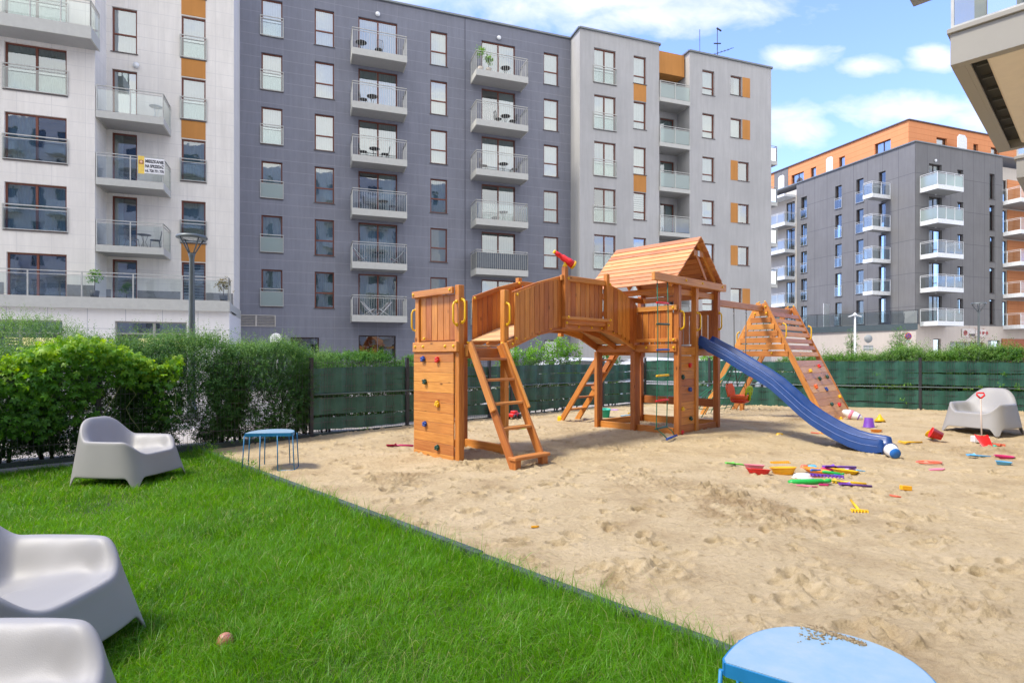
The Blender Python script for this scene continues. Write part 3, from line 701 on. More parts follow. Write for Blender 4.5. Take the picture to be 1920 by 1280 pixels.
for (a, b, c, d, kind, k) in wins:
    low = k >= 3
    if kind == 'j': window(rt, RM, Fr, a, b, c, d, cur=('w', 0, 1) if k < 4 else RC(), guard='frost' if low else 'clear', pane=PANED if k > 2 else PANE)
    elif kind == 't': window(rt, RM, Fr, a, b, c, d, tr=.42, cur=RC() if k > 2 else ('w', 0, 1), pane=PANED if k > 2 else PANE)
    elif kind == 'd': window(rt, RM, Fr, a, b, c, d, cols=2, cur=random.choice([('w', 0, .5), ('w', 0, 1), ('g', 0, 1), ('w', .5, 1)]), pane=PANED if k > 2 else PANE)
    else: window(rt, RM, Fr, a, b, c, d, cols=1, cur=None, pane=PANED, fmat=FRAMED)
m = MB()
for a, b in ((490, 529.5), (590, 626.5), (807, 838.5), (1019.5, 1047)):
    for e in (a, b):
        xx = X(e)+(-.03 if e == a else .03); cur = -.2
        if a < 1000: m.box((xx-.009, -.004, -.2), (xx+.009, .0, ZT))
for px in (672, 708, 745): m.box((X(px)-.009, -.004, -.2), (X(px)+.009, 0, 3.4)); m.box((X(px)-.009, -.004, 20.9), (X(px)+.009, 0, ZT))
m.build('cladding_joints', JOINT, rt, RM @ Fr.W)
m = MB(); m.box((X(872)-.025, -.02, -.2), (X(872)+.025, .0, ZT)); m.build('rainwater_pipe', plain('slate_pipe', (.11, .115, .15), .5), rt, RM @ Fr.W)
def coping(root, RM, pts, z, closed=False, mat=None):
    m = MB()
    for p, q in zip(pts, pts[1:]): m.bar((p[0], p[1], z+.05), (q[0], q[1], z+.05), .16, .1)
    return m.build('roof_coping', mat or COPING, root, RM)
coping(rt, RM @ Fr.W, [(xl, -.04), (xr, -.04)], ZT)
# interior backing behind all openings
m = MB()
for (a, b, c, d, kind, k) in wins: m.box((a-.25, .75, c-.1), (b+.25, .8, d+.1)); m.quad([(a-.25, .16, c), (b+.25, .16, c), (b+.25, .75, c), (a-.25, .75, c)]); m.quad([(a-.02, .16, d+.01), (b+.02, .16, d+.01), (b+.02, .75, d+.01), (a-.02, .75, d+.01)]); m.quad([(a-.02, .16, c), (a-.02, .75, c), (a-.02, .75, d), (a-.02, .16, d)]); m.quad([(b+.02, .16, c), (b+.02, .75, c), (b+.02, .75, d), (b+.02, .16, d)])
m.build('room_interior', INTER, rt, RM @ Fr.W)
GREYP = plain('anthracite_balcony_screen', (.10, .12, .14), .6)
BAL = []
for si, (a, b) in enumerate(((660, 763.5), (893, 990.5))):
    xa, xb = X(a, -1.25), X(b, -1.25)
    for k, zt in enumerate(rows):
        zf = zt-2.42; pn = None
        if si == 1 and k == 4: pn = GREYP
        elif k >= 3 and not (si == 0 and k == 5): pn = GLASSR
        balcony(rt, RM, Fr, xa, xb, zf, 0, 1.25, .36, 'bars', panel=pn)
        bulkhead_light(rt, RM, Fr, (X(708) if si == 0 else X(935)), zt+.30)
        BAL.append((si, k, xa, xb, zf))
# louvre vent by the white block
m = MB(); xa, xb = X(443), X(517); za = 3.0; zb = 3.62
m.box((xa, -.05, za), (xb, .0, za+.04)); m.box((xa, -.05, zb-.04), (xb, 0, zb)); m.box((xa, -.05, za+.04), (xa+.05, 0, zb-.04)); m.box((xb-.05, -.05, za+.04), (xb, 0, zb-.04)); m.box(((xa+xb)/2-.04, -.05, za+.04), ((xa+xb)/2+.04, 0, zb-.04))
for i in range(6): z = za+.09+i*.085; m.bar(((xa+.05), -.03, z), ((xa+xb)/2-.04, -.03, z), .07, .012, up=(0, .6, .8)); m.bar(((xa+xb)/2+.04, -.03, z), (xb-.05, -.03, z), .07, .012, up=(0, .6, .8))
m.build('louvre_vent', plain('cream_metal', (.50, .47, .42), .5), rt, RM @ Fr.W)

# ---------------------------------------------------------------- light grey block
rt, RM = start('light grey rendered apartment block with orange brown window panels, right of the slate block', 1087, P2)
LG_ROOT = rt
wins = []
lrows = [20.74-2.92*k for k in range(7)]
for k, zt in enumerate(lrows[:6]):
    wins.append((X(1114, P2), X(1154.5, P2), zt-2.18, zt, 'jj', k, P2))
    wins.append((X(1188, P2), X(1211.5, P2), zt-1.78, zt, 't', k, P2))
    wins.append((X(1317, P2), X(1339.5, P2), zt-1.68, zt-.02, 't', k, P2))
    if k in (0, 1, 5): wins.append((X(1370, P2), X(1391, P2), zt-1.35, zt-.02, 's', k, P2))
    else: wins.append((X(1384, P2), X(1404.5, P2), zt-1.35, zt-.02, 's', k, P2))
    if k > 0: wins.append((X(1238, .05), X(1264, .05), zt-2.35, zt-.15, 'd', k, .05))
wins.append((X(1114, P2), X(1154, P2), 1.0, 2.6, 's', 6, P2)); wins.append((X(1188, P2), X(1211, P2), 1.0, 2.6, 's', 6, P2))
fa, fb, fc, fd = X(1087, P2), X(1236, P2), X(1293, P2), X(1446, P2)
m = MB()
front = [w_[:4] for w_ in wins if w_[6] == P2]
rect_wall(m, fa, fb, -.2, ZT+.02, front, P2); rect_wall(m, fc, fd, -.2, ZT+.02, front, P2)
rect_wall(m, fb, fc, -.2, 20.2, [w_[:4] for w_ in wins if w_[6] == .05], .05)
def side(x, ya, yb, z0, z1, flip=False):
    q = [(x, ya, z0), (x, yb, z0), (x, yb, z1), (x, ya, z1)]
    m.quad(q if not flip else q[::-1], None, .5)
side(fa, P2, 13, -.2, ZT+.02, True); side(fb, P2, .05, -.2, ZT+.02); side(fc, .05, P2, -.2, ZT+.02); side(fd, P2, 16, -.2, ZT+.02)
m.quad([(fa, 16, -.2), (fd, 16, -.2), (fd, 16, ZT), (fa, 16, ZT)])
m.quad([(fa, P2, ZT+.02), (fb, P2, ZT+.02), (fb, 16, ZT+.02), (fa, 16, ZT+.02)]); m.quad([(fc, P2, ZT+.02), (fd, P2, ZT+.02), (fd, 16, ZT+.02), (fc, 16, ZT+.02)]); m.quad([(fb, .05, ZT), (fc, .05, ZT), (fc, 16, ZT), (fb, 16, ZT)])
m.build('wall', LGREY, rt, RM @ Fr.W)
m = MB()
for w_ in wins:
    a, b, c, d, kind, k, yy = w_
    m.box((a-.2, yy+.8, c-.1), (b+.2, yy+.85, d+.1))
    for zz_ in (c-.01, d+.01): m.quad([(a-.02, yy+.16, zz_), (b+.02, yy+.16, zz_), (b+.02, yy+.8, zz_), (a-.02, yy+.8, zz_)])
    for xx in (a-.02, b+.02): m.quad([(xx, yy+.16, c), (xx, yy+.8, c), (xx, yy+.8, d), (xx, yy+.16, d)])
    if kind == 'jj': window(rt, RM, Fr, a, b, c, d, yy, cols=2, cur=RC() if k > 1 else ('w', 0, 1), guard='clear', rec=.12, pane=PANED if k > 2 else PANE)
    elif kind == 't': window(rt, RM, Fr, a, b, c, d, yy, tr=.3, cur=('w', 0, 1) if k < 3 else RC(), rec=.12)
    elif kind == 's': window(rt, RM, Fr, a, b, c, d, yy, cur=RC(), rec=.12)
    else: window(rt, RM, Fr, a, b, c, d, yy, cols=1, cur=RC(), pane=PANED)
m.build('room_interior', INTER, rt, RM @ Fr.W)
def panel(x0, x1, z0, z1, y, name='timber_look_panel', mat=OPANEL, th=.02):
    m = MB(); m.box((x0, y-th, z0), (x1, y-.001, z1)); return m.build(name, mat, rt, RM @ Fr.W)
for k in (0, 2, 4): panel(X(1188, P2), X(1211.5, P2), lrows[k+1]+.03, lrows[k]-1.82, P2, th=.012)
for k in range(6):
    zt = lrows[k]-.02
    if k in (0, 1, 5): panel(X(1391.5, P2)+.02, X(1406, P2), zt-1.35, zt, P2)
    else: panel(X(1370, P2), X(1383.5, P2)-.02, zt-1.35, zt, P2)
panel(fb+.01, X(1268, 0.05), 20.2, ZT-.05, 0.05, th=.9)
for k in range(6):
    zf = lrows[k]-2.42
    balcony(rt, RM, Fr, fb+.01, fc-.01, zf, .05, 1.45, .26, 'glass', sides=(False, False), panel=FROST if k < 3 else GLASSR)
for k in range(4):
    FrR = Frame(*Fr.world(fd, -1.1)[:2], BA+R(90))
    balcony(rt, RM, FrR, 0, 2.6, lrows[1+k]-2.5, 0, .75, .25, 'glass', panel=GLASSR)
coping(rt, RM @ Fr.W, [(xr+.0, -.04), (fa-.04, P2-.04), (fb+.04, P2-.04), (fb+.04, 0)], ZT+.02)
coping(rt, RM @ Fr.W, [(fb, 0.0), (X(1270, 0), 0.0), (fc-.04, .0), (fc-.04, P2-.04), (fd+.04, P2-.04), (fd+.04, 6)], ZT+.02)
# roof aerials
m = MB(); ax0 = X(1345, 2)
m.tube([(ax0, 2, ZT), (ax0, 2, ZT+4.3)], .03); m.tube([(ax0-.5, 2, ZT+2.2), (ax0+1.5, 2, ZT+3.1)], .018); m.tube([(ax0-.3, 2, ZT+3.1), (ax0+.3, 2, ZT+3.2)], .05); m.tube([(ax0-.05, 2, ZT+4.3), (ax0+.35, 2, ZT+4.15)], .06)
for i in range(6): xx = ax0-.4+i*.3; m.tube([(xx, 1.75, ZT+2.25+i*.13), (xx, 2.25, ZT+2.25+i*.13)], .012)
an = m.build('roof_aerial', METALD, None, Fr.W); 
def retag(o, label, cat, group=None): return tag(o, label, cat, group)
retag(an, 'tall roof aerial with slanted cross rods on the light grey block', 'aerial')
m = MB(); m.tube([(X(1312, 2), 2, ZT), (X(1312, 2), 2, ZT+3.9)], .022); retag(m.build('roof_aerial', METALD, None, Fr.W), 'plain thin rod aerial on the light grey block roof', 'aerial')
m = MB(); m.lathe([(.0001, 2.7), (.35, 2.65), (.7, 2.4), (.8, 2.0), (.8, 0)], 18, Matrix.Translation((X(1356, 3), 3, ZT))); retag(m.build('roof_ventilator', WHITEM, None, Fr.W), 'pale domed ventilator on the light grey block roof beside the aerial', 'roof vent')

# ---------------------------------------------------------------- white block on the left
WP = -2.6; BP = -4.1; TP = -5.6
rt, RM = start('off white apartment block with glass fronted balconies and a long terrace, left edge', 60, WP)
W_ROOT = rt
bayR = X(178, BP); wl = X(-160, BP); wr = X(438.5, WP); ZW = 24.0
wins = []
for k in range(-1, 4):
    zt = 14.42-2.9*k
    wins.append((X(8, BP), X(125, BP), zt-1.98 if k < 3 else zt-2.0, zt, 'bay', k, BP))
for k in range(-1, 5):
    zt = 14.55-2.9*k+(0 if k else 0)
    if k == -1: wins.append((X(210, WP), X(257, WP), 15.35, 17.4, 't2', k, WP))
    elif k <= 3: wins.append((X(210, WP), X(257, WP), zt-2.45, zt, 'd', k, WP))
for k in range(-1, 5):
    zt = 17.55-2.92*k
    wins.append((X(340, WP), X(385.5, WP), zt-2.0 if k < 4 else 3.75, zt if k < 4 else zt, 'j', k, WP))
wins[4] = (X(12, BP), X(125, BP), 3.75, 5.72, 'term', 3, BP)
m = MB()
rect_wall(m, wl, bayR, 3.4, ZW, [w_[:4] for w_ in wins if w_[6] == BP], BP)
rect_wall(m, bayR, wr, 3.4, ZW, [w_[:4] for w_ in wins if w_[6] == WP], WP)
side(bayR, BP, WP, 3.4, ZW); side(wr, WP, 9, -.2, ZW)
m.quad([(wl, BP, ZW), (wr, BP, ZW), (wr, 9, ZW), (wl, 9, ZW)]); side(wl, BP, 9, -.2, ZW, True); m.quad([(wl, 9, -.2), (wr, 9, -.2), (wr, 9, ZW), (wl, 9, ZW)])
m.build('wall', WHITEW, rt, RM @ Fr.W)
m = MB()
for w_ in wins:
    a, b, c, d, kind, k, yy = w_
    m.box((a-.2, yy+.85, c-.1), (b+.2, yy+.9, d+.1))
    for zz_ in (c-.01, d+.01): m.quad([(a-.02, yy+.16, zz_), (b+.02, yy+.16, zz_), (b+.02, yy+.85, zz_), (a-.02, yy+.85, zz_)])
    for xx in (a-.02, b+.02): m.quad([(xx, yy+.16, c), (xx, yy+.85, c), (xx, yy+.85, d), (xx, yy+.16, d)])
    if kind == 'bay': window(rt, RM, Fr, a, b, c, d, yy, cols=2, cur=('g', 0, 1) if k != 1 else ('g', 0, .5), guard='clear', pane=PANED)
    elif kind == 'term': window(rt, RM, Fr, a, b, c, d, yy, cols=2, cur=None, pane=PANED)
    elif kind == 't2': window(rt, RM, Fr, a, b, c, d, yy, tr=.42, cur=('w', 0, 1))
    elif kind == 'd': window(rt, RM, Fr, a, b, c, d, yy, cur=('w', 0, 1) if k == 0 else (('g', 0, .4) if k < 3 else None), pane=PANED if k else PANE)
    else: window(rt, RM, Fr, a, b, c, d, yy, cur=('w', 0, 1) if k < 2 else ('g', 0, 1) if k < 4 else ('blind', 0, 1), guard='clear' if k < 4 else None, pane=PANE if k < 2 else PANED)
m.build('room_interior', INTER, rt, RM @ Fr.W)
for k in (-1, 0, 1, 3):
    zt = 17.55-2.92*k; panel(X(340, WP), X(385.5, WP), zt-2.92+.04, zt-2.04, WP, th=.012)
# grey lower band behind terrace
for a, b, yy in ((-150, 8, BP), (126, 178, BP)): panel(X(a, yy), X(b, yy)-(.02), 3.76, 4.45, yy, 'grey_base_panel', plain('grey_base_panel', (.22, .22, .22), .7), .02)
for a, b in ((180, 209), (258, 339), (386.5, 438)): panel(X(a, WP), X(b, WP)-.02, 3.76, 4.45, WP, 'grey_base_panel', MATS['grey_base_panel'], .02)
# balconies
bx0, bx1 = bayR+.02, X(307, BP+.02)
for k in range(3):
    balcony(rt, RM, Fr, bx0, bx1, 12.03-2.9*k, WP, 1.5, .30, 'glass', sides=(False, True))
    bulkhead_light(rt, RM, Fr, X(256, WP), 14.85-2.9*k-.02, WP)
bulkhead_light(rt, RM, Fr, X(256, WP), 6.1, WP)
balcony(rt, RM, Fr, wl, X(171, -5.2), 15.05, BP, 1.1, .5, 'glass', sides=(False, True))
# ground floor, terrace
tl, tr_ = X(-170, TP), X(430, TP); GP = TP+.25; g0, g1 = X(-160, GP), X(430, GP)
shop = [(X(-60, GP), X(117, GP), .4, 2.85), (X(215, GP), X(350, GP), .4, 2.87)]
m = MB(); rect_wall(m, g0, g1, -.2, 3.4, shop, GP, .2)
e0, e1 = g1, X(440, WP)
m.quad([(g1, GP, -.2), (wr+.05, WP-1.2, -.2), (wr+.05, WP-1.2, 3.4), (g1, GP, 3.4)]); m.quad([(wr+.05, WP-1.2, -.2), (wr+.05, 0, -.2), (wr+.05, 0, 3.4), (wr+.05, WP-1.2, 3.4)])
m.build('ground_floor_wall', WHITEP, rt, RM @ Fr.W)
SHOPF = plain('pale_shop_frame', (.33, .32, .30), .4)
for i, (a, b, c, d) in enumerate(shop):
    w_ = b-a; MM = RM @ Fr.W @ Matrix.Translation((a, GP+.12, c)); h = d-c
    f = MB(); f.box((0, 0, 0), (.06, .06, h)); f.box((w_-.06, 0, 0), (w_, .06, h)); f.box((.06, 0, h-.06), (w_-.06, .06, h)); f.box((.06, .002, h*.78), (w_-.06, .06, h*.78+.06)); f.box((w_*.53-.05, -.003, 0), (w_*.53+.05, .06, h-.06))
    fo = f.build('shop_window', SHOPF, rt, MM)
    p = MB(); p.quad([(.03, .03, 0), (w_-.03, .03, 0), (w_-.03, .03, h), (.03, .03, h)], None, .5); p.build('pane', PANED, fo, Matrix.Identity(4))
    s = MB(); 
    for q in range(14): s.box((.1, .25, .2+q*.12), (w_*.28 if i else w_*.5, .27, .27+q*.12))
    s.build('slatted_blind', plain('brown_slat', (.16, .11, .09), .6), fo, Matrix.Identity(4))
    c_ = MB(); c_.box((w_*.27 if i else w_*.3, .5, h*.58), (w_-.1, .56, h*.72)); lt = c_.build('lit_shelf_strip', None or WHITEM, fo, Matrix.Identity(4))
    em, en, eb = newmat('warm_lit_strip'); eb.inputs['Base Color'].default_value = (.8, .6, .3, 1); eb.inputs['Emission Color'].default_value = (1, .72, .32, 1); eb.inputs['Emission Strength'].default_value = .8; lt.data.materials[0] = em
    c2_ = MB(); c2_.box((w_*.27, .57, 0), (w_-.1, .6, h*.57)); c2_.build('shop_counter', plain('shop_counter_beige', (.30, .24, .19), .6), fo, Matrix.Identity(4))
    k_ = MB(); k_.box((-.2, 1.3, -.2), (w_+.2, 1.35, h+.3)); k_.quad([(0, .1, h+.01), (w_, .1, h+.01), (w_, 1.3, h+.01), (0, 1.3, h+.01)]); k_.build('shop_interior', INTER, fo, Matrix.Identity(4))
m = MB(); tz0, tz1 = 3.36, 3.82
m.box((tl, TP, tz0), (tr_, TP+.08, tz1)); m.box((tl, TP+.08, tz0+.05), (tr_, WP, tz1-.1))
m.bar((tr_-.02, TP+.04, (tz0+tz1)/2), (wr+.02, WP-1.15, (tz0+tz1)/2), .08, tz1-tz0); m.bar((wr+.02, WP-1.15, (tz0+tz1)/2), (wr+.02, 0, (tz0+tz1)/2), .08, tz1-tz0)
m.quad([(tr_, TP+.08, tz1-.1), (wr, WP-1.2, tz1-.1), (wr, WP, tz1-.1), (tr_, WP, tz1-.1)]); m.quad([(tr_, TP+.08, tz0+.05), (wr, WP-1.2, tz0+.05), (wr, WP, tz0+.05), (tr_, WP, tz0+.05)])
ts = m.build('terrace', SLABM, rt, RM @ Fr.W)
m = MB(); rz0 = tz1; 
pts = [(tl, TP+.05), (tr_-.03, TP+.05), (wr-.02, WP-1.18)]
for p, q in zip(pts, pts[1:]):
    A = Vector((*p, rz0)); B = Vector((*q, rz0)); L = (B-A).length; n = max(1, round(L/1.75))
    m.bar(A+Vector((0, 0, 1.02)), B+Vector((0, 0, 1.02)), .05, .03); m.bar(A+Vector((0, 0, .88)), B+Vector((0, 0, .88)), .025, .025)
    for i in range(n+1): c_ = A.lerp(B, i/n); m.bar(c_, c_+Vector((0, 0, 1.0)), .045, .045)
I4 = Matrix.Identity(4)
rl = m.build('railing', METALG, ts, I4)
m = MB()
for p, q in zip(pts, pts[1:]): m.quad([(*p, rz0+.04), (*q, rz0+.04), (*q, rz0+.86), (*p, rz0+.86)], None, .5)
m.build('railing_panel', GLASSR, ts, I4)

# sale banner on the second balcony: a thing hung on the railing
zb = 12.03-2.9; yb = WP-1.5-.012
M = Fr.W @ Matrix.Translation((X(259, yb), yb, zb+.36)); bw = X(308.5, yb)-X(259, yb)
BN = empty('sale_banner', M); tag(BN, 'white and yellow flat sale banner with black lettering tied to a white block balcony', 'banner')
m = MB(); m.box((.0, -.008, 0), (bw, 0, .68)); m.build('banner_sheet', plain('banner_white', (.8, .8, .8), .6), BN, I4)
m = MB(); m.box((.0, -.011, -.04), (.24, -.0085, .74)); st = m.build('yellow_strip', plain('banner_yellow', (.80, .56, .10), .6), BN, I4)
m = MB(); m.box((.03, -.014, .38), (.21, -.0115, .56)); m.build('badge', plain('banner_badge', (.38, .16, .06), .6), BN, I4)
m = MB(); m.sphere((.12, -.016, .48), (.055, .006, .05)); m.build('badge_emblem', plain('banner_badge_disc', (.85, .55, .33), .6), BN, I4)
def text(body, size, M, mat, parent, ext=.003, name='lettering', align='LEFT', bold=0.0):
    c = bpy.data.curves.new('lettering', 'FONT'); c.body = body; c.size = size; c.extrude = ext; c.align_x = align; c.offset = bold
    o = bpy.data.objects.new('tmp', c); C.objects.link(o)
    dg = bpy.context.evaluated_depsgraph_get(); me = bpy.data.meshes.new_from_object(o.evaluated_get(dg)); bpy.data.objects.remove(o)
    me.materials.clear(); me.materials.append(mat); return obj(name, me, parent, M)
TXB = plain('black_lettering', (.02, .02, .03), .6)
up = Matrix.Rotation(R(90), 4, 'X')
for s_, z_, sz in (('MIESZKANIE', .47, .19), ('NA SPRZEDAŻ', .26, .185), ('tel. 720 771 770', .06, .165)):
    tw = bw-.30
    o = text(s_, sz, Matrix.Identity(4), TXB, BN, bold=.006)
    ww = max(v.co.x for v in o.data.vertices)
    o.matrix_local = Matrix.Translation((.27, -.0125, z_)) @ up @ Matrix.Diagonal((tw/ww, 1, 1, 1))

# ---------------------------------------------------------------- far anthracite block
Fa = Frame(35.0, 50.0, BA)                       # right face, x to the right
Fl = Frame(35.0, 50.0, BA-R(90))                 # left face, x towards the corner (negative = far)
rt = empty('apartment_building', loc=(35, 50, 0), rz=BA); tag(rt, 'dark anthracite apartment block with white balconies and an orange clad top floor, far right', 'apartment building'); RM = inv(rt)
X2 = Fa.x; XL = Fl.x; ZA = 20.05
fr_rows = [18.4-2.9*k for k in range(5)]
winsA = []; winsL = []
for zt in fr_rows:
    winsA += [(X2(1742), X2(1766), zt-2.3, zt), (X2(1795), X2(1806), zt-1.5, zt-.15), (X2(1855.5), X2(1865), zt-2.4, zt-.05)]
    winsL += [(XL(a), XL(b), zt-2.3, zt) for a, b in ((1502, 1513), (1566, 1578), (1605.5, 1619), (1647.5, 1660.5))]
gnd = [(X2(1751), X2(1765), .2, 3.0), (X2(1782), X2(1846), .9, 2.75), (X2(1853), X2(1876), .2, 2.95)]
rA = X2(1880); lL = XL(1493.5)
m = MB(); rect_wall(m, 0, rA, 4.25, ZA, winsA, 0, .25); m.build('wall', ANTH, rt, RM @ Fa.W)
m = MB(); rect_wall(m, lL, 0, 4.25, ZA, winsL, 0, .25); m.build('wall', ANTH, rt, RM @ Fl.W)
m = MB(); rect_wall(m, 0, rA+14, -.2, 4.25, gnd, .03, .25); m.build('ground_floor_wall', BEIGEW, rt, RM @ Fa.W)
m = MB(); m.quad([(0, .0, ZA), (rA+14, .0, ZA), (rA+14, 26, ZA), (0, 26, ZA)]); m.build('flat_roof', plain('roof_felt', (.2, .2, .2), .9), rt, RM @ Fa.W)
for a, b, c, d in winsA: window(rt, RM, Fa, a, b, c, d, cols=2 if b-a > 1 else 1, cur=random.choice([('w', 0, .4), None, ('w', 0, 1), ('w', .5, 1)]), fmat=FRAMED, pane=PANEX, rec=.2)
for a, b, c, d in winsL: window(rt, RM, Fl, a, b, c, d, cur=random.choice([('w', 0, .5), None, ('w', 0, 1), ('w', .5, 1)]), fmat=FRAMED, pane=PANEX, rec=.2, guard='clear' if b < XL(1640) else None)
for a, b, c, d in gnd: window(rt, RM, Fa, a, b, c, d, .03, cols=1 if b-a < 2 else 4, fmat=FRAMED, pane=PANEX, rec=.15)
m = MB()
for (a, b, c, d) in winsA+gnd: m.box((a-.2, .9, c-.1), (b+.2, .95, d+.1))
m.build('room_interior', INTER, rt, RM @ Fa.W)
m = MB()
for (a, b, c, d) in winsL: m.box((a-.2, .9, c-.1), (b+.2, .95, d+.1))
m.build('room_interior', INTER, rt, RM @ Fl.W)
ba0, ba1 = X2(1758, -1.5), X2(1807, -1.5)
dL = min((abs(XL(1636, -d*.05)-XL(1670)), d*.05) for d in range(8, 60))[1]; bl0 = XL(1617.6, -dL)
WPAN = plain('white_balcony_sheet', (.70, .72, .72), .5)
for k, zt in enumerate(fr_rows):
    balcony(rt, RM, Fa, ba0, ba1, zt-2.35, 0, 1.5, .38, 'white', mat=WHITEM, panel=(FROST if k < 2 else GLASSR))
    bulkhead_light(rt, RM, Fa, X2(1753), zt+.28)
    if k < 4: balcony(rt, RM, Fl, bl0, XL(1670), zt-2.4, 0, dL, .34, 'white', mat=WHITEM, panel=GLASSR)
# cream side sections with their own balconies
cw0 = XL(1436)
m = MB(); wc = []
for k, zt in enumerate(fr_rows): wc.append((XL(1474), XL(1490), zt-2.5, zt-.1))
rect_wall(m, cw0-6, lL, -.2, ZA-.6, wc, .02, .2); m.build('cream_side_wall', CREAM, rt, RM @ Fl.W)
for a, b, c, d in wc: window(rt, RM, Fl, a, b, c, d, .02, cols=2, fmat=FRAMED, pane=PANEX, cur=('w', 0, .5))
m = MB()
for (a, b, c, d) in wc: m.box((a-.2, .9, c-.1), (b+.2, .95, d+.1))
m.build('room_interior', INTER, rt, RM @ Fl.W)
for k, zt in enumerate(fr_rows):
    balcony(rt, RM, Fl, cw0-1, lL-.15, zt-2.5, 0, 1.5, .36, 'white', mat=WHITEM, panel=GLASSR)
m = MB(); m.box((cw0-1, -1.6, fr_rows[0]+.25), (lL-.1, 0, fr_rows[0]+.5)); m.build('balcony_canopy', WHITEM, rt, RM @ Fl.W)
m = MB(); wc = [(X2(1890)+.0, X2(1905), zt-2.45, zt-.1) for zt in fr_rows]
rect_wall(m, rA+.01, rA+14, 4.25, ZA-.5, wc, .8, .2); m.quad([(rA+.01, 0, 4.25), (rA+.01, .8, 4.25), (rA+.01, .8, ZA-.5), (rA+.01, 0, ZA-.5)]); m.build('cream_side_wall', CREAM, rt, RM @ Fa.W)
for a, b, c, d in wc: window(rt, RM, Fa, a, b, c, d, .8, cols=2, fmat=FRAMED, pane=PANEX, cur=('w', 0, .4))
m = MB()
for (a, b, c, d) in wc: m.box((a-.2, 1.7, c-.1), (b+.2, 1.75, d+.1))
m.build('room_interior', INTER, rt, RM @ Fa.W)
for zt in fr_rows:
    m = MB(); m.box((X2(1906), .75, zt-2.4), (X2(1906)+7, .80, zt+.0)); m.build('orange_wall_panel', OBRICK, rt, RM @ Fa.W)
    balcony(rt, RM, Fa, rA+.1, rA+8, zt-2.45, 0.8, 2.2, .36, 'white', mat=WHITEM, panel=GLASSR)
m = MB(); m.box((X2(1878), -.06, .1), (X2(1878)+9, .0, 3.1)); m.build('orange_wall_panel', plain('rust_orange_panel', (.36, .10, .03), .6), rt, RM @ Fa.W)
coping(rt, RM @ Fa.W, [(-.05, -.04), (rA+14, -.04)], ZA); coping(rt, RM @ Fl.W, [(lL-8, -.04), (.05, -.04)], ZA)
# penthouse
pb = 2.15; hP = []
Fp = Frame(*Fa.world(pb, pb)[:2], BA); Fq = Frame(*Fa.world(pb, pb)[:2], BA-R(90))
hP = [(Fp.x(a), Fp.x(b), 20.6, 22.0) for a, b in ((1756, 1776), (1825, 1834), (1858, 1873))]
hQ = [(Fq.x(a), Fq.x(b), 20.6, 22.0) for a, b in ((1484, 1507), (1520, 1530), (1573, 1584), (1640, 1670))]
m = MB(); rect_wall(m, 0, rA+12, ZA, 23.05, hP, 0, .25); m.build('penthouse_wall', OBRICK, rt, RM @ Fp.W)
m = MB(); rect_wall(m, -34, 0, ZA, 23.05, hQ, 0, .25); m.build('penthouse_wall', OBRICK, rt, RM @ Fq.W)
for a, b, c, d in hP: window(rt, RM, Fp, a, b, c, d, cols=1 if b-a < 1.5 else 2, fmat=FRAMED, pane=PANE, rec=.2, cur=('w', 0, 1))
for a, b, c, d in hQ: window(rt, RM, Fq, a, b, c, d, cols=1 if b-a < 1.5 else 2, fmat=FRAMED, pane=PANE, rec=.2, cur=('w', 0, 1))
m = MB(); m.quad([(0, 0, 23.05), (rA+12, 0, 23.05), (rA+12, 22, 23.05), (0, 22, 23.05)]); m.build('flat_roof', MATS['roof_felt'], rt, RM @ Fp.W)
m = MB(); xx = Fq.x(1452); m.box((xx, -.03, ZA), (Fq.x(1478), -.001, 23.05)); m.build('dark_cladding_strip', ANTH, rt, RM @ Fq.W)
coping(rt, RM @ Fp.W, [(-.05, -.05), (rA+12, -.05)], 23.05, mat=plain('dark_roof_edge', (.10, .07, .06), .6)); coping(rt, RM @ Fq.W, [(-34, -.05), (.05, -.05)], 23.05, mat=MATS['dark_roof_edge'])
# white arched roof screens
def screen(F_, px0, px1, y, z0, z1):
    a, b = F_.x(px0, y), F_.x(px1, y); m = MB(); c = (b-a)*.22
    pl = [(a, z0), (b, z0), (b, z1-c), (b-c, z1), (a+c, z1), (a, z1-c)]
    m.quad([(x, y, z) for x, z in pl]); m.quad([(x, y+.06, z) for x, z in reversed(pl)])
    for i in range(6): p, q = pl[i], pl[(i+1) % 6]; m.quad([(p[0], y, p[1]), (p[0], y+.06, p[1]), (q[0], y+.06, q[1]), (q[0], y, q[1])])
    m.build('privacy_screen', WHITEM, rt, RM @ F_.W)
screen(Fa, 1796, 1813, 1.0, ZA, 22.0); screen(Fl, 1549, 1561, 1.0, ZA, 22.0); screen(Fl, 1459, 1470, 1.0, ZA, 22.0)
# podium with terrace beside the left face
pod = [(35.0, 49.9), (28.2, 57.2), (17, 70), (30, 76), (36, 62)]
m = MB(); m.prism(pod, -.2, 3.75); m.build('podium_wall', BEIGEW, rt, RM)
pod2 = [(35.05, 49.75), (28.05, 57.1), (16.8, 70), (30, 76), (36, 62)]
m = MB(); m.prism(pod2, 3.75, 4.3); ps = m.build('podium_parapet', plain('dark_green_parapet', (.06, .085, .095), .6), rt, RM)
m = MB(); g2 = MB()
for p, q in ((pod2[0], pod2[1]), (pod2[1], pod2[2])):
    A = Vector((p[0], p[1], 4.3)); B = Vector((q[0], q[1], 4.3)); L = (B-A).length; n = int(L/1.9)
    m.bar(A+Vector((0, 0, 1.15)), B+Vector((0, 0, 1.15)), .04, .04)
    for i in range(n+1): c_ = A.lerp(B, i/n); m.bar(c_, c_+Vector((0, 0, 1.2)), .06, .06)
    g2.quad([A+Vector((0, 0, .05)), B+Vector((0, 0, .05)), B+Vector((0, 0, 1.1)), A+Vector((0, 0, 1.1))], None, .5)
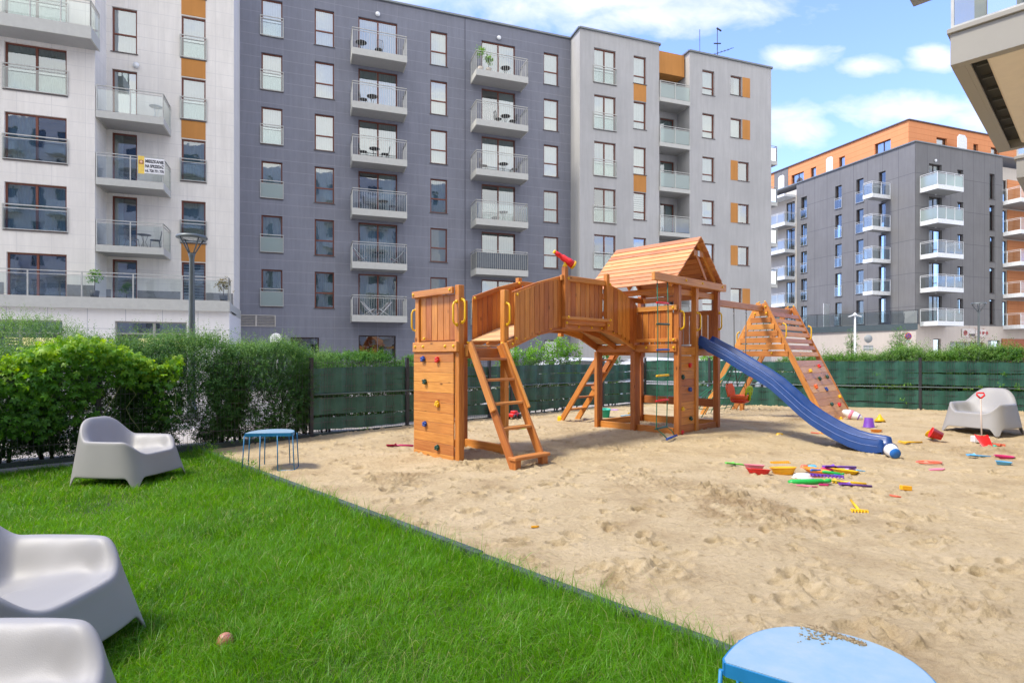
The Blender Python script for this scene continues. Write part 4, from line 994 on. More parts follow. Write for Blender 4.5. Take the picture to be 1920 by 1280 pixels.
rr_ = m.build('railing', METALD, ps, Matrix.Identity(4)); g2.build('railing_panel', glass('smoky_railing_glass', (.55, .62, .62), .12), ps, Matrix.Identity(4))
# terrace privacy screen
scp = MB(); A = ground(1546, 671); 
p0 = Vector((30.5, 56.4, 4.3)); p1 = Vector((31.7, 57.5, 4.3)); scp.bar((p0.x, p0.y, 5.5), (p1.x, p1.y, 5.5), .05, 2.3); scp.build('privacy_screen', WHITEM, rt, RM)
# shop sign: pale board with small red and dark marks over the shop window
m = MB(); m.box((X2(1803), -.05, 3.2), (X2(1848), .0, 3.95)); sb_ = m.build('shop_sign', plain('pale_sign_board', (.62, .58, .54), .6), rt, RM @ Fa.W)
tx = MB(); x0 = X2(1806)
tx.lathe([(.18, 0), (.18, .02), (.24, .02), (.24, 0)], 14, Matrix.Translation((x0+.2, -.07, 3.58)) @ Matrix.Rotation(R(90), 4, 'X')); tx.build('sign_mark', plain('faded_red_sign', (.5, .12, .12), .5), sb_, Matrix.Identity(4))
for i in range(3): tx = MB(); tx.lathe([(.09, 0), (.09, .02), (.15, .02), (.15, 0)], 12, Matrix.Translation((x0+2.1+i*.5, -.07, 3.6)) @ Matrix.Rotation(R(90), 4, 'X')); tx.build('sign_mark', MATS['faded_red_sign'], sb_, Matrix.Identity(4))
tx = MB(); tx.box((x0+.7, -.075, 3.3), (x0+1.5, -.052, 3.5)); tx.build('sign_mark', plain('dark_sign', (.06, .05, .05), .5), sb_, Matrix.Identity(4))

# ---------------------------------------------------------------- near building on the right with overhanging balconies
NA = PA-R(90)
Fn = Frame(5.19, 6.82, NA); SZ = 4.8
rt = empty('near_building', loc=Fn.world(.3, 4.2, 0), rz=NA); tag(rt, 'beige residential building overhead at the right edge with deep overhanging balconies', 'apartment building'); RM = inv(rt)
FASC = plain('beige_fascia_panel', (.34, .32, .265), .6, var=.05, scale=2); SOFF = plain('cream_soffit_render', (.80, .72, .57), .85, var=.04)
def deepbalcony(F_, w, d, z0, z1, name='deep_balcony'):
    M = RM @ F_.W; m = MB()
    m.box((0, 0, z0), (w, .12, z1-.06), None, .004); m.box((0, .12, z0), (.12, d, z1-.06)); m.box((.121, .121, z0+.001), (.17, d-.121, z0+.03)); m.box((-.03, -.03, z1-.059), (w, .15, z1), None, .006); m.box((-.03, .15, z1-.059), (.15, d, z1)); m.box((.12, d-.12, z0), (w, d, z1-.06))
    b = m.build(name, FASC, rt, M)
    s = MB(); s.box((.12, .12, z0+.14), (w, d-.12, z1-.1)); s.build('slab_core', plain('dark_gap', (.06, .06, .055), .8), b, Matrix.Identity(4))
    s = MB(); s.box((.31, .19, z0+.03), (w, d-.20, z0+.138), None, .02); s.build('soffit_panel', SOFF, b, Matrix.Identity(4))
    for i in range(7): y = .5+i*(d-1)/7; s = MB(); s.box((.18, y, z0+.10), (.30, y+.03, z0+.138)); s.build('soffit_clip', plain('grey_clip', (.12, .12, .11), .7), b, Matrix.Identity(4))
    g = MB(); g.box((.0, .05, z1), (.03, d, z1+.045)); g.box((0, .03, z1), (w, .05, z1+.045)); g.box((.0, .03, z1+1.1), (w, .06, z1+1.13)); g.box((0, .06, z1+1.1), (.03, d, z1+1.13)); g.box((0, .03, z1+.045), (.03, .06, z1+1.1))
    r = g.build('railing', METALG, b, Matrix.Identity(4))
    g = MB(); g.quad([(.03, .04, z1+.02), (w, .04, z1+.02), (w, .04, z1+1.1), (.03, .04, z1+1.1)], None, .5); g.quad([(.015, .06, z1+.02), (.015, d, z1+.02), (.015, d, z1+1.1), (.015, .06, z1+1.1)], None, .5); g.build('railing_panel', GLASSR, r, Matrix.Identity(4))
    return b
b = deepbalcony(Fn, 6.0, 4.2, SZ, 5.23)
m = MB(); 
for x in (.16, .55, 1.05, 1.5): m.box((x, .5, 5.24), (x+.11, .62, 7.7))
m.build('balcony_post', plain('olive_metal_post', (.21, .22, .17), .5), b, Matrix.Identity(4))
Fn2 = Frame(9.72, 11.1, NA); deepbalcony(Fn2, 5.0, 4.0, SZ, 5.22)
Fn3 = Frame(*Fn.world(-1.16, 2.0)[:2], NA); deepbalcony(Fn3, 7.0, 2.02, 7.7, 8.13)
m = MB(); rect_wall(m, .3, 12, 5.23, 16, [(1.2, 2.4, 5.4, 7.5), (4.0, 6.0, 5.4, 7.5)], 4.25, .2); volume(m, .3, 12, 4.25, 6.5, 5.23, 16); m.build('wall', CREAM, rt, RM @ Fn.W)
window(rt, RM, Fn, 1.2, 2.4, 5.4, 7.5, 4.25, cols=1); window(rt, RM, Fn, 4.0, 6.0, 5.4, 7.5, 4.25, cols=2)
m = MB(); volume(m, 6.5, 12, 2.0, 6.5, -.2, 4.79, front=True); m.build('ground_floor_wall', CREAM, rt, RM @ Fn.W)
# unseen wing added behind the viewer, to shade and to reflect in lower windows
Fb = Frame(24, -2.5, BA+R(180))
hb = [(2+i*5.2+a, 2+i*5.2+a+w_, 1.0+k*2.95+q, 1.0+k*2.95+2.2) for i in range(11) for k in range(8) for a, w_, q in ((0, 1.7, 0), (2.9, .9, .5))]
m = MB(); rect_wall(m, 0, 60, -.2, 25, hb, 0, .2); volume(m, 0, 60, 0, 10, -.2, 25); m.build('wall', plaster('added_wing_render', (.50, .48, .45), .1), rt, RM @ Fb.W)
m = MB()
for a, b, c, d in hb: m.quad([(a, .2, c), (b, .2, c), (b, .2, d), (a, .2, d)], None, .5)
m.build('glazing', plain('added_wing_window', (.03, .045, .05), .08, spec=.9), rt, RM @ Fb.W)
m = MB()
for i in range(11):
    for k in range(1, 8): m.box((2+i*5.2-.6, -1.2, 1.0+k*2.95-.3), (2+i*5.2+2.3, -.002, 1.0+k*2.95-.05)); m.box((2+i*5.2-.6, -1.2, 1.0+k*2.95-.05), (2+i*5.2+2.3, -1.16, 1.0+k*2.95+.95))
m.build('balconies', SLABM, rt, RM @ Fb.W)
# ================================================================ play set (local x = along the bridge, y = to the back left)
PO = Vector((-.69, 7.5, 0)); PM = Matrix.Translation(PO) @ Matrix.Rotation(PA, 4, 'Z')
PS = empty('play_set', PM); tag(PS, 'stained timber play set with two towers, arched bridge, blue slide and swing frame', 'playground')
I4 = Matrix.Identity(4)
def pw(s, w, z=0): return PM @ Vector((s, w, z))
BV = .006
def part(name, fn, mat=None, parent=None, M=None):
    m = MB(); fn(m); return m.build(name, mat or WOOD, parent or PS, M if M is not None else I4)
def post(s, w, z0, z1, t=.09, mat=None):
    return part('post', lambda m: m.box((s-t/2, w-t/2, z0), (s+t/2, w+t/2, z1), None, BV), mat)
def beam(a, b, wd, ht, name='beam', mat=None, parent=None): return part(name, lambda m: m.bar(a, b, wd, ht, bev=BV), mat, parent)
capm = MB(); capm.lathe([(.0001, .017), (.010, .0155), (.017, .010), (.0205, .0), (.0205, -.006)], 12)
capo = capm.build('bolt_cap', YEL, PS, Matrix.Translation((0, 0, -50))); CAPS = []
def cap(s, w, z, d, parent=None):
    q = Vector(d).to_track_quat('Z', 'Y').to_matrix().to_4x4(); M = Matrix.Translation((s, w, z)) @ q
    if not CAPS: capo.matrix_local = M; CAPS.append(capo); return
    CAPS.append(obj('bolt_cap', capo.data, PS, M))
def handle(s, w, z, d, h=.30, rot=0):
    """moulded grab handle on a face with normal d"""
    def f(m):
        m.tube([(0, 0, -h/2), (.045, 0, -h/2+.012), (.062, 0, -h/2+.055), (.062, 0, h/2-.055), (.045, 0, h/2-.012), (0, 0, h/2)], .0135, 10)
        m.lathe([(.0001, .02), (.02, .018), (.026, 0)], 10, Matrix.Translation((0, 0, -h/2)) @ Matrix.Rotation(R(90), 4, 'Y')); m.lathe([(.0001, .02), (.02, .018), (.026, 0)], 10, Matrix.Translation((0, 0, h/2)) @ Matrix.Rotation(R(90), 4, 'Y'))
    a = math.atan2(d[1], d[0]); M = Matrix.Translation((s, w, z)) @ Matrix.Rotation(a, 4, 'Z') @ Matrix.Rotation(rot, 4, 'X')
    if 'handle' in MESHC: return obj('handle', MESHC['handle'], PS, M)
    o = part('handle', f, YEL, PS, M); MESHC['handle'] = o.data
HCOL = {'b': BLUE, 'r': RED, 'g': DGREEN, 'y': YEL, 'o': ORANGE}
def hold(parent, p, d, col, r=.042):
    rr = random.Random(int((p[0]*7+p[1]*13+p[2]*29)*1000))
    def f(m):
        m.sphere((0, 0, .012), (r*.8, r*.75, r*.62), 12, 8)
        for i in range(5):
            a = i*1.256+rr.uniform(-.3, .3); k = rr.uniform(.5, .68); m.sphere((math.cos(a)*r*k, math.sin(a)*r*k, .018), (r*rr.uniform(.36, .5), r*rr.uniform(.36, .5), r*rr.uniform(.5, .75)), 9, 6)
    q = Vector(d).to_track_quat('Z', 'Y').to_matrix().to_4x4()
    return part('climbing_hold', f, HCOL[col], parent, Matrix.Translation(p) @ q)
DZ = 1.5
# ---- near tower
L1, W1 = .90, 1.0
post(.045, .045, -.1, 2.30); post(.045, W1-.045, -.1, 2.22); post(L1-.045, W1-.045, -.1, 2.22); post(L1-.045, .045, -.1, 2.30)
def wallboards(m, s, w0, w1, z0, z1, n, th=.022, axis='s'):
    h = (z1-z0)/n
    for i in range(n):
        a = z0+i*h; g = .0035
        if axis == 's': m.box((s-th, w0, a+g/2), (s, w1, a+h-g/2), None, .003)
        else: m.box((w0, s-th, a+g/2), (w1, s, a+h-g/2), None, .003)
cw = part('climbing_wall', lambda m: wallboards(m, 0, .09, W1, -.08, 1.42, 11), WOODL)
for (px, py, c) in ((797, 673, 'b'), (824, 674, 'r'), (800.5, 715, 'g'), (824, 757, 'y'), (800.5, 794, 'b'), (824, 838, 'g')):
    # point on the wall plane seen there
    r = (px-960)/FPX; w_ = (PO.x-r*PO.y)/(r*by+bx*0+by*0+ay_*0+(.6936)) if False else None
    # position = PO - a*w ; -a = (-by, bx)
    w_ = (r*PO.y-PO.x)/(-by-r*bx); Y = PO.y+bx*w_; z = H-(py-HZ)/FPX*Y
    hold(cw, (-.024, w_, z), (-1, 0, 0), c)
part('header_board', lambda m: m.box((-.045, .0, 1.425), (-.0, W1, 1.56), None, BV), WOODL)
for w_ in (.06, .24, .74, .93): cap(-.046, w_, 1.50, (-1, 0, 0))
def planks(m, a, b, z0a, z1a, z0b, z1b, n, th, side, gap=.012, jag=0.0):
    """vertical boards from a to b (2D), bottoms and tops interpolated; side = outward offset sign"""
    A = Vector(a); B = Vector(b); d = (B-A); L = d.length; d.normalize(); nn = Vector((-d.y, d.x))*side
    for i in range(n):
        t0 = i/n+gap/2/L; t1 = (i+1)/n-gap/2/L
        p0 = A.lerp(B, t0); p1 = A.lerp(B, t1); jj = random.uniform(-jag, jag)
        lo0 = z0a+(z0b-z0a)*(t0+t1)/2+jj; lo1 = lo0; h0 = z1a+(z1b-z1a)*t0; h1 = z1a+(z1b-z1a)*t1
        off = nn*th; r = random.random(); o = random.uniform(0, 40)
        f = [(p0.x, p0.y, lo0), (p1.x, p1.y, lo1), (p1.x, p1.y, h1), (p0.x, p0.y, h0)]
        g = [(p0.x+off.x, p0.y+off.y, lo0), (p1.x+off.x, p1.y+off.y, lo1), (p1.x+off.x, p1.y+off.y, h1), (p0.x+off.x, p0.y+off.y, h0)]
        uv = [(o+lo0, o), (o+lo1, o+(p1-p0).length), (o+h1, o+(p1-p0).length), (o+h0, o)]
        if side > 0: f, g = g, f
        m.quad(g, uv, r); m.quad([f[3], f[2], f[1], f[0]], uv[::-1], r)
        for k in range(4): q = (k+1) % 4; m.quad([g[q], g[k], f[k], f[q]], [uv[q], uv[k], (uv[k][0], uv[k][1]+.02), (uv[q][0], uv[q][1]+.02)], r)
part('railing_panel', lambda m: planks(m, (.05, .10), (.05, W1-.09), 1.585, 2.19, 1.585, 2.19, 6, .02, 1))
part('railing_panel', lambda m: planks(m, (.09, W1-.03), (L1-.09, W1-.03), 1.585, 2.19, 1.585, 2.19, 6, .02, 1))
beam((-.022, W1+.02, 2.235), (-.022, .09, 2.235), .045, .09, 'rail', WOODL); cap(-.046, W1-.02, 2.235, (-1, 0, 0)); cap(-.046, .14, 2.24, (-1, 0, 0))
beam((.06, W1-.02, 1.60), (.06, .09, 1.60), .045, .07, 'rail'); cap(-.0, W1-.22, 1.61, (-1, 0, 0))
beam((0, W1-.01, 2.225), (L1, W1-.01, 2.225), .045, .09, 'rail'); beam((0, W1-.01, 1.60), (L1, W1-.01, 1.60), .045, .07, 'rail')
def deck(s0, s1, w0, w1, z, name='deck'):
    def f(m):
        n = int((s1-s0)/.11)
        for i in range(n): a = s0+(s1-s0)*i/n; m.box((a+.003, w0, z-.025), (a+(s1-s0)/n-.003, w1, z), None, .003)
    return part(name, f, WOODW)
deck(.09, L1-.09, .045, W1-.05, DZ+.02)
beam((.09, .02, 1.41), (L1-.09, .02, 1.41), .045, .14, 'beam'); beam((.09, W1-.02, 1.41), (L1-.09, W1-.02, 1.41), .045, .14, 'beam'); beam((L1-.02, .09, 1.41), (L1-.02, W1-.09, 1.41), .045, .14, 'beam')
beam((.09, W1-.05, .06), (L1-.09, W1-.05, .06), .045, .12); beam((L1-.045, .09, .06), (L1-.045, W1-.09, .06), .045, .12)
handle(.0, .045, 1.93, (-1, 0)); handle(.05, 0, 1.96, (0, -1)); handle(L1-.045, 0, 1.96, (0, -1)); handle(.02, W1, 1.88, (-1, .6))
def ladder(s0, s1, wt, wb, z0, steps, dirn):
    """sloping ladder; wt top position, wb foot"""
    ld = empty('tmp', I4) if False else None
    top = lambda s: Vector((s, wt, DZ+.02)); bot = lambda s: Vector((s, wb, z0))
    d = (bot(s0)-top(s0)).normalized(); nrm = Vector((0, dirn*-d.z, dirn*d.y)) ; nrm = Vector((0, -d.z, d.y)) if dirn < 0 else Vector((0, d.z, -d.y))
    if nrm.z < 0: nrm = -nrm
    base = None
    for i, s in enumerate((s0, s1)):
        m = MB(); m.bar(top(s), bot(s), .045, .11, up=nrm, bev=BV)
        o = m.build('ladder_stringer' , WOOD, PS, I4)
        m = MB(); q = top(s).lerp(bot(s), .56); e = -.040 if i == 0 else .040
        m.bar(top(s)+Vector((e, 0, 0))+nrm*.035, q+Vector((e, 0, 0))+nrm*.035, .036, .10, up=nrm, bev=BV); m.build('handrail_board', WOODL, o, I4)
        cap(s+e, wt, DZ+.045, (0, -1 if dirn < 0 else 1, .6))
    for z in steps:
        f = (DZ+.02-z)/(DZ+.02-z0); y = wt+(wb-wt)*f
        part('ladder_step', lambda m: m.box((s0+.022, y-.06, z-.02), (s1-.022, y+.06, z+.015), None, BV), WOODL)
    return
zf = sandz(*pw(.45, -.83)[:2])
ladder(.17, .70, -.03, -.86, zf-.02, (1.33, 1.06, .76, .46), -1)
part('ladder_foot', lambda m: m.box((.12, -.93, zf+.10), (.75, -.80, zf+.14), None, BV), WOODL)
part('ladder_foot', lambda m: m.box((.14, -.91, zf-.1), (.24, -.82, zf+.10), None, BV)); part('ladder_foot', lambda m: m.box((.62, -.91, zf-.1), (.72, -.82, zf+.10), None, BV))
part('end_block', lambda m: m.box((.10, -.05, 1.36), (.20, -.0, 1.52), None, BV), WOODL)

# ---- arched bridge
BS = [(.87, 1.46), (1.42, 1.665), (1.96, 1.775), (3.03, 1.775), (3.53, 1.67), (4.0, 1.465)]; BW = .83
for w_ in (-.022, BW, BW/2):
    for (sa, za), (sb, zb_) in zip(BS, BS[1:]):
        beam((sa-.012, w_, za+.06), (sb+.012, w_, zb_+.06), .045, .12 if w_ != BW/2 else .09, 'bridge_beam')
def brfloor(m):
    for (sa, za), (sb, zb_) in zip(BS, BS[1:]):
        L = math.hypot(sb-sa, zb_-za); n = max(1, int(L/.105)); dx, dz = (sb-sa)/L, (zb_-za)/L
        for i in range(n):
            a = L*i/n+.004; b = L*(i+1)/n-.004
            Mx = Matrix.Translation((sa, 0, za+.122)) @ Matrix.Rotation(-math.atan2(dz, dx), 4, 'Y')
            m.box((a, -.0, 0), (b, BW-.02, .022), Mx, .003)
part('bridge_floor', brfloor, WOODW)
TOP = [(.95, 2.27), (1.45, 2.445), (1.96, 2.585), (3.03, 2.60), (3.52, 2.49), (3.98, 2.27)]
for w_, sg in ((-.045, -1), (BW+.025, 1)):
    for i in range(5):
        (sa, za), (sb, zb_) = TOP[i], TOP[i+1]; (s0_, y0_), (s1_, y1_) = BS[i], BS[i+1]; mid = i == 2
        a0 = sa+(.09 if mid else .0); b0 = sb-(.05 if i < 4 and mid else 0); off = .11 if mid else .06
        part('railing_panel', lambda m: planks(m, (a0, w_), (b0, w_), y0_+off, za-.01, y1_+off, zb_-.01, [5, 5, 8, 4, 4][i], .022, sg, gap=.010 if not mid else .016, jag=.008))
        beam((sa, w_-sg*.02, za-.02), (sb, w_-sg*.02, zb_-.02), .045, .07, 'rail', WOODL if mid else None)
beam((1.9, -.09, 2.565), (3.1, -.09, 2.575), .04, .085, 'rail', WOODL); beam((1.93, -.13, 1.955), (3.08, -.13, 1.955), .10, .045, 'rail', WOODL); beam((1.95, -.10, 1.90), (3.06, -.10, 1.90), .03, .08, 'rail')
for s_ in (1.98, 3.03):
    post(s_, -.105, 1.80, 2.73, .075); post(s_, BW+.07, 1.72, 2.66, .08)
    cap(s_, -.146, 1.88, (0, -1, 0)); cap(s_+.04, -.146, 2.56, (0, -1, 0)); cap(s_, -.182, 1.965, (0, -1, 0))
for i in range(5):
    (sa, za), (sb, zb_) = BS[i], BS[i+1]
    for t in ((.1, .55) if i != 2 else (.1, .4, .7, .95)): cap(sa+(sb-sa)*t, -.046, za+(zb_-za)*t+.06, (0, -1, 0))
cap(1.0, -.07, 2.24, (0, -1, 0)); cap(.98, -.07, 1.62, (0, -1, 0)); cap(.95, BW-.03, 2.25, (0, -1, 0)); cap(1.9, BW-.03, 2.56, (0, -1, 0)); cap(.2, W1-.03, 2.2, (0, -1, 0))
# telescope
tp = Vector((1.98, -.105, 2.75))
def tel(m):
    d = Vector((.80, -.35, -.50)).normalized(); q = d.to_track_quat('Z', 'Y').to_matrix().to_4x4(); Mx = Matrix.Translation(tp+Vector((0, 0, .10))) @ q
    m.lathe([(.0001, -.19), (.030, -.19), (.036, -.12), (.036, -.06), (.048, -.055), (.050, .05), (.058, .055), (.062, .15), (.0001, .15)], 18, Mx)
to = part('telescope', tel, RED)
def telb(m):
    m.lathe([(.035, 0), (.035, .03), (.02, .05), (.02, .10)], 14, Matrix.Translation(tp-Vector((0, 0, .02))))
    d = Vector((.80, -.35, -.50)).normalized(); q = d.to_track_quat('Z', 'Y').to_matrix().to_4x4(); Mx = Matrix.Translation(tp+Vector((0, 0, .10))) @ q
    m.lathe([(.050, .145), (.068, .145), (.068, .178), (.050, .178)], 16, Mx); 
part('telescope_mount', telb, YEL, to)
part('telescope_eyepiece', lambda m: m.lathe([(.028, -.215), (.028, -.185), (.0001, -.185)], 12, Matrix.Translation(tp+Vector((0, 0, .10))) @ Vector((.80, -.35, -.50)).normalized().to_track_quat('Z', 'Y').to_matrix().to_4x4()), YEL, to)

# ---- roofed tower
SA, SB, WA, WB = 4.0, 5.48, -.82, .83
for (s_, w_, zt) in ((SA+.045, WB, 2.62), (SA+.045, 0, 2.05), (SA+.045, WA, 2.60), (4.63, WA, 2.60), (SB-.045, WA, 2.60), (SB-.045, WB, 2.60), (SA-.05, WB-.02, 1.46), (SA-.03, .0, 1.46)): post(s_, w_, -.1, zt, .095 if s_ > 3.96 else .07)
deck(SA+.02, SB-.02, WA+.05, WB-.05, DZ+.03)
for a, b in (((SA, WA-.02), (SA, WB)), ((SB, WA), (SB, WB))): beam((a[0]-.02 if a[0] == SA else a[0]+.02, a[1], 1.51), (b[0]-.02 if a[0] == SA else b[0]+.02, b[1], 1.51), .04, .13)
beam((SA+.09, WB, 1.45), (SB-.09, WB, 1.45), .045, .12); beam((4.68, WA, 1.44), (SB-.09, WA, 1.44), .045, .12); beam((SA+.09, WA-.01, 1.46), (4.58, WA-.01, 1.46), .05, .14)
part('railing_panel', lambda m: planks(m, (SA+.0, -.06), (SA+.0, WA+.06), 1.66, 2.17, 1.66, 2.17, 6, .02, -1))
beam((SA-.03, -.03, 2.19), (SA-.03, WA-.03, 2.19), .04, .085, 'rail', WOODL); beam((SA-.03, -.03, 1.645), (SA-.03, WA-.03, 1.645), .04, .06, 'rail')
for (w_, z) in ((WA+.03, 2.19), (WA+.02, 1.65), (WA+.02, 1.52), (WA+.55, 1.52)): cap(SA-.052, w_, z, (-1, 0, 0))
part('railing_panel', lambda m: planks(m, (SB-.02, WA+.06), (SB-.02, WB-.06), 1.6, 2.17, 1.6, 2.17, 12, .02, -1, gap=.02)); beam((SB, WA, 2.19), (SB, WB, 2.19), .04, .085, 'rail')
part('railing_panel', lambda m: planks(m, (4.85, WB), (SB-.09, WB), 1.6, 2.17, 1.6, 2.17, 4, .02, 1, gap=.02)); beam((4.8, WB, 2.19), (SB-.09, WB, 2.19), .04, .085, 'rail')
post(4.82, WB, 1.4, 2.3, .07)
# climbing panel at the slide side
cw2 = part('climbing_wall', lambda m: wallboards(m, WA+.0, SA+.095, 4.585, -.06, 1.38, 11, axis='w'), WOOD)
for (t, z, c) in ((.66, 1.22, 'r'), (.12, 1.02, 'g'), (.64, .80, 'b'), (.1, .48, 'y'), (.7, .30, 'g'), (.05, .08, 'r')): hold(cw2, (SA+.10+t*.45, WA-.024, z), (0, -1, 0), c)
handle(SA+.06, WA-.048, 1.98, (.2, -1)); handle(4.62, WA-.048, 1.98, (.2, -1)); handle(SB-.04, WA-.048, 2.02, (-.4, -1))
# ground and brace beams
for a, b, z in (((SA+.01, WB-.05), (SA+.01, .05), .09), ((SA+.01, -.05), (SA+.01, WA+.05), .09), ((SB, WB-.05), (SB, WA+.05), .11), ((SB, WB-.05), (SB, WA+.05), .50), ((SA+.09, WB), (SB-.09, WB), .10), ((4.68, WA), (SB-.09, WA), .09)):
    beam((*a, z), (*b, z), .045, .15)
# top beam over the open side (carries the rope ladder), eave beams and rafters
beam((3.17, WA-.08, 2.635), (5.60, WA-.08, 2.635), .06, .13, 'top_beam', WOODL)
for s_ in (4.14, 4.70, 5.45): cap(s_, WA-.112, 2.645, (0, -1, 0))
beam((SA+.045, WA, 2.50), (SA+.045, WB, 2.50), .045, .10); beam((SB-.045, WA, 2.50), (SB-.045, WB, 2.50), .045, .10); beam((SA, WB-.05, 2.5), (SB, WB-.05, 2.5), .045, .1); beam((SA, WA+.05, 2.47), (SB, WA+.05, 2.47), .045, .1)
RS0, RS1, RSM, ZE, ZP = 3.76, 5.58, 4.67, 2.58, 3.45; RW0, RW1 = -.92, .88
def roofside(sgn):
    def f(m):
        n = 11; hs = (RS1-RS0)/2; L = math.hypot(hs, ZP-ZE); ang = math.atan2(ZP-ZE, hs)
        for i in range(n):
            e = L*i/n; 
            # each board laps over the one below
            M0 = Matrix.Translation((RS0 if sgn > 0 else RS1, 0, ZE)) @ (Matrix.Identity(4) if sgn > 0 else Matrix.Rotation(R(180), 4, 'Z')) @ Matrix.Rotation(-ang, 4, 'Y') @ Matrix.Translation((e-.012, 0, .010)) @ Matrix.Rotation(R(6.5), 4, 'Y')
            y0, y1 = (RW0, RW1) if sgn > 0 else (-RW1, -RW0)
            m.box((0, y0+random.uniform(-.004, .004), 0), (L/n+.022, y1+random.uniform(-.004, .004), .017), M0, .002)
    return f
part('roof_slope', roofside(1), WOODR); part('roof_slope', roofside(-1), WOODR)
for w_ in (WA+.0, WB-.03, 0.0):
    beam((RS0+.04, w_, ZE-.03), (RSM, w_, ZP-.05), .04, .08, 'rafter'); beam((RS1-.04, w_, ZE-.03), (RSM, w_, ZP-.05), .04, .08, 'rafter')
beam((RSM, WA-.06, 3.30), (RSM, WA-.06, 2.7), .10, .025, 'gable_board') if False else None
beam((RSM-.12, WA-.03, 3.22), (RSM+.30, WA-.03, 2.72), .03, .07, 'gable_brace')
part('gable_board', lambda m: m.box((RSM-.17, WA-.05, 3.12), (RSM+.17, WA-.02, 3.22), None, BV))
part('white_plate', lambda m: m.box((RSM-.04, WA-.056, 3.12), (RSM+.03, WA-.0505, 3.22), None, .001), WHITEM)
beam((SB-.08, WB-.05, 2.15), (SB-.42, WB-.05, 2.5), .04, .06, 'brace'); beam((SA+.09, WB-.05, 2.15), (SA+.42, WB-.05, 2.5), .04, .06, 'brace')
# far ladder
zf2 = sandz(*pw(4.5, 1.95)[:2])
ladder(4.75, 4.22, WB+.03, 1.96, zf2-.03, (1.3, 1.05, .8, .55, .3), 1)
part('ladder_foot_cap', lambda m: m.box((4.18, 1.90, zf2-.02), (4.27, 2.02, zf2+.10), None, .02), YEL)
cap(4.2, WB+.1, 1.5, (0, 1, .3))
# ---- slide
prof = [(-.84, 1.66), (-.90, 1.735), (-.98, 1.70), (-1.069, 1.645), (-1.38, 1.485), (-1.719, 1.28), (-1.95, 1.15), (-2.154, 1.01), (-2.38, .81), (-2.582, .627), (-2.74, .51), (-2.904, .413), (-3.07, .325), (-3.248, .253), (-3.40, .215), (-3.52, .206), (-3.60, .200), (-3.66, .185)]
def slidef(m):
    hw = .245; cs = 4.905
    sec = [(-hw-.005, -.215, 1), (-hw, -.12, 1), (-hw+.004, -.105, 1), (-hw+.008, -.01, 1), (-hw+.02, .004, 1), (-hw+.038, .0, 1), (-hw+.055, -.03, 1), (-hw+.075, -.10, 1), (-hw+.11, -.135, 1), (-.08, -.145, 1)]
    sec = sec+[(-a, b, c) for a, b, c in reversed(sec)]
    rings = []
    for i, (w_, z) in enumerate(prof):
        k = 1.0; drop = 1.0
        if i < 3: drop = [.60, .85, .95][i]
        if i >= len(prof)-2: drop = [.95, .80][i-len(prof)+2]
        t = (Vector(prof[min(i+1, len(prof)-1)])-Vector(prof[max(i-1, 0)])).normalized(); n = Vector((t.y, -t.x)) if t.y < 0 else Vector((t.y, -t.x)); n = Vector((-abs(t.y)*1, abs(t.x)))
        zmin = .03
        rings.append([Vector((cs+a, w_+n.x*b*drop*.35, max(z+n.y*b*drop*1.0, -.02))) for a, b, c in sec])
    for a, b in zip(rings, rings[1:]):
        for k in range(len(sec)-1): m.quad([a[k], a[k+1], b[k+1], b[k]], None, .5, True)
    e = rings[-1]; # rounded nose closing down to the sand
    nose = [Vector((p.x*1, p.y-.025, min(p.z, .10)-.03)) for p in e]; nose2 = [Vector((p.x, p.y+.0, -.02)) for p in e]
    for k in range(len(sec)-1): m.quad([e[k], e[k+1], nose[k+1], nose[k]], None, .5, True); m.quad([nose[k], nose[k+1], nose2[k+1], nose2[k]], None, .5, True)
sl = part('slide', slidef, SLIDEB)
def stripes(m):
    for off in (-.0, -.105):
        pts = [(4.905-.249, w_, z+off*.98-.004) for w_, z in prof[3:-1]]
        m.tube(pts, .0025, 6)
part('moulded_edge_line', stripes, plain('worn_pale_blue_edge', (.30, .40, .72), .4), sl)
# the platform lip in front of the slide
part('slide_lip', lambda m: m.box((4.70, -.86, 1.50), (5.11, -.79, 1.56), None, .01), SLIDEB, sl)
# ---- swing beam and climbing A-frame
BW0 = -.75; s1_, s2_ = 7.66, 9.10
beam((5.52, BW0, 2.375), (9.16, BW0, 2.385), .09, .12, 'swing_beam', WOODL)
part('beam_bracket', lambda m: m.box((5.53, BW0-.055, 2.30), (5.58, BW0+.055, 2.45)), METALD)
AZ = 2.50
fw = lambda z: BW0-.05-(AZ-z)/AZ*1.22; bw_ = lambda z: BW0+.05+(AZ-z)/AZ*1.32
for s_ in (s1_, s2_):
    sg = -1 if s_ == s1_ else 1
    beam((s_+sg*.07, fw(AZ), AZ), (s_+sg*.07, fw(-.1), -.1), .045, .11, 'frame_leg', WOODL); beam((s_+sg*.07, bw_(AZ), AZ), (s_+sg*.07, bw_(-.1), -.1), .045, .11, 'frame_leg', WOODL)
    cap(s_+sg*.07, fw(AZ)-.02, AZ+.03, (0, -1, .8)); cap(s_+sg*.07, bw_(AZ), AZ+.02, (0, 1, .8)); cap(s_+sg*.095, fw(2.42), 2.42, (sg, 0, 0)); cap(s_-.1, BW0, 2.36, (-1, 0, 0))
def fslats(m):
    z = 2.26
    while z > 1.30:
        y = fw(z)-.03; d = Vector((0, fw(z-.12)-fw(z), -.12)).normalized()
        m.bar((s1_-.04, y, z), (s2_+.05, y, z), .10, .022, up=Vector((0, -d.z, d.y)) if True else (0, 0, 1), bev=.003); z -= .140
part('climbing_slats', fslats, WOODL)
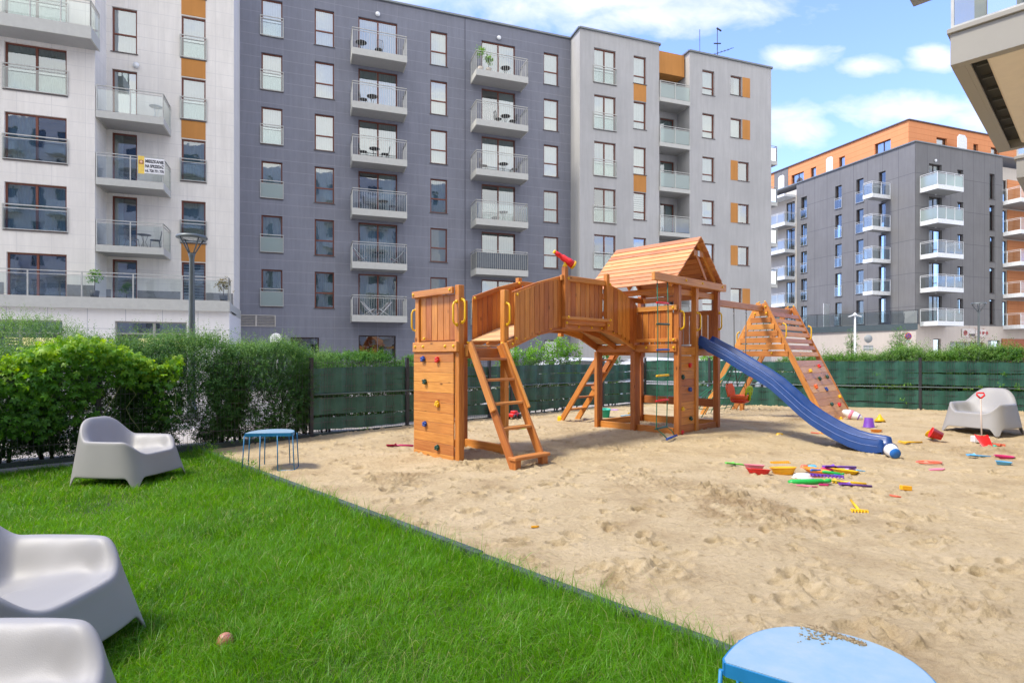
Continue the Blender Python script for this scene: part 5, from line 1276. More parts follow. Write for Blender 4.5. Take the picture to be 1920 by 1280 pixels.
def cwall(m):
    z = 1.22
    while z > -.05:
        y = fw(z)-.03; d = Vector((0, fw(z-.12)-fw(z), -.12)).normalized(); m.bar((s1_-.04, y, z), (s2_+.05, y, z), .142, .022, up=Vector((0, -d.z, d.y)), bev=.003); z -= .131
cw3 = part('climbing_wall', cwall, wood('pale_ramp_pine', (.70, .36, .15), (.55, .24, .09)))
for (t, z, c) in ((.75, 1.16, 'r'), (.30, 1.07, 'y'), (.50, .90, 'g'), (.85, .93, 'g'), (.2, .75, 'o'), (.55, .68, 'b'), (.95, .50, 'y'), (.45, .38, 'g'), (.75, .35, 'r'), (.52, .08, 'y'), (.85, .10, 'o'), (.7, .0, 'b')):
    hold(cw3, (s1_+t*(s2_-s1_), fw(z)-.045, z), (0, -1, .48), c, .045)
for s_ in (s1_, s2_): handle(s_, fw(1.9)-.075, 1.9, (0, -1), .30)
handle(s1_-.0, bw_(1.75)+.06, 1.75, (0, 1), .30)
for i in range(7):
    z = 2.28-i*.142; zz_ = z
    part('side_slat', lambda m: m.bar((s1_-.105, fw(zz_)+.02, zz_), (s1_-.105, bw_(zz_)-.02, zz_), .022, .115, bev=.003), WOODL)
cap(s1_-.12, fw(1.42)+.35, 1.44, (-1, 0, 0)); cap(s1_-.12, fw(2.28)+.04, 2.28, (-1, 0, 0)); cap(s1_-.12, bw_(2.28)-.04, 2.28, (-1, 0, 0))
post(s2_+.0, bw_(.5)+.0, -.1, .3, .09)
# climbing net on the far slope
def net(m):
    for i in range(5):
        s_ = s1_+.05+(s2_-s1_-.1)*i/4; m.tube([(s_, bw_(2.3)+.04, 2.3), (s_, bw_(1.2)+.02, 1.2), (s_, bw_(.05)+.04, .05)], .009, 6)
    for j in range(9): z = .15+j*.25; m.tube([(s1_-.05, bw_(z)+.04, z), ((s1_+s2_)/2, bw_(z)+.02, z-.02), (s2_+.05, bw_(z)+.04, z)], .009, 6)
part('climbing_net', net, ROPE)
def net2(m):
    for i in range(4): m.tube([(s1_-.12, bw_(1.2)-.1, 1.2-i*.05), (s1_-.85, bw_(.3)-.25+i*.2, .06+i*.02)], .009, 6)
    for i in range(4): f = .25+i*.2; m.tube([Vector((s1_-.12, bw_(1.2)-.1, 1.2)).lerp(Vector((s1_-.85, bw_(.3)-.25, .06)), f), Vector((s1_-.12, bw_(1.2)-.1, 1.05)).lerp(Vector((s1_-.85, bw_(.3)+.35, .1)), f)], .008, 6)
part('climbing_net', net2, ROPE)

# ---- rope ladder (hangs from the top beam)
RL = empty('rope_ladder', PM @ Matrix.Translation((3.44, WA-.08, 0))); tag(RL, 'green rope ladder with coloured plastic rungs hanging from the beam beside the roofed tower', 'rope ladder')
rg = [(2.22, 'red_plastic'), (1.88, 'dark_green_plastic'), (1.47, 'blue_plastic'), (1.06, 'yellow_plastic'), (.66, 'red_plastic'), (.22, 'dark_green_plastic')]
sw = lambda z: (.012*math.sin(z*3.1), .02*math.sin(z*2.3+1))
for sd_ in (-.155, .155):
    pts = [(sd_, 0, 2.57)]+[(sd_+sw(z)[0], sw(z)[1], z) for z, c in rg]+([(-.09, -.06, .14), (-.06, -.12, .07)] if sd_ < 0 else [(.25, -.02, .16), (.24, -.08, .08)])
    part('rope', lambda m: m.tube(pts, .008, 8), ROPE, RL)
for z, c in rg:
    part('rung', lambda m: m.tube([(-.19+sw(z)[0], sw(z)[1], z-.004), (-.15+sw(z)[0], sw(z)[1], z), (.15+sw(z)[0], sw(z)[1], z+.006), (.19+sw(z)[0], sw(z)[1], z+.004)], [.012, .018, .018, .012], 10), MATS[c], RL)
part('rung', lambda m: m.tube([(-.10, -.14, .065), (.28, -.09, .085)], .019, 10), BLUE, RL)

# ---- baby swing
SG = empty('baby_swing', PM @ Matrix.Translation((6.56, BW0, 0))); tag(SG, 'orange baby swing seat with lime green safety bar hanging behind the slide', 'swing')
sx0, sx1 = 6.29-6.56, 6.84-6.56
for x in (sx0, sx1):
    part('swing_hook', lambda m: (m.tube([(x, 0, 2.32), (x, 0, 2.24)], .012, 8), m.tube([(x+.0, 0, 2.24), (x+.02, 0, 2.22), (x, 0, 2.19)], .009, 8)), STEEL, SG)
    part('swing_rope', lambda m: (m.tube([(x, 0, 2.19), (x*.9, 0, 1.25), (x*.72, -.04, .78)], .010, 8), m.tube([(x*.9, 0, 1.25), (x*.75, .17, .80)], .007, 6)), plain('grey_rope', (.10, .10, .09), .8), SG)
def seat(m):
    m.lathe([(.0001, .50), (.13, .50), (.17, .53), (.185, .60), (.175, .60), (.16, .55), (.12, .525), (.0001, .525)], 20, Matrix.Translation((0, 0, 0)), 1.05, 1.0, pw=3.2)
so_ = part('swing_seat', seat, ORANGE, SG)
def bk(m):
    M0 = Matrix.Translation((0, .17, .56)) @ Matrix.Rotation(R(-12), 4, 'X')
    pts = [(-.16, 0), (.16, 0), (.17, .18), (.12, .27), (-.12, .27), (-.17, .18)]
    m.prism(pts, -.012, .012, M0 @ Matrix.Rotation(R(90), 4, 'X'))
part('backrest', bk, ORANGE, SG)
part('seat_skirt', lambda m: m.lathe([(.10, .44), (.15, .46), (.172, .52)], 20, None, 1.05, 1.0, pw=3.2), plain('red_orange_plastic', (.75, .05, .01), .35), SG)
part('safety_bar', lambda m: (m.tube([(-.12, -.17, .60), (-.12, -.19, .72), (-.06, -.20, .77), (.06, -.20, .77), (.12, -.19, .72), (.12, -.17, .60)], .022, 8), m.tube([(0, -.19, .50), (0, -.2, .62), (0, -.2, .76)], .026, 8), m.tube([(-.12, -.19, .68), (.12, -.19, .68)], .018, 8)), LIME, SG)

# ================================================================ moulded armchairs
def chair_mesh():
    NT = 96; hw, hd = .42, .435
    def plan(th, k, p):      # superellipse
        c, s = math.cos(th), math.sin(th); m = (abs(c)**p+abs(s)**p)**(-1/p); return c*m*k, s*m*k
    rows = []
    def rim(th):             # front is -y here; th measured from +x, back = +90
        f = math.sin(th)     # 1 back, -1 front
        c = abs(math.cos(th))
        arm = .475
        if f > 0:
            return arm+(.70-arm)*smooth01((f-.50)/.49)
        d = -f
        return arm-(arm-.335)*smooth01((d-.50)/.40) if True else arm
    def smooth01(t): t = max(0, min(1, t)); return t*t*(3-2*t)
    V = []; idx = []
    thetas = [2*math.pi*i/NT for i in range(NT)]
    # radial rows: inside from seat centre to rim, then outside down to the hem
    ins = [0.0, .18, .36, .52, .64, .74, .82, .885, .935, .97, .992]
    for r in ins:
        row = []
        for th in thetas:
            x, y = plan(th, 1, 3.0); h = rim(th); f = math.sin(th)
            lean = .06*max(0, f)
            seat = .315-.045*max(0, f)*r*1.3+.012*(-f if f < 0 else 0)
            q = smooth01((r-.40)/.60)**1.35 if f > -.62 else smooth01((r-.62)/.38)
            ww = smooth01((-f-.05)/.85); qa = smooth01((r-.48)/.52)**1.25; qb = smooth01((r-.78)/.22)
            q = qa*(1-ww)+qb*ww
            z = seat+(h-seat)*q
            kk = r*.82
            row.append((x*hw*kk, y*hd*kk+lean*q-(-.0), z))
        rows.append(row)
    for (dr, dz) in ((.834, .004), (.848, .003), (.858, -.004), (.864, -.018)):   # rounded lip
        row = []
        for th in thetas:
            x, y = plan(th, 1, 3.1); h = rim(th); f = math.sin(th)
            row.append((x*hw*dr, y*hd*dr+.06*max(0, f), h+dz))
        rows.append(row)
    def hem(th):
        # four legs at the corners, arches between
        a = abs(math.cos(th)); b = abs(math.sin(th)); x, y = plan(th, 1, 4.2)
        corner = min(abs(x), abs(y))      # 1 at the corner
        t = smooth01((.80-corner)/.10)
        return .115*t
    for j in range(1, 11):
        t = j/10; row = []
        for th in thetas:
            x0, y0 = plan(th, .866, 3.1); x1, y1 = plan(th, 1.03, 4.6); h = rim(th)-.03; f = math.sin(th); b = hem(th)
            z = h+(b-h)*t; tt = 1-(z/h if h > 0 else 0); tt = t*(h-b)/h
            row.append(((x0*(1-tt)+x1*tt)*hw*1.0, (y0*(1-tt)+y1*tt)*hd+.06*max(0, f)*(1-tt), z))
        rows.append(row)
    V = np.array(rows).reshape(-1, 3); n = len(rows); F = []
    for i in range(n-1):
        for k in range(NT): F.append((i*NT+k, i*NT+(k+1) % NT, (i+1)*NT+(k+1) % NT, (i+1)*NT+k))
    return V, np.array(F)
cv, cf = chair_mesh()
cme = None
def armchair(x, y, face, label, z=0.0, sc=1.0):
    """face = heading of the open front, degrees from +X"""
    global cme
    if cme is None:
        o = npmesh('armchair', cv, cf, GREYPL, smooth=True)
        md = o.modifiers.new('thickness', 'SOLIDIFY'); md.thickness = .012; md.offset = -1
        ms = o.modifiers.new('smooth', 'SUBSURF'); ms.levels = 1; ms.render_levels = 1
        cme = o
    else:
        o = cme.copy(); C.objects.link(o)
    o.matrix_local = Matrix.Translation((x, y, z)) @ Matrix.Rotation(R(face+90), 4, 'Z') @ Matrix.Scale(sc, 4)
    return tag(o, label, 'armchair', 'grey moulded plastic armchairs')
armchair(-4.25, 6.42, -8, 'grey moulded plastic armchair alone on the grass in front of the hedge', z=-.03)
armchair(-2.25, 2.55, -2, 'grey plastic armchair cut by the left edge, the rear one of the two nearest', z=-.03)
armchair(-1.66, 1.62, 0, 'grey plastic armchair in the very bottom left corner, nearest to the viewer', z=-.03)
CH4 = (7.95, 9.75); zc = sandz(*CH4)
armchair(*CH4, 207, 'grey plastic armchair with sand on its seat, standing in the sandpit at the right', z=zc-.02, sc=1.06)
# sand spilled on its seat belongs to the sand
sp_ = MB(); sp_.lathe([(.0001, .028), (.06, .024), (.12, .010), (.19, .0)], 24, Matrix.Translation((CH4[0]+.06, CH4[1]+.06, zc+.29)), 1.2, .9); o = sp_.build('sand_spill', SAND); tag(o, 'thin patch of sand lying on the seat of the right armchair', 'sand pile')

# ================================================================ blue D-shaped side tables
TB = plain('blue_powder_coat', (.015, .19, .40), .4)
tbm, tnt, tb_ = newmat('worn_light_blue_top')
tc = N(tnt, 'ShaderNodeTexCoord'); n1 = N(tnt, 'ShaderNodeTexNoise', inp={'Scale': 5.0, 'Detail': 8.0, 'Roughness': .7}); lk(tnt, tc.outputs['Object'], n1.inputs['Vector'])
rr_ = ramp(tnt, [(.32, (.20, .34, .43)), (.55, (.27, .38, .43)), (.75, (.34, .41, .43))]); lk(tnt, n1.outputs['Fac'], rr_.inputs['Fac']); lk(tnt, rr_.outputs['Color'], tb_.inputs['Base Color']); tb_.inputs['Roughness'].default_value = .42
def dshape(n=26):
    pts = []   # straight edge on -y side, width .60, depth .42
    for i in range(n+1):
        a = math.pi*i/n; c, s = math.cos(a), math.sin(a); p = 2.35
        m = (abs(c)**p+abs(s)**p)**(-1/p); pts.append((.270*c*m, .385*s*m-.0))
    return [(.260, -.02)]+pts+[(-.260, -.02)]
def side_table(M, label):
    t = empty('side_table', M); tag(t, label, 'side table', 'blue side tables')
    d = dshape()
    def top(m):
        m.prism(d, .442, .450); 
    part('table_top', top, tbm, t)
    def rimf(m):
        pts = d+[d[0]]
        for p, q in zip(pts, pts[1:]): m.bar((p[0], p[1], .428), (q[0], q[1], .428), .012, .038)
    part('table_rim', rimf, TB, t)
    fe = [(x*1.10, (y-.17)*1.10+.17, 0) for x, y in [(-.27, -.01), (-.09, -.02), (.10, -.02), (.27, -.01), (.27, .20), (.14, .36), (-.14, .36), (-.27, .20)]]
    for (x, y, z) in fe:
        part('leg', lambda m: m.tube([(x, y, .0), (x*.93, (y-.17)*.93+.17, .42)], .0065, 8), TB, t)
    part('foot_hoop', lambda m: m.tube(fe[2:8]+[fe[0]], .006, 6), TB, t)
    return t
g_ = Vector((.635, 1.727)); dd = Vector((.81, -.59)).normalized()
c_ = g_+dd*.272
T1 = side_table(Matrix.Translation((c_.x, c_.y, 0)) @ Matrix.Rotation(math.atan2(dd.y, dd.x), 4, 'Z'), 'light blue metal side table in the foreground, sand smeared on its top')
T2 = side_table(Matrix.Translation((-2.92, 6.92, sandz(-2.92, 6.9)+.01)) @ Matrix.Rotation(R(8), 4, 'Z'), 'small blue metal side table with thin rod legs standing by the hedge corner')
# sand smear on the near table
def smear(m):
    r = random.Random(4)
    for i in range(26):
        t = (i+.5)/26; X0 = .995+.108*t+r.gauss(0, .005); Y0 = 1.930-.120*t+r.gauss(0, .004); k = .012*(1.15-t*.75)
        m.lathe([(.0001, .004), (k*.5, .0035), (k, .0005)], 9, Matrix.Translation((X0, Y0, .4502)) @ Matrix.Rotation(r.uniform(0, 3), 4, 'Z'), r.uniform(1.0, 1.9), r.uniform(.6, 1.0))
    for i in range(600):
        t = r.random(); 
        p = ground(1492+t*62, 1172+t*46) if False else None
        X0 = .99+.115*t+r.gauss(0, .012)*(1.2-t*.6); Y0 = 1.935-.125*t+r.gauss(0, .010)
        q = r.uniform(.0007, .0024); m.sphere((X0, Y0, .4505+q*.3), (q*1.6, q*1.4, q*.8), 5, 3)
    for i in range(50):
        X0 = .975+r.gauss(0, .025); Y0 = 1.86+r.gauss(0, .02); q = r.uniform(.001, .004); m.sphere((X0, Y0, .4505+q*.3), (q*1.6, q*1.4, q*.7), 5, 3)
m = MB(); smear(m); tag(m.build('sand_smear', SAND), 'scattered grains and a streak of sand on the foreground table top', kind='stuff')
# ================================================================ fences
POSTM = plain('anthracite_fence_post', (.035, .037, .042), .5)
WIREM = plain('anthracite_fence_wire', (.09, .092, .10), .4)
STRIPM = None
def stripmat():
    m, nt, b = newmat('dark_green_pvc_strip')
    tc = N(nt, 'ShaderNodeTexCoord'); n1 = N(nt, 'ShaderNodeTexNoise', inp={'Scale': 2.5, 'Detail': 8.0, 'Roughness': .65}); lk(nt, tc.outputs['Object'], n1.inputs['Vector'])
    r = ramp(nt, [(.3, (.014, .070, .050)), (.5, (.026, .108, .076)), (.72, (.055, .15, .11))]); lk(nt, n1.outputs['Fac'], r.inputs['Fac']); lk(nt, r.outputs['Color'], b.inputs['Base Color'])
    b.inputs['Roughness'].default_value = .45
    sp = N(nt, 'ShaderNodeMapping', inp={'Scale': (7, 7, 1.2)}); lk(nt, tc.outputs['Object'], sp.inputs['Vector'])
    n2 = N(nt, 'ShaderNodeTexNoise', inp={'Scale': 1.2, 'Detail': 4.0}); lk(nt, sp.outputs['Vector'], n2.inputs['Vector'])
    bp = N(nt, 'ShaderNodeBump', inp={'Strength': .5, 'Distance': .02}); lk(nt, n2.outputs['Fac'], bp.inputs['Height']); lk(nt, bp.outputs['Normal'], b.inputs['Normal']); return m
STRIPM = stripmat()
def fpx(px):  # distance along the left fence line seen at px
    r = (px-960)/FPX; return (r*F0.y-F0.x)/(bx-r*by)
def fence(name_label, O, ang, t0, t1, posts, strips=None, ztop=1.30, base=True, vstep=.05, seed=1):
    M = Matrix.Translation(O) @ Matrix.Rotation(ang, 4, 'Z'); f = empty('panel_fence', M); tag(f, name_label, 'fence')
    rr = random.Random(seed)
    for t in posts: part('post', lambda m: (m.box((t-.03, -.03, -.15), (t+.03, .03, ztop+.035), None, .004), m.box((t-.034, -.034, ztop+.036), (t+.034, .034, ztop+.046))), POSTM, f)
    def wires(m):
        t = t0
        while t < t1: m.bar((t, 0, .04), (t, 0, ztop), .0035, .0035); t += vstep
        for z in (.06, .26, .46, .66, .86, 1.06, 1.26): m.bar((t0, .006, z), (t1, .006, z), .005, .006); m.bar((t0, -.006, z), (t1, -.006, z), .005, .006)
    part('wire_panel', wires, WIREM, f)
    if strips:
        for i, (za, zb_) in enumerate(strips):
            def st(m):
                n = int((t1-t0)/.1); xs_ = [t0+(t1-t0)*k/n for k in range(n+1)]
                wv = [(.010 if (int((x-t0)/.2) % 2) else -.010)+rr.uniform(-.004, .004) for x in xs_]
                w1 = [rr.uniform(-.007, .007)+.014*math.sin(x*1.7+i*2+seed) for x in xs_]; w2 = [rr.uniform(-.006, .006)+.014*math.sin(x*1.3+i) for x in xs_]
                for k in range(n):
                    m.quad([(xs_[k], wv[k], za+w1[k]), (xs_[k+1], wv[k+1], za+w1[k+1]), (xs_[k+1], wv[k+1], zb_+w2[k+1]), (xs_[k], wv[k], zb_+w2[k])], None, .5, False)
                    m.quad([(xs_[k], wv[k]+.003, za+w1[k]), (xs_[k+1], wv[k+1]+.003, za+w1[k+1]), (xs_[k+1], wv[k+1]+.003, zb_+w2[k+1]), (xs_[k], wv[k]+.003, zb_+w2[k])][::-1], None, .5, False)
            part('screen_strip', st, STRIPM, f)
        part('fence_rail', lambda m: m.tube([(t0, -.02, strips[2][1]+.065), (t1, -.02, strips[2][1]+.065)], .013, 8), plain('grey_green_tube', (.10, .15, .14), .4), f)
    if base: part('base_board', lambda m: m.box((t0, -.025, -.2), (t1, .02, .085), None, .006), plain('dark_green_base_board', (.045, .065, .055), .7, var=.3), f)
    return f
FA = PA
fence('bare anthracite wire panel fence in front of the hedge on the left', F0, FA, -7.6, 0, [-6.0, fpx(185), 0], None)
FLs = [(.97, 1.17), (.735, .955), (.375, .665), (.135, .345)]
fence('green strip fence running from the tall post to the corner behind the play set', F0, FA, .035, 9.87, [fpx(763), 3.95, fpx(958), 7.9], FLs, seed=3)
rang = math.atan2(RD.y, RD.x)
FRs = [(.985, 1.25), (.70, .968), (.27, .58), (.02, .255)]
def rpx(px): r = (px-960)/FPX; return (r*FC.y-FC.x)/(RD.x-r*RD.y)
fence('green strip fence along the back right side of the sandpit', FC, rang, .03, 13.5, [0, rpx(1330), rpx(1537), rpx(1725), rpx(1725)+2.5], FRs, seed=8)
# grey pipe lying at the foot of the left hedge
m = MB(); m.tube([(*fx(-3.05, -.16), .0), (*fx(-7.0, -.16), .0)], .045, 12); tag(m.build('pipe', plain('weathered_grey_pipe', (.26, .26, .24), .7)), 'weathered grey pipe lying on the grass at the foot of the left hedge', 'pipe')

# ================================================================ foliage
def frame_from(d, g):
    d = d/np.linalg.norm(d, axis=1, keepdims=True); a = g.normal(size=d.shape); s = np.cross(d, a); s /= np.linalg.norm(s, axis=1, keepdims=True); u = np.cross(s, d); return d, s, u
def sprigs(P, D, L, nl, ll, lw, g, droop=.0, spread=.9, r0=None):
    """shoots with nl narrow leaves each -> quads"""
    n = len(P); d, s, u = frame_from(D, g); V = np.zeros((n, nl, 4, 3)); Rn = np.zeros((n, nl, 4))
    base = g.random(n) if r0 is None else r0
    for i in range(nl):
        t = (i+.3)/nl; a = i*2.4; c = np.cos(a)*s+np.sin(a)*u
        p = P+d*(L[:, None]*t)+np.array([0, 0, -1])*(droop*t*t*L[:, None])
        dirn = d*(1-spread*.55)+c*spread; dirn /= np.linalg.norm(dirn, axis=1, keepdims=True)
        side = np.cross(dirn, d+.3*u); side /= (np.linalg.norm(side, axis=1, keepdims=True)+1e-9)
        k = (1-.35*t)*(.8+.4*g.random((n, 1)))
        tip = p+dirn*ll*k; mid = p+dirn*ll*k*.5
        V[:, i, 0] = p; V[:, i, 1] = mid+side*lw; V[:, i, 2] = tip; V[:, i, 3] = mid-side*lw
        Rn[:, i, :] = np.clip(base*.75+.25*t+.12*(g.random(n)-.5), 0, 1)[:, None]
    V = V.reshape(-1, 3); return V, np.arange(len(V)).reshape(-1, 4), Rn.ravel()
YEWM = leafmat('yew_needles', (.018, .066, .014), (.07, .19, .034), (.26, .42, .07), .5, .3)
HOPM = leafmat('hop_leaf', (.030, .12, .016), (.13, .34, .028), (.42, .62, .04), .42, .45)
LAURM = leafmat('laurel_leaf', (.05, .17, .02), (.14, .34, .03), (.32, .52, .07), .35, .35)
BOXM = leafmat('clipped_hedge_leaf', (.02, .08, .012), (.06, .18, .02), (.16, .32, .03), .5, .3)
BARK = plain('dark_bark', (.075, .05, .035), .9, var=.3, bump=.5, bscale=60)
def shrub(name, label, cat, cx, cy, ang, lx, ly, h, n, L, nl, ll, lw, mat, seed, zb=.1, group=None, up=.6, top=1.0, jag=.20, inner=.25, stems=7, lo=.0, p=3.4):
    g = np.random.default_rng(seed)
    root = empty(name, loc=(cx, cy, -.02)); tag(root, label, cat, group)
    # points on a superellipsoid shell with clumps and hollows
    m = int(n*2.2)
    th = g.uniform(0, 2*np.pi, m); ph = np.arcsin(g.uniform(-1.0, 1, m))
    cc, ss, cz, sz = np.cos(th), np.sin(th), np.cos(ph), np.sin(ph)
    dx, dy, dz = cz*cc, cz*ss, sz
    k = (np.abs(dx)**p+np.abs(dy)**p+np.abs(dz)**p)**(-1/p)
    rad = np.where(g.random(m) < inner, g.uniform(.45, .9, m), g.uniform(.86, 1.0, m))
    lump = 1+jag*2*fbm(th*1.6*max(1, lx)+dz*2, dz*3+th, 3, seed)+jag*.8*(g.random(m)-.5)
    x = dx*k*rad*lump*lx/2; y = dy*k*rad*lump*ly/2; z = h*.5+dz*k*rad*lump*h*.5+.16*h*fbm(x*1.9+seed, y*1.9, 3, seed+5)*np.clip(dz, 0, 1)
    dens = vnoise(x*3.2/1.0+seed, z*3.2+y*2, seed+2)
    keep = (z > zb) & (dens > .16+.26*np.clip((.45*h-z)/h, 0, 1)*lo*2) ; x, y, z, dx, dy, dz = [q[keep][:n] for q in (x, y, z, dx, dy, dz)]
    n2 = len(x); P = np.stack([x, y, z], -1)
    D = np.stack([dx, dy, dz], -1)*(1-up)+np.array([0, 0, 1.0])*up+g.normal(size=(n2, 3))*.28
    Ls = L*g.uniform(.6, 1.3, n2)*(1+1.1*np.clip(z/h, 0, 1.1)**5*(g.random(n2) < .35))
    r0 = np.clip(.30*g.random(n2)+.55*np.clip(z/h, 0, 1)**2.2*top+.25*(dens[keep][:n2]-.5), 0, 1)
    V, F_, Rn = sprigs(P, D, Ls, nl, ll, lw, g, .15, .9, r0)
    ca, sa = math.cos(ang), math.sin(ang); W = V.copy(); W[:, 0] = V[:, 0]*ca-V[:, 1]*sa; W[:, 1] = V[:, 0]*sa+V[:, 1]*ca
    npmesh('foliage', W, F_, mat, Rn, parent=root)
    mb = MB(); rr = random.Random(seed)
    for i in range(stems):
        a = rr.uniform(-.42, .42)*lx; b = rr.uniform(-.3, .3)*ly; z1 = h*rr.uniform(.55, .85)
        x0, y0 = a*ca-b*sa, a*sa+b*ca
        pts = [(x0*.8, y0*.8, -.05)]
        for q in range(1, 5): pts.append((x0*(.8+.1*q)+rr.uniform(-.05, .05)*lx*.4, y0*(.8+.1*q)+rr.uniform(-.05, .05), z1*q/4))
        mb.tube(pts, [.022, .017, .013, .008, .004], 6)
        for q in range(3):
            s0 = Vector(pts[rr.choice((1, 2, 3))]); e = s0+Vector((rr.uniform(-.3, .3), rr.uniform(-.3, .3), rr.uniform(.1, .35))); mb.tube([s0, (s0+e)/2+Vector((0, 0, .03)), e], [.008, .006, .003], 5)
    mb.build('stems', BARK, root, Matrix.Identity(4))
    return root
def along(t, o): p = fx(t, o); return p
# big yews behind the left mesh fence
YG = 'yew bushes behind the wire fence'
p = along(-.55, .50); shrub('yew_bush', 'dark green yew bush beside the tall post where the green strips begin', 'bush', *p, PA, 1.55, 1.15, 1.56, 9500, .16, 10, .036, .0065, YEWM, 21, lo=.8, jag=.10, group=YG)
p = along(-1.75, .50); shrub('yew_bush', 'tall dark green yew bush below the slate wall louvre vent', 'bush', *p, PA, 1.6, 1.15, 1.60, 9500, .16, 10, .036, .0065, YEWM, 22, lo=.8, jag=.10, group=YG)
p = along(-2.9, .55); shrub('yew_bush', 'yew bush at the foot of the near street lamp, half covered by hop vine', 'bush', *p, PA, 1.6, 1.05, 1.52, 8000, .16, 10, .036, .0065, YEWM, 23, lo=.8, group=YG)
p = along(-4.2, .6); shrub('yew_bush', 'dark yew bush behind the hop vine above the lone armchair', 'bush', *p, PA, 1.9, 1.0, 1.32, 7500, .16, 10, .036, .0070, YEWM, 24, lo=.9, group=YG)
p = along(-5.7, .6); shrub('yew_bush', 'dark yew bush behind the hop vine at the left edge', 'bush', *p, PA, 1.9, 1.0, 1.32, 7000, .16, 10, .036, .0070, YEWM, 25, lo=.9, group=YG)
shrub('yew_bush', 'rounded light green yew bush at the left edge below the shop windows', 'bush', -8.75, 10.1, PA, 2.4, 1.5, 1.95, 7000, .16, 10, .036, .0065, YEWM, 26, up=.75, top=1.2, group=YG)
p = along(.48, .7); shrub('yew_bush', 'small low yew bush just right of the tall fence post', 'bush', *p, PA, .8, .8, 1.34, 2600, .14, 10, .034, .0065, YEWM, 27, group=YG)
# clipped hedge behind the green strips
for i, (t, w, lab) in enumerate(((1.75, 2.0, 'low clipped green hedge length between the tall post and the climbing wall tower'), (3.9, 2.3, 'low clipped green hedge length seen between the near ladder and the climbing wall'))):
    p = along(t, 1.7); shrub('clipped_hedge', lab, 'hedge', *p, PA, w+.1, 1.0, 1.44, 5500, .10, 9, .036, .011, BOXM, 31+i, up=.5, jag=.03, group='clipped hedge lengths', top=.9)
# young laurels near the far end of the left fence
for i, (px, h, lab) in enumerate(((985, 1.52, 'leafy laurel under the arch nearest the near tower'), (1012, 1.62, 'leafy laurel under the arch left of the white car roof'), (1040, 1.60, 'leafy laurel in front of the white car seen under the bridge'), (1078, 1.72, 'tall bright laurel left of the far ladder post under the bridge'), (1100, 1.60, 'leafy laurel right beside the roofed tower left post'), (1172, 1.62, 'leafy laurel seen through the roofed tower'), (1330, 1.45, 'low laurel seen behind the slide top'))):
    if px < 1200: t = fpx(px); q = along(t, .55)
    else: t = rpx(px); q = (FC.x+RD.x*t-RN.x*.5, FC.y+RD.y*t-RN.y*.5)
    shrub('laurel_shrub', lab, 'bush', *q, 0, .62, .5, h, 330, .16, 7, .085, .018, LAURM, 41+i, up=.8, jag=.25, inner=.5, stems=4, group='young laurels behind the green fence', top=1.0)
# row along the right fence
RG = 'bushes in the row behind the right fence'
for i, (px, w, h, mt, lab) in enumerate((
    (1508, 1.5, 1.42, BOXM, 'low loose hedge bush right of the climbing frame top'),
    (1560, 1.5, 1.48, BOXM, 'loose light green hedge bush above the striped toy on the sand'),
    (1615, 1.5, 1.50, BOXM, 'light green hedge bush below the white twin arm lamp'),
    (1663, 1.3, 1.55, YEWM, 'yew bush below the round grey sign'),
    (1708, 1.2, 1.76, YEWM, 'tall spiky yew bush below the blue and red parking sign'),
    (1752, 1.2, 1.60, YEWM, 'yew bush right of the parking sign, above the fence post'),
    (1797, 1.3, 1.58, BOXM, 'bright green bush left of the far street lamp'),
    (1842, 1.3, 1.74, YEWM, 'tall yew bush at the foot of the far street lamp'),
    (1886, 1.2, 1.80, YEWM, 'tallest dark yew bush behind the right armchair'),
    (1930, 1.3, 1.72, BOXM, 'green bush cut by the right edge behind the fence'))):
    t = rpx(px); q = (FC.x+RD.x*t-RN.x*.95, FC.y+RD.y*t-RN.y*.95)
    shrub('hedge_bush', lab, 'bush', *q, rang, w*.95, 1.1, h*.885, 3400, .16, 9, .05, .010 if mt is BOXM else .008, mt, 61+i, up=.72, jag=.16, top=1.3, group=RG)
# hop vine over the left fence: five-lobed leaves
def hop(n, sample, seed, root, name='foliage'):
    g = np.random.default_rng(seed); P, Nn, r0 = sample(n, g); n = len(P)
    lob = [(-2.15, .62), (-1.05, .86), (0, 1.0), (1.05, .86), (2.15, .62)]
    Nn /= np.linalg.norm(Nn, axis=1, keepdims=True)
    dwn = np.array([[0, 0, -1.0]])+g.normal(size=(n, 3))*.55; t = dwn-Nn*(dwn*Nn).sum(1, keepdims=True); t /= np.linalg.norm(t, axis=1, keepdims=True); s = np.cross(Nn, t)
    R_ = (.040+.036*g.random(n))[:, None]; V = np.zeros((n, 5, 4, 3)); Rn = np.zeros((n, 5, 4))
    for i, (a, k) in enumerate(lob):
        def pt(r, an, lift): return P+R_*(r*(np.cos(an)*t+np.sin(an)*s))+Nn*R_*lift
        V[:, i, 0] = P; V[:, i, 1] = pt(.62*k, a-.42, .10); V[:, i, 2] = pt(k, a, -.22); V[:, i, 3] = pt(.62*k, a+.42, .10)
        Rn[:, i, :] = np.clip(r0+.1*(g.random(n)-.5), 0, 1)[:, None]
    V = V.reshape(-1, 3); npmesh(name, V, np.arange(len(V)).reshape(-1, 4), HOPM, Rn.ravel(), parent=root)
HV = empty('hop_vine', loc=(*along(-4, 0), -.02)); tag(HV, 'bright green lobed leaf hop vine covering the fence top on the left', 'climbing plant'); HVo = HV.name; hvx, hvy = along(-4, 0)
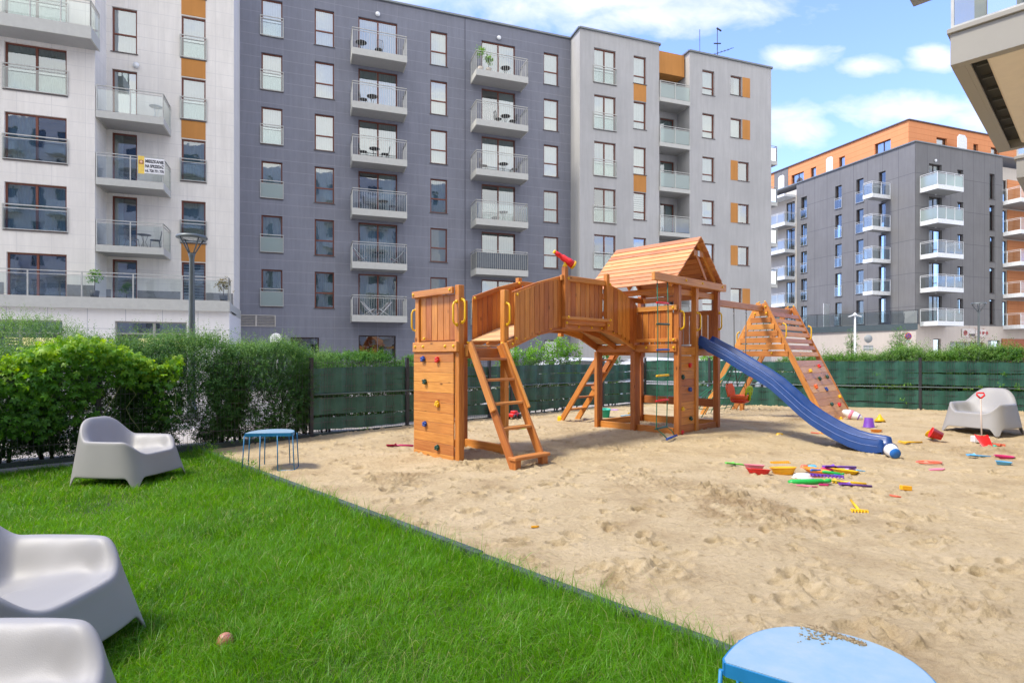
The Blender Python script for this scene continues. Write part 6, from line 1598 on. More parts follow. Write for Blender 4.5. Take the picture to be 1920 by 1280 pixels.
def hs_(n, g):
    m = n*3; t = g.uniform(-7.2, -1.95, m); c = g.random(m)
    zt = 1.26+.20*np.exp(-((t+3.0)/.7)**2)+.04*np.sin(t*3.1)+.34*fbm(t*2.3, t*.3, 4, 5)+.10*(g.random(m)**5)
    top = c < .42
    ang = g.uniform(0, math.pi, m)
    o = np.where(top, g.uniform(-.20, .95, m), -.09+g.normal(0, .075, m)-.10*vnoise(t*3.3, c*0+2, 8))
    z = np.where(top, zt+.05*np.sin(ang)-.16*g.random(m)-.14*((o-.3)/.6)**2+.22*fbm(t*4, o*4, 3, 31), zt-(g.random(m)**1.7)*1.15)
    clump = vnoise(t*2.6+3, z*3.2, 12); keep = top | (clump > .26+.24*(zt-z)); keep &= ~((t > -2.6) & (z < .9) & (g.random(m) < .6))
    t, o, z, zt, top = t[keep][:n], o[keep][:n], z[keep][:n], zt[keep][:n], top[keep][:n]; k = len(t)
    P = np.stack([F0.x+bx*t-ax_*o-hvx, F0.y+by*t-ay_*o-hvy, z+.02], -1)
    out = np.array([ax_, ay_, .0]); Nn = np.where(top[:, None], np.array([ax_*.3, ay_*.3, 1.0]), out+np.array([0, 0, .75]))+g.normal(size=(k, 3))*.62
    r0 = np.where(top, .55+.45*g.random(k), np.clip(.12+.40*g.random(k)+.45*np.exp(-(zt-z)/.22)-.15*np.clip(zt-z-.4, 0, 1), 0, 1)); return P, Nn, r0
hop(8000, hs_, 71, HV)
vb = MB(); rr = random.Random(3)
for i in range(16):
    t = rr.uniform(-6.8, -2.0); pts = []; z = 1.25; o = -.12
    for k in range(7): pts.append((F0.x+bx*t-ax_*o-hvx, F0.y+by*t-ay_*o-hvy, z)); z -= rr.uniform(.08, .2); t += rr.uniform(-.12, .12); o += rr.uniform(-.03, .02)
    vb.tube(pts, .0035, 5)
vb.build('stems', plain('pale_green_vine_stem', (.22, .26, .10), .7), HV, Matrix.Identity(4))
# little weeds at the fence foot and creeping through the strips
def weeds(name, label, pts, seed):
    g = np.random.default_rng(seed); P = np.repeat(np.array(pts), 7, axis=0)+g.normal(size=(len(pts)*7, 3))*np.array([.05, .05, .015])
    D = g.normal(size=P.shape)*.6+np.array([0, 0, .8]); V, F_, Rn = sprigs(P, D, np.full(len(P), .09), 6, .03, .009, g, .1, .9); tag(npmesh(name, V, F_, LAURM, Rn), label, 'weeds', kind='stuff')
pts = [(*fx(t, -.05), .06) for t in (-1.2, -.9, -.45, -1.6, 1.0, 2.4, -.7)]+[(FC.x+RD.x*rpx(q)+RN.x*.05, FC.y+RD.y*rpx(q)+RN.y*.05, z) for q, z in ((1640, .92), (1675, .62), (1700, .66), (1810, .62), (1835, .64), (1880, .95), (1905, .62), (1690, .30), (1880, .7), (1900, .7), (1650, .6))]
weeds('weeds', 'small green weeds growing through the fence and at its foot', pts, 5)
pts = [(*kx(t, .03), .05) for t in (0.2, .5, 1.1, 2.0)]; weeds('weeds', 'tiny weeds along the sand edge by the small blue table', pts, 6)

# small trees beyond the right fence
def small_tree(x, y, h, cr, label, seed, mat=LAURM, n=700, bare=False):
    g = np.random.default_rng(seed); root = empty('young_tree', loc=(x, y, -.1)); tag(root, label, 'tree'); mb = MB(); rr = random.Random(seed)
    mb.tube([(0, 0, 0), (.02, .01, h*.4), (-.01, .02, h*.75), (0, 0, h*.95)], [.035, .03, .02, .008], 7)
    for i in range(12):
        z = h*rr.uniform(.4, .85); a = rr.uniform(0, 6.3); e = Vector((math.cos(a)*cr*.8, math.sin(a)*cr*.8, z+cr*.7)); mb.tube([(0, 0, z), (e.x*.5, e.y*.5, z+cr*.25), e], [.014, .01, .004], 5)
    mb.build('trunk', BARK, root, Matrix.Identity(4))
    v = g.normal(size=(n, 3)); v /= np.linalg.norm(v, axis=1, keepdims=True); v *= (g.random((n, 1))**.45); lump = 1+.5*fbm(v[:, 0]*3+seed, v[:, 2]*3, 3, seed)[:, None]
    P = v*np.array([cr, cr, h*.36])*lump+np.array([0, 0, h*.66])
    V, F_, Rn = sprigs(P, v+g.normal(size=v.shape)*.5+np.array([0, 0, .3]), np.full(n, .16), 5, .07, .017, g); npmesh('crown', V, F_, mat, Rn, parent=root)
g1 = ground(1688, 710); 
small_tree(*[((1688-960)/FPX*38), 38][0:2], 3.45, .62, 'young slender tree left of the blue and red parking sign', 81, BOXM)
small_tree((1597-960)/FPX*36, 36, 3.2, .35, 'thin dark young tree just left of the white twin arm lamp', 82, YEWM, 350)
REDM = leafmat('reddish_twig_leaf', (.20, .08, .05), (.34, .17, .12), (.45, .28, .2), .6, .3)
small_tree((1829-960)/FPX*40, 40, 3.7, .75, 'thin reddish young tree beside the far street lamp', 83, REDM, 150)

# ================================================================ lamps and signs
LAMPM = plain('grey_green_lamp_metal', (.13, .15, .145), .45, metal=.3)
def street_lamp(x, y, h, label, sc=1.0):
    r = empty('street_lamp', loc=(x, y, -.1)); tag(r, label, 'street lamp', 'ring headed street lamps')
    part('pole', lambda m: m.lathe([(.11*sc, 0), (.11*sc, .3), (.085*sc, .32), (.075*sc, h*.4), (.055*sc, h-.55), (.065*sc, h-.5), (.085*sc, h-.42), (.0001, h-.41)], 16), LAMPM, r)
    for i in range(4):
        a = R(45+90*i)+.25; part('arm', lambda m: m.tube([(math.cos(a)*.05, math.sin(a)*.05, h-.46), (math.cos(a)*.29, math.sin(a)*.29, h-.06)], .016, 7), LAMPM, r)
    part('lamp_head', lambda m: m.lathe([(.20, h-.075), (.33, h-.075), (.335, h-.05), (.31, h-.01), (.22, h), (.0001, h)], 28), LAMPM, r)
    part('lamp_glass', lambda m: m.lathe([(.0001, h-.05), (.12, h-.10), (.195, h-.072), (.195, h-.03), (.0001, h-.03)], 20), plain('lamp_opal_glass', (.55, .58, .56), .25), r)
street_lamp(-7.56, 13.6, 4.33, 'grey street lamp with ring head rising behind the left hedge', 1.0)
street_lamp((1835-960)/FPX*30, 30, 4.3, 'grey street lamp with ring head far right in front of the anthracite block', .8)
r = empty('twin_lamp', loc=((1603-960)/FPX*34, 34, -.1)); tag(r, 'white lamp post with two drooping arms right of the climbing frame', 'street lamp')
part('pole', lambda m: m.tube([(0, 0, 0), (0, 0, 3.95)], [.07, .05], 12), WHITEM, r)
part('lamp_head', lambda m: (m.lathe([(.0001, 4.1), (.10, 4.02), (.12, 3.92), (.0001, 3.9)], 14), m.bar((0, 0, 3.98), (-.36, 0, 3.86), .16, .05), m.bar((0, 0, 3.98), (.36, 0, 3.86), .16, .05)), WHITEM, r)
SG_ = plain('sign_back_grey', (.30, .32, .32), .5)
def signpost(x, y, z, rad, label, kind):
    r = empty('road_sign', loc=(x, y, -.1)); tag(r, label, 'road sign')
    part('pole', lambda m: m.tube([(0, .03, 0), (0, .03, z+.3)], .03, 10), METALG, r)
    F_ = Matrix.Translation((0, 0, z+.1)) @ Matrix.Rotation(R(90), 4, 'X')
    if kind == 'back':
        part('sign_plate', lambda m: m.lathe([(.0001, .012), (rad, .012), (rad, -.004), (.0001, -.004)], 28, F_), SG_, r)
        part('additional_plate', lambda m: m.box((-.36, -.012, z-.75), (.36, .0, z-.38)), SG_, r); part('plate_rim', lambda m: (m.box((-.36, -.02, z-.60), (.36, -.013, z-.56)), ), WHITEM, r)
    else:
        part('sign_plate', lambda m: m.lathe([(.0001, .010), (rad, .010), (rad, -.004), (.0001, -.004)], 28, F_), plain('sign_red', (.55, .02, .03), .4), r)
        part('sign_disc', lambda m: m.lathe([(.0001, .016), (rad*.76, .016), (rad*.76, .0105), (.0001, .0105)], 28, F_), plain('sign_blue', (.05, .07, .42), .4), r)
        part('sign_cross', lambda m: (m.bar((-rad*.53, -.02, z+.1-rad*.53), (rad*.53, -.02, z+.1+rad*.53), .006, rad*.17), m.bar((-rad*.53, -.0225, z+.1+rad*.53), (rad*.53, -.0225, z+.1-rad*.53), .006, rad*.17)), MATS['sign_red'], r)
        part('additional_plate', lambda m: m.box((-.2, -.012, z-.36), (.2, .0, z-.2)), WHITEM, r)
signpost((1628-960)/FPX*42, 42, 2.72, .30, 'round grey back of a road sign on a post in front of the podium wall', 'back')
signpost((1703-960)/FPX*44, 44, 2.98, .26, 'round blue no stopping sign with red rim and red cross', 'stop')
# satellite dish on the ground floor roof edge by the hedge
dp = Vector(((518-960)/FPX*13.5, 13.5, H+34/FPX*13.5)); r = empty('satellite_dish', loc=(dp.x, dp.y, -.1)); tag(r, 'round white dish on a short pole behind the tall yew bush', 'dish')
q = Matrix.Translation((0, 0, dp.z+.1)) @ Matrix.Rotation(R(80), 4, 'X')
part('pole', lambda m: m.tube([(0, .06, 0), (0, .06, dp.z+.1)], .025, 8), METALG, r)
part('dish', lambda m: m.lathe([(.0001, -.03), (.07, -.02), (.13, .02), (.14, .03), (.13, .032), (.0001, -.018)], 24, q), WHITEM, r)

# ================================================================ parked cars behind the left fence
def car(x, y, rz, col, label, L=4.3, Wd=1.76, Hh=1.48):
    r = empty('parked_car', loc=(x, y, -.13), rz=rz); tag(r, label, 'car', 'cars parked beyond the fence')
    st = [(-.5, .35, .62, .62, .70), (-.47, .28, .72, .78, .86), (-.36, .26, .86, .92, .96), (-.30, .26, .92, 1.06, .97), (-.17, .25, .95, 1.40, 1.0), (0, .25, .95, 1.48, 1.0), (.20, .25, .95, 1.45, 1.0), (.36, .26, .96, 1.25, .98), (.46, .28, .95, .98, .92), (.5, .36, .7, .72, .80)]
    def body(m):
        rings = []
        for f, lo, be, ro, k in st:
            xx = f*L; hw = Wd/2*k; rw = hw*(.72 if ro > be+.1 else .90)
            rings.append([Vector(p) for p in ((xx, -hw*.92, lo), (xx, -hw, (lo+be)/2), (xx, -hw*.97, be), (xx, -rw, ro-.04), (xx, -rw*.82, ro), (xx, 0, ro+.02), (xx, rw*.82, ro), (xx, rw, ro-.04), (xx, hw*.97, be), (xx, hw, (lo+be)/2), (xx, hw*.92, lo))])
        for a, b in zip(rings, rings[1:]):
            for k in range(10): m.quad([a[k], b[k], b[k+1], a[k+1]], None, .5, True)
            m.quad([a[0], a[10], b[10], b[0]], None, .5)
        m.quad(rings[0], None, .5); m.quad(rings[-1][::-1], None, .5)
    part('car_body', body, plain('car_paint_'+('white' if col[0] > .5 else 'grey'), col, .25, coat=.8, var=.02), r)
    def sidewin(m, sg):
        o = .012*sg; pts = [(-.27*L, .98), (-.16*L, 1.33), (.0, 1.39), (.2*L, 1.36), (.34*L, 1.20), (.37*L, 1.0)]
        yy = lambda z: sg*(Wd/2*(.97-(z-.95)/.5*.25)+.008)
        m.quad([(x_, yy(z_), z_) for x_, z_ in (pts if sg < 0 else pts[::-1])], None, .5)
    DG = plain('car_window_dark', (.02, .025, .03), .08, spec=.8)
    for sg in (-1, 1): part('side_window', lambda m: sidewin(m, sg), DG, r)
    part('windscreen', lambda m: m.quad([(-.295*L, -.62, 1.03), (-.295*L, .62, 1.03), (-.18*L, .55, 1.39), (-.18*L, -.55, 1.39)][::-1], None, .5), DG, r)
    for sx_ in (-.31, .30):
        for sg in (-1, 1):
            w_ = part('wheel', lambda m: m.lathe([(.0001, -.09), (.20, -.10), (.30, -.09), (.31, 0), (.30, .09), (.20, .10), (.0001, .09)], 20, Matrix.Translation((sx_*L, sg*Wd*.46, .31)) @ Matrix.Rotation(R(90), 4, 'X')), plain('tyre_rubber', (.02, .02, .02), .8), r)
            part('rim', lambda m: m.lathe([(.0001, .105), (.17, .103), (.18, .09), (.0001, .09)], 14, Matrix.Translation((sx_*L, sg*Wd*.46, .31)) @ Matrix.Rotation(R(-90*sg), 4, 'X') @ Matrix.Translation((0, 0, 0)) @ Matrix.Rotation(R(180 if sg > 0 else 0) if False else 0, 4, 'X')), STEEL, w_)
car((1066-960)/FPX*18.5, 18.5, BA+R(4), (.72, .73, .74), 'white car whose roof shows under the arched bridge')
car((1215-960)/FPX*21, 21, BA+R(4), (.73, .73, .74), 'white car seen through the open side of the roofed tower')
car((1345-960)/FPX*24, 24, BA+R(2), (.70, .71, .73), 'white car whose roof shows behind the top of the slide')
car((1560-960)/FPX*25, 25, BA-R(3), (.72, .72, .72), 'white car half hidden by the low hedge right of the climbing frame', Hh=1.4)
car((1640-960)/FPX*28, 28, BA-R(3), (.10, .105, .11), 'dark grey car half hidden by the hedge below the round grey sign')
# ================================================================ balcony furniture
def bistro_table(mat, r_=.30, h=.70):
    t = empty('bistro_table', loc=(0, 0, -80)); part('table_top', lambda m: (m.lathe([(.0001, h), (r_, h), (r_, h-.02), (.0001, h-.02)], 18)), mat, t)
    for i in range(3):
        a = i*2.094; part('leg', lambda m: m.tube([(math.cos(a)*.22, math.sin(a)*.22, 0), (math.cos(a)*.05, math.sin(a)*.05, .36), (math.cos(a)*.16, math.sin(a)*.16, h-.02)], .011, 6), mat, t)
    return t
def bistro_chair(mat, slats=True):
    t = empty('bistro_chair', loc=(0, 0, -80))
    part('seat', lambda m: m.lathe([(.0001, .44), (.20, .44), (.21, .455), (.20, .465), (.0001, .465)], 14, pw=3.5), mat, t)
    def bk(m):
        m.tube([(-.19, .19, .45), (-.20, .24, .75), (-.14, .25, .88), (.14, .25, .88), (.20, .24, .75), (.19, .19, .45)], .012, 6)
        for i in range(5): x = -.12+i*.06; m.tube([(x, .20, .46), (x, .245, .87)], .008, 5)
    part('backrest', bk, mat, t)
    for sx_ in (-1, 1):
        for sy in (-1, 1): part('leg', lambda m: m.tube([(sx_*.16, sy*.16, .45), (sx_*.20, sy*.21, 0)], .012, 6), mat, t)
    return t
GREYF = plain('grey_rattan', (.22, .21, .20), .7)
protos = {'bt': bistro_table(BLACKM), 'bc': bistro_chair(BLACKM), 'wt': bistro_table(WHITEM, .27), 'gc': bistro_chair(GREYF), 'gt': bistro_table(GREYF, .28)}
usedp = set()
def put(kind, FR, x, y, z, rot, label, cat, group):
    M = FR.W @ Matrix.Translation((x, y, z)) @ Matrix.Rotation(rot, 4, 'Z')
    p = protos[kind]
    if kind in usedp: o = copy_tree(p)
    else: o = p; usedp.add(kind)
    o.matrix_local = M; tag(o, label, cat, group); return o
ORD = ['top', 'second', 'third', 'fourth', 'fifth', 'sixth']; SN = ['left', 'right']
def lab(what, si, k): return f'{what} on the {ORD[k]} balcony down in the slate block {SN[si]} balcony stack'
B = {(si, k): (xa, xb, zf) for si, k, xa, xb, zf in BAL}
GT, GCc = 'balcony bistro tables', 'balcony chairs'
for si, k, items in ((0, 0, (('bt', .18, 0), ('bc', .50, 3.3))), (0, 1, (('bt', .38, 0), ('bc', .22, 1.7))), (0, 2, (('bc', .22, 1.6), ('bt', .42, 0), ('bc', .62, -1.6))), (0, 3, (('bc', .30, 1.7), ('bt', .58, 0), ('bc', .76, -1.6))),
                     (0, 4, (('bt', .50, 0),)), (1, 0, (('bt', .62, 0),)), (1, 1, (('bc', .48, 1.7), ('bt', .62, 0), ('bc', .76, -1.5))), (1, 2, (('gc', .2, 1.6), ('bt', .58, 0), ('gc', .80, -1.6))), (1, 3, (('bt', .58, 0),))):
    xa, xb, zf = B[(si, k)]; nc = 0
    for kind, f, rot in items:
        t_ = kind == 'bt'
        side_ = '' if t_ else (' left of table' if f < .45 else ' right of table' if f > .48 else '')
        nm = 'round black bistro table' if t_ else ('black wire back chair' if kind == 'bc' else 'grey rattan chair')
        put(kind, Fr, xa+(xb-xa)*f, -.62, zf-.05, rot, f'{nm}{side_}, {ORD[k]} balcony down, {SN[si]} slate block stack', 'table' if t_ else 'chair', GT if t_ else GCc)
def deckchair(M, label, mat):
    t = empty('deck_chair', M); tag(t, label, 'deck chair', 'patterned deck chairs')
    for s_ in (-.25, .25):
        part('frame', lambda m: (m.tube([(s_, -.45, 0), (s_, .35, .85)], .018, 6), m.tube([(s_, .35, 0), (s_, -.40, .42)], .018, 6)), WHITEM, t)
    part('sling', lambda m: [m.quad([(-.24, a, b), (.24, a, b), (.24, c, d), (-.24, c, d)], None, .5, True) for a, b, c, d in ((-.38, .40, -.12, .26), (-.12, .26, .12, .44), (.12, .44, .34, .84))], mat, t)
xa, xb, zf = B[(0, 4)]
PINK = plain('pink_patterned_fabric', (.55, .32, .38), .8, var=.5, scale=25)
deckchair(Fr.W @ Matrix.Translation((xa+.45, -.65, zf-.05)) @ Matrix.Rotation(R(90), 4, 'Z'), 'pink patterned deck chair at the left end of the fifth balcony down, slate block', PINK)
deckchair(Fr.W @ Matrix.Translation((xb-.45, -.65, zf-.05)) @ Matrix.Rotation(R(-90), 4, 'Z'), 'pink patterned deck chair at the right end of the fifth balcony down, slate block', PINK)
xa, xb, zf = B[(0, 5)]; BWP = plain('black_white_pattern', (.25, .25, .25), .8, var=.9, scale=14)
deckchair(Fr.W @ Matrix.Translation((xa+.9, -.65, zf-.05)) @ Matrix.Rotation(R(70), 4, 'Z'), 'black and white patterned deck chair on the left of the lowest slate block balcony', BWP)
deckchair(Fr.W @ Matrix.Translation((xb-1.2, -.65, zf-.05)) @ Matrix.Rotation(R(-70), 4, 'Z'), 'black and white patterned deck chair on the right of the lowest slate block balcony', BWP)
# furniture on the white block
put('wt', Fr, X(292, -3.6), -3.55, 12.0, 0, 'white round table on the topmost glass balcony of the white block', 'table', GT)
put('gc', Fr, X(247, -3.6), -3.5, 6.2, 1.2, 'grey chair left of the table on the lowest white block balcony', 'chair', GCc)
put('gt', Fr, X(268, -3.6), -3.4, 6.2, 0, 'small grey table on the lowest white block balcony', 'table', GT)
put('gc', Fr, X(290, -3.6), -3.5, 6.2, -1.3, 'grey chair right of the table on the lowest white block balcony', 'chair', GCc)
# far block: a few chairs
for k in (0, 2, 3): put('gc', Fa, ba0+.8, -.8, fr_rows[k]-2.4, .5, f'grey chair on the {ORD[k]} white balcony down, right face of the anthracite block', 'chair', GCc)
put('gt', Fa, ba0+2.0, -.8, fr_rows[3]-2.4, .5, 'grey table on the fourth white balcony down, right face of the anthracite block', 'table', GT)
# covered washing on the top slate balcony
xa, xb, zf = B[(0, 0)]
m = MB()
for i, c in enumerate((0, .12, .26)): m.box((xb-.7+c, -.75, zf+.05), (xb-.62+c, -.35, zf+.85+.1*i), None, .02)
# potted plants
def potplant(M, label, h, seed, kind='bush', mat=LAURM, pot=POTM, pr=.17, ph=.42):
    t = empty('potted_plant', M); tag(t, label, 'potted plant', 'potted plants on balconies and terrace')
    part('pot', lambda m: m.lathe([(pr*.66, 0), (pr, ph), (pr*.9, ph), (pr*.85, ph-.04), (.0001, ph-.04)], 14, pw=4), pot, t)
    part('stem', lambda m: m.tube([(0, 0, ph-.05), (.01, .01, h*.7), (0, 0, h*.9)], .015, 6), BARK, t)
    g = np.random.default_rng(seed); n = 60; v = g.normal(size=(n, 3))*np.array([.11, .11, .10]); P = v+np.array([0, 0, h*.88])
    V, F_, Rn = sprigs(P, v+np.array([0, 0, .1]), np.full(n, .12), 5, .11, .025, g); npmesh('leaves', V, F_, mat, Rn, parent=t)
potplant(Fr.W @ Matrix.Translation((X(178, -4.7), -4.75, 3.74)), 'leafy plant in a dark square pot at the middle of the white block terrace', 1.15, 91)
potplant(Fr.W @ Matrix.Translation((X(419, -4.6), -4.6, 3.74)), 'yellowish plant in a dark square pot at the right end of the white block terrace', 1.05, 92, mat=leafmat('yellowish_leaf', (.12, .12, .02), (.28, .22, .04), (.45, .35, .12), .5, .3))
xa, xb, zf = B[(1, 0)]
potplant(Fr.W @ Matrix.Translation((xa+.35, -.95, zf-.05)), 'tall green plant in a pale pot on the top right stack slate balcony', 1.35, 93, pot=plain('terracotta_pale', (.45, .40, .34), .7), ph=.3)
potplant(Fr.W @ Matrix.Translation((xa+.85, -.95, zf-.05)), 'shorter green plant in a pale pot on the top right stack slate balcony', .95, 94, pot=MATS['terracotta_pale'], ph=.3)

# ================================================================ toys in the sand
def P_(name, rgbv): return plain(name, rgbv, .35)
TC = {'red': RED, 'yellow': YEL, 'blue': plain('toy_blue', (.02, .16, .52), .35), 'green': plain('toy_green', (.02, .42, .06), .35), 'lime': plain('toy_lime', (.18, .62, .08), .35), 'orange': plain('toy_orange', (.90, .30, .03), .35),
      'amber': plain('toy_amber', (.88, .42, .01), .35), 'pink': plain('toy_pink', (.75, .22, .30), .4), 'magenta': plain('toy_magenta', (.62, .03, .16), .35), 'purple': plain('toy_purple', (.17, .05, .36), .35), 'lilac': plain('toy_lilac', (.50, .30, .62), .35),
      'sky': plain('toy_sky_blue', (.12, .42, .68), .35), 'white': plain('toy_white', (.72, .72, .70), .4), 'coral': plain('toy_coral', (.75, .16, .08), .4), 'teal': plain('toy_teal', (.02, .42, .30), .35), 'black': plain('toy_black', (.02, .02, .02), .4), 'olive': plain('toy_yellow_green', (.50, .60, .02), .35), 'violet': plain('toy_violet', (.12, .03, .22), .35)}
def shovel(m, L):
    m.tube([(-L/2, 0, .012), (0, 0, .018), (L*.18, 0, .012)], L*.035, 8)
    def pr(x, y): return .012+.12*L*(y/(L*.13))**2*.25
    g = []
    for i in range(6):
        x = L*.14+L*.36*i/5; w = L*.13*(1-.25*(i/5)**2) if i else L*.08
        g.append([Vector((x, w*(j/3-1), .006+.05*L*(j/3-1)**2+(.05*L if i == 0 else 0))) for j in range(7)])
    for a, b in zip(g, g[1:]):
        for j in range(6): m.quad([a[j], b[j], b[j+1], a[j+1]], None, .5, True); m.quad([p+Vector((0, 0, .006)) for p in (a[j+1], b[j+1], b[j], a[j])], None, .5, True)
def rake(m, L):
    m.tube([(-L/2, 0, .014), (L*.4, 0, .02)], L*.035, 8); m.bar((L*.4, -L*.2, .02), (L*.4, L*.2, .02), .02, .02)
    for i in range(6): y = L*(-.18+.36*i/5); m.tube([(L*.4, y, .02), (L*.46, y, .02), (L*.5, y, -.01)], [.007, .006, .003], 5)
def mould(m, L, asp=.6, h=.35):
    m.lathe([(.0001, L*h), (L*.30, L*h), (L*.42, L*h*.75), (L*.47, L*h*.15), (L*.52, L*.02), (L*.52, 0), (L*.45, 0), (L*.40, L*h*.6), (.0001, L*h*.85)], 22, None, 1, asp, pw=2.6)
def dish(m, L, asp=.6, h=.3):
    m.lathe([(.0001, 0), (L*.36, 0), (L*.45, L*h*.6), (L*.5, L*h), (L*.53, L*h), (L*.52, L*h*.9), (L*.46, L*h*.95), (L*.42, L*h*.5), (L*.33, L*.04), (.0001, L*.04)], 24, None, 1, asp, pw=2.5)
def bucket(m, L, up=True):
    m.lathe([(.0001, 0), (L*.36, 0), (L*.48, L*.85), (L*.52, L*.86), (L*.52, L*.92), (L*.46, L*.92), (L*.34, L*.03), (.0001, L*.03)], 24)
def stick(m, L): m.tube([(-L/2, 0, .02), (-L*.42, 0, .024), (L*.30, 0, .02), (L*.36, 0, .014), (L*.42, 0, .022), (L/2, 0, .02)], [L*.06, L*.085, L*.06, L*.035, L*.055, L*.05], 12)
def star(m, L):
    pts = []
    for i in range(10): a = math.pi*i/5; k = L*(.5 if i % 2 == 0 else .26); pts.append((math.cos(a)*k, math.sin(a)*k))
    m.prism(pts, 0, L*.2)
def cone(m, L): m.lathe([(L*.5, 0), (L*.38, L*.25), (L*.2, L*.45), (L*.08, L*.72), (.0001, L*.75)], 18); m.sphere((L*.3, .02, L*.2), (L*.22, L*.2, L*.2), 10, 6)
def ring(m, L): m.tube([(math.cos(a*.3927)*L/2, math.sin(a*.3927)*L/2, .012) for a in range(17)], .012, 8, cap=False)
def comb(m, L):
    m.bar((-L/2, 0, .02), (L/2, 0, .02), .035, .02)
    for i in range(9): x = L*(-.45+.9*i/8); m.bar((x, -.015, .018), (x, -.06, .012), .012, .012)
def brick(m, L): m.box((-L/2, -L*.25, 0), (L/2, L*.25, L*.45), None, L*.04)
def gun(m, L): m.tube([(-L*.5, 0, .03), (-L*.2, 0, .035)], .018, 8); m.tube([(-L*.2, 0, .035), (L*.1, 0, .05)], .04, 10)
def shard(m, L): m.prism([(-L/2, -L*.12), (L*.2, -L*.2), (L/2, 0), (L*.1, L*.22), (-L*.4, L*.16)], 0, .012)
SH = dict(shovel=shovel, rake=rake, mould=mould, dish=dish, bucket=bucket, stick=stick, star=star, cone=cone, ring=ring, comb=comb, brick=brick, shard=shard)
GTY = 'sand toys scattered in the pit'
def toy(kind, px, py, L, yaw, col, label, cat=None, tilt=(0, 0), lift=0.0, name=None, **kw):
    if kind in ('dish', 'mould') : kw['h'] = kw.get('h', .3 if kind == 'dish' else .35)*.85; lift -= .008
    if tilt == (0, 0): q = random.Random(px*py); tilt = (q.uniform(-9, 9), q.uniform(-6, 6)); yaw += q.uniform(-8, 8)
    p = onsand(px, py); cat = cat or {'shovel': 'toy shovel', 'rake': 'toy rake', 'mould': 'sand mould', 'dish': 'sand mould', 'bucket': 'bucket', 'stick': 'toy', 'comb': 'toy rake'}.get(kind, 'toy')
    M = Matrix.Translation(p+Vector((0, 0, lift+.004))) @ Matrix.Rotation(R(yaw), 4, 'Z') @ Matrix.Rotation(R(tilt[0]), 4, 'X') @ Matrix.Rotation(R(tilt[1]), 4, 'Y')
    m = MB(); SH[kind](m, L, **kw); o = m.build(name or {'mould': 'sand_mould', 'dish': 'sand_mould', 'shovel': 'toy_shovel', 'rake': 'toy_rake', 'bucket': 'toy_bucket', 'comb': 'toy_rake', 'ring': 'toy_ring', 'brick': 'toy_box', 'star': 'sand_mould', 'cone': 'sand_mould'}.get(kind, 'plastic_toy'), TC[col], None, M)
    return tag(o, label, cat, GTY)
toy('shovel', 1384, 873, .32, 176, 'lime', 'lime green shovel lying leftmost of the toy pile')
toy('dish', 1414, 883, .24, 5, 'pink', 'pink boat mould behind the red one', asp=.45, lift=.02)
toy('dish', 1422, 889, .26, -8, 'red', 'red boat shaped mould at the left of the toy pile', asp=.5)
toy('dish', 1469, 888, .28, -4, 'amber', 'yellow orange boat mould beside the red one', asp=.6, h=.34)
toy('comb', 1462, 879, .22, 10, 'amber', 'orange toothed piece behind the yellow orange mould', lift=.06)
toy('mould', 1508, 877, .11, 20, 'coral', 'small coral lump mould at the back of the pile', h=.5)
toy('mould', 1523, 879, .11, -30, 'sky', 'small light blue mould at the back of the pile', h=.3)
toy('dish', 1531, 888, .30, -22, 'orange', 'orange dish mould in the middle of the pile', asp=.4, h=.15, lift=.02)
toy('mould', 1505, 895, .24, 0, 'white', 'white ribbed mould behind the green roller', asp=.55, h=.25)
toy('stick', 1529, 893, .18, 28, 'blue', 'short blue handle piece amid the pile', lift=.05)
toy('stick', 1518, 907, .42, -14, 'green', 'bright green skittle lying at the front of the pile')
toy('comb', 1550, 900, .34, -6, 'purple', 'purple toothed rake head in the pile', lift=.03)
toy('shard', 1533, 899, .18, 10, 'magenta', 'magenta plastic piece beside the purple rake head', lift=.03)
toy('shovel', 1575, 882, .40, 178, 'purple', 'long purple shovel at the back of the pile', lift=.01)
toy('mould', 1595, 881, .13, 0, 'lilac', 'small lilac mould at the end of the purple shovel', h=.3)
toy('stick', 1556, 885, .20, -4, 'magenta', 'magenta handle at the back of the pile', lift=.01)
toy('dish', 1584, 893, .28, 4, 'yellow', 'yellow oval dish at the right of the pile', asp=.6, h=.22)
toy('stick', 1562, 892, .22, -24, 'green', 'small green handle leaning on the yellow dish', lift=.02)
toy('stick', 1613, 886, .11, 0, 'sky', 'pale blue stub at the right end of the pile')
toy('stick', 1572, 898, .10, -10, 'blue', 'dark blue knob in front of the yellow dish', lift=.02)
toy('shovel', 1558, 906, .22, 186, 'olive', 'yellow green spoon at the front of the pile', lift=.01)
toy('rake', 1592, 907, .32, 160, 'yellow', 'yellow rake at the front right of the pile')
toy('shovel', 1604, 916, .34, 176, 'violet', 'dark violet shovel in front of the pile')
toy('shard', 1513, 912, .2, -20, 'pink', 'pale pink sheet under the green skittle')
toy('rake', 1604, 952, .34, 258, 'yellow', 'yellow rake lying alone in front of the pile')
toy('shard', 1677, 931, .11, -30, 'coral', 'small coral scoop half buried in sand')
toy('brick', 1698, 919, .10, 5, 'amber', 'small amber toothed block right of the pile')
toy('ring', 1742, 869, .26, 0, 'coral', 'coral oval ring lying right of the blue bucket')
toy('shard', 1757, 881, .20, -5, 'pink', 'pale pink flat piece below the coral ring')
toy('shovel', 1836, 857, .34, 184, 'sky', 'light blue shovel of the pair at the right edge')
toy('dish', 1882, 859, .24, -4, 'magenta', 'pink red dish on the end of the light blue shovel', asp=.35, h=.2)
toy('dish', 1881, 871, .20, 0, 'sky', 'blue boat mould in front of the pink red dish', asp=.4, h=.28)
toy('bucket', 1766, 828, .17, 200, 'red', 'red bucket tipped over left of the right armchair', tilt=(60, 40), lift=.08)
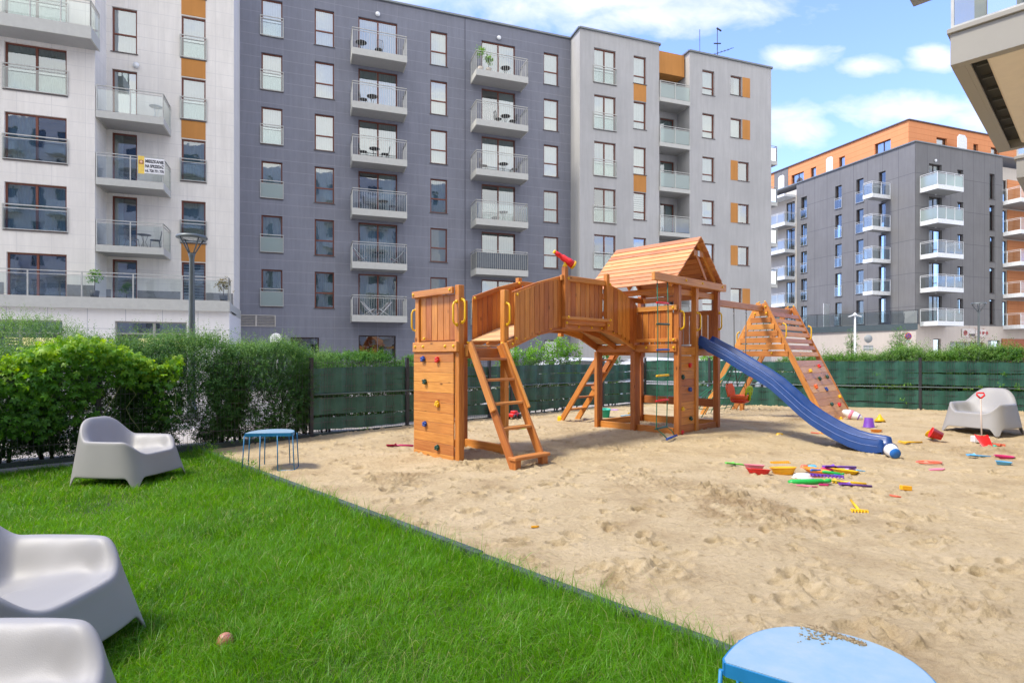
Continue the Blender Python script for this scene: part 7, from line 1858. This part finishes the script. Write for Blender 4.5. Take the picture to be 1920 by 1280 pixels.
toy('bucket', 1752, 824, .12, 20, 'yellow', 'yellow cup pressed behind the red bucket', tilt=(-60, 0), lift=.05)
toy('brick', 1838, 830, .22, -4, 'white', 'white box beside the red shovel at the armchair leg')
toy('star', 1872, 835, .16, 20, 'coral', 'coral star mould near the armchair leg')
toy('mould', 1866, 834, .09, 20, 'teal', 'small teal mould near the armchair leg')
toy('rake', 1709, 831, .36, 185, 'yellow', 'yellow rake between the slide and the right armchair')
toy('bucket', 1629, 801, .19, 0, 'purple', 'purple bucket upside down behind the slide end', tilt=(180, 0), lift=.17)
toy('dish', 1643, 809, .20, 10, 'orange', 'orange dish beside the purple bucket', asp=.5)
toy('cone', 1650, 791, .20, 30, 'yellow', 'yellow boat shaped mould behind the purple bucket')
toy('mould', 1462, 816, .13, 0, 'yellow', 'yellow mould lying alone left of the slide')
toy('shard', 1530, 813, .18, -15, 'coral', 'coral strip behind the slide')
toy('mould', 1541, 813, .10, 0, 'amber', 'small amber mould just behind the slide')
toy('shard', 1003, 989, .07, 20, 'amber', 'small amber fragment alone in the open sand')
toy('shovel', 750, 837, .40, 186, 'magenta', 'pink shovel with pale handle left of the climbing wall')
toy('mould', 978, 803, .18, 0, 'lime', 'lime green dome mould behind the near ladder', h=.45)
toy('dish', 962, 805, .18, 0, 'amber', 'amber dish behind the near ladder beside the lime dome')
toy('bucket', 1136, 782, .20, 0, 'teal', 'teal bucket behind the bridge post of the roofed tower', tilt=(8, 0))
toy('shard', 1150, 768, .30, 0, 'lilac', 'lilac flat plate near the fence behind the tower')
toy('rake', 1176, 780, .30, 10, 'sky', 'light blue rake near the fence behind the tower')
toy('stick', 1180, 776, .18, 60, 'yellow', 'yellow stick toy near the fence behind the tower')
toy('mould', 1640, 822, .07, 0, 'white', 'tiny white lump beside the slide end')
toy('mould', 1315, 907, .045, 0, 'black', 'small dark stone like cap alone in the sand', h=.6)
toy('shard', 1545, 910, .12, 0, 'magenta', 'magenta scrap under the yellow green spoon')
# blue and white bucket on its side at the slide end
p = onsand(1674, 858); t = empty('toy_bucket', Matrix.Translation(p+Vector((0, 0, .085))) @ Matrix.Rotation(R(-12), 4, 'Z') @ Matrix.Rotation(R(-80), 4, 'X') @ Matrix.Scale(.86, 4)); tag(t, 'white bucket with blue base lying on its side at the slide end', 'bucket', GTY)
part('bucket_body', lambda m: m.lathe([(.078, -.09), (.100, .05), (.103, .09), (.095, .09), (.07, -.08), (.0001, -.08)], 26), TC['white'], t)
part('bucket_base', lambda m: m.lathe([(.0001, -.096), (.078, -.096), (.080, -.088), (.0001, -.088)], 26), TC['blue'], t)
part('bucket_rim', lambda m: m.lathe([(.103, .085), (.112, .085), (.112, .105), (.103, .105)], 26), plain('navy_rim', (.01, .04, .16), .4), t)
# long shovel with D handle leaning on the right armchair
p = onsand(1848, 838); t = empty('toy_shovel', Matrix.Translation(p) @ Matrix.Rotation(R(-20), 4, 'Z')); tag(t, 'long red toy shovel with a wooden shaft and D handle standing against the right armchair', 'toy shovel', GTY)
tp0 = Vector((-.03, .05, .16)); tp1 = Vector((.045, .30, .70))
part('shaft', lambda m: m.tube([tp0, tp1], .011, 8), plain('pale_wood_shaft', (.55, .45, .36), .6), t)
part('grip', lambda m: m.tube([tp1, tp1+Vector((-.045, .01, .05)), tp1+Vector((-.04, .02, .085)), tp1+Vector((.045, .02, .085)), tp1+Vector((.05, .01, .05)), tp1], .013, 8), RED, t)
def blade(m):
    g = []
    for i in range(6):
        f = i/5; c = tp0.lerp(Vector((.0, -.10, .0)), f); w_ = .085*(1-.25*f*f)
        g.append([c+Vector((w_*(j/3-1), .035*(j/3-1)**2*1.0, .02*(j/3-1)**2)) for j in range(7)])
    for a, b in zip(g, g[1:]):
        for j in range(6): m.quad([a[j], b[j], b[j+1], a[j+1]], None, .5, True)
part('blade', blade, RED, t)
# toy car by the fence, striped paper plane like float, ball in the grass
p = onsand(964, 785); t = empty('toy_car', Matrix.Translation(p) @ Matrix.Rotation(R(60), 4, 'Z')); tag(t, 'red and black toy car near the fence seen through the near ladder', 'toy car')
part('body', lambda m: (m.box((-.14, -.07, .04), (.14, .07, .12), None, .02), m.box((-.07, -.06, .12), (.06, .06, .17), None, .015)), TC['red'], t)
for sx_ in (-.09, .09):
    for sg in (-1, 1): part('wheel', lambda m: m.lathe([(.0001, -.025), (.05, -.025), (.055, 0), (.05, .025), (.0001, .025)], 12, Matrix.Translation((sx_, sg*.075, .05)) @ Matrix.Rotation(R(90), 4, 'X')), TC['black'], t)
p = onsand(1598, 786); t = empty('toy_float', Matrix.Translation(p+Vector((0, 0, .09))) @ Matrix.Rotation(R(-40), 4, 'Z') @ Matrix.Rotation(R(20), 4, 'Y')); tag(t, 'white and pink striped inflatable toy at the foot of the climbing frame', 'toy')
part('shell', lambda m: m.sphere((0, 0, 0), (.20, .10, .09), 18, 10), TC['white'], t); part('stripe', lambda m: m.lathe([(.099, -.03), (.104, 0), (.099, .03)], 18, Matrix.Rotation(R(90), 4, 'Y') @ Matrix.Translation((0, 0, -.02)), .92, 1.0), TC['pink'], t); part('stripe', lambda m: m.lathe([(.075, -.02), (.080, 0), (.070, .02)], 18, Matrix.Rotation(R(90), 4, 'Y') @ Matrix.Translation((0, 0, .12)), .92, 1.0), TC['purple'], t)
gb = ground(422, 1214, -.03); m = MB(); m.sphere((gb.x, gb.y, .004), .038, 20, 12)
bm_, bnt, bb = newmat('pink_swirl_ball'); tcb = N(bnt, 'ShaderNodeTexCoord'); wv = N(bnt, 'ShaderNodeTexWave', inp={'Scale': 3.2, 'Distortion': 5.0, 'Detail': 2.0}); lk(bnt, tcb.outputs['Generated'], wv.inputs['Vector']); rb = ramp(bnt, [(.35, (.50, .07, .09)), (.6, (.48, .20, .16)), (.8, (.35, .34, .12))]); lk(bnt, wv.outputs['Fac'], rb.inputs['Fac']); lk(bnt, rb.outputs['Color'], bb.inputs['Base Color'])
tag(m.build('rubber_ball', bm_), 'small pink and yellow swirled ball lying in the foreground grass', 'ball')
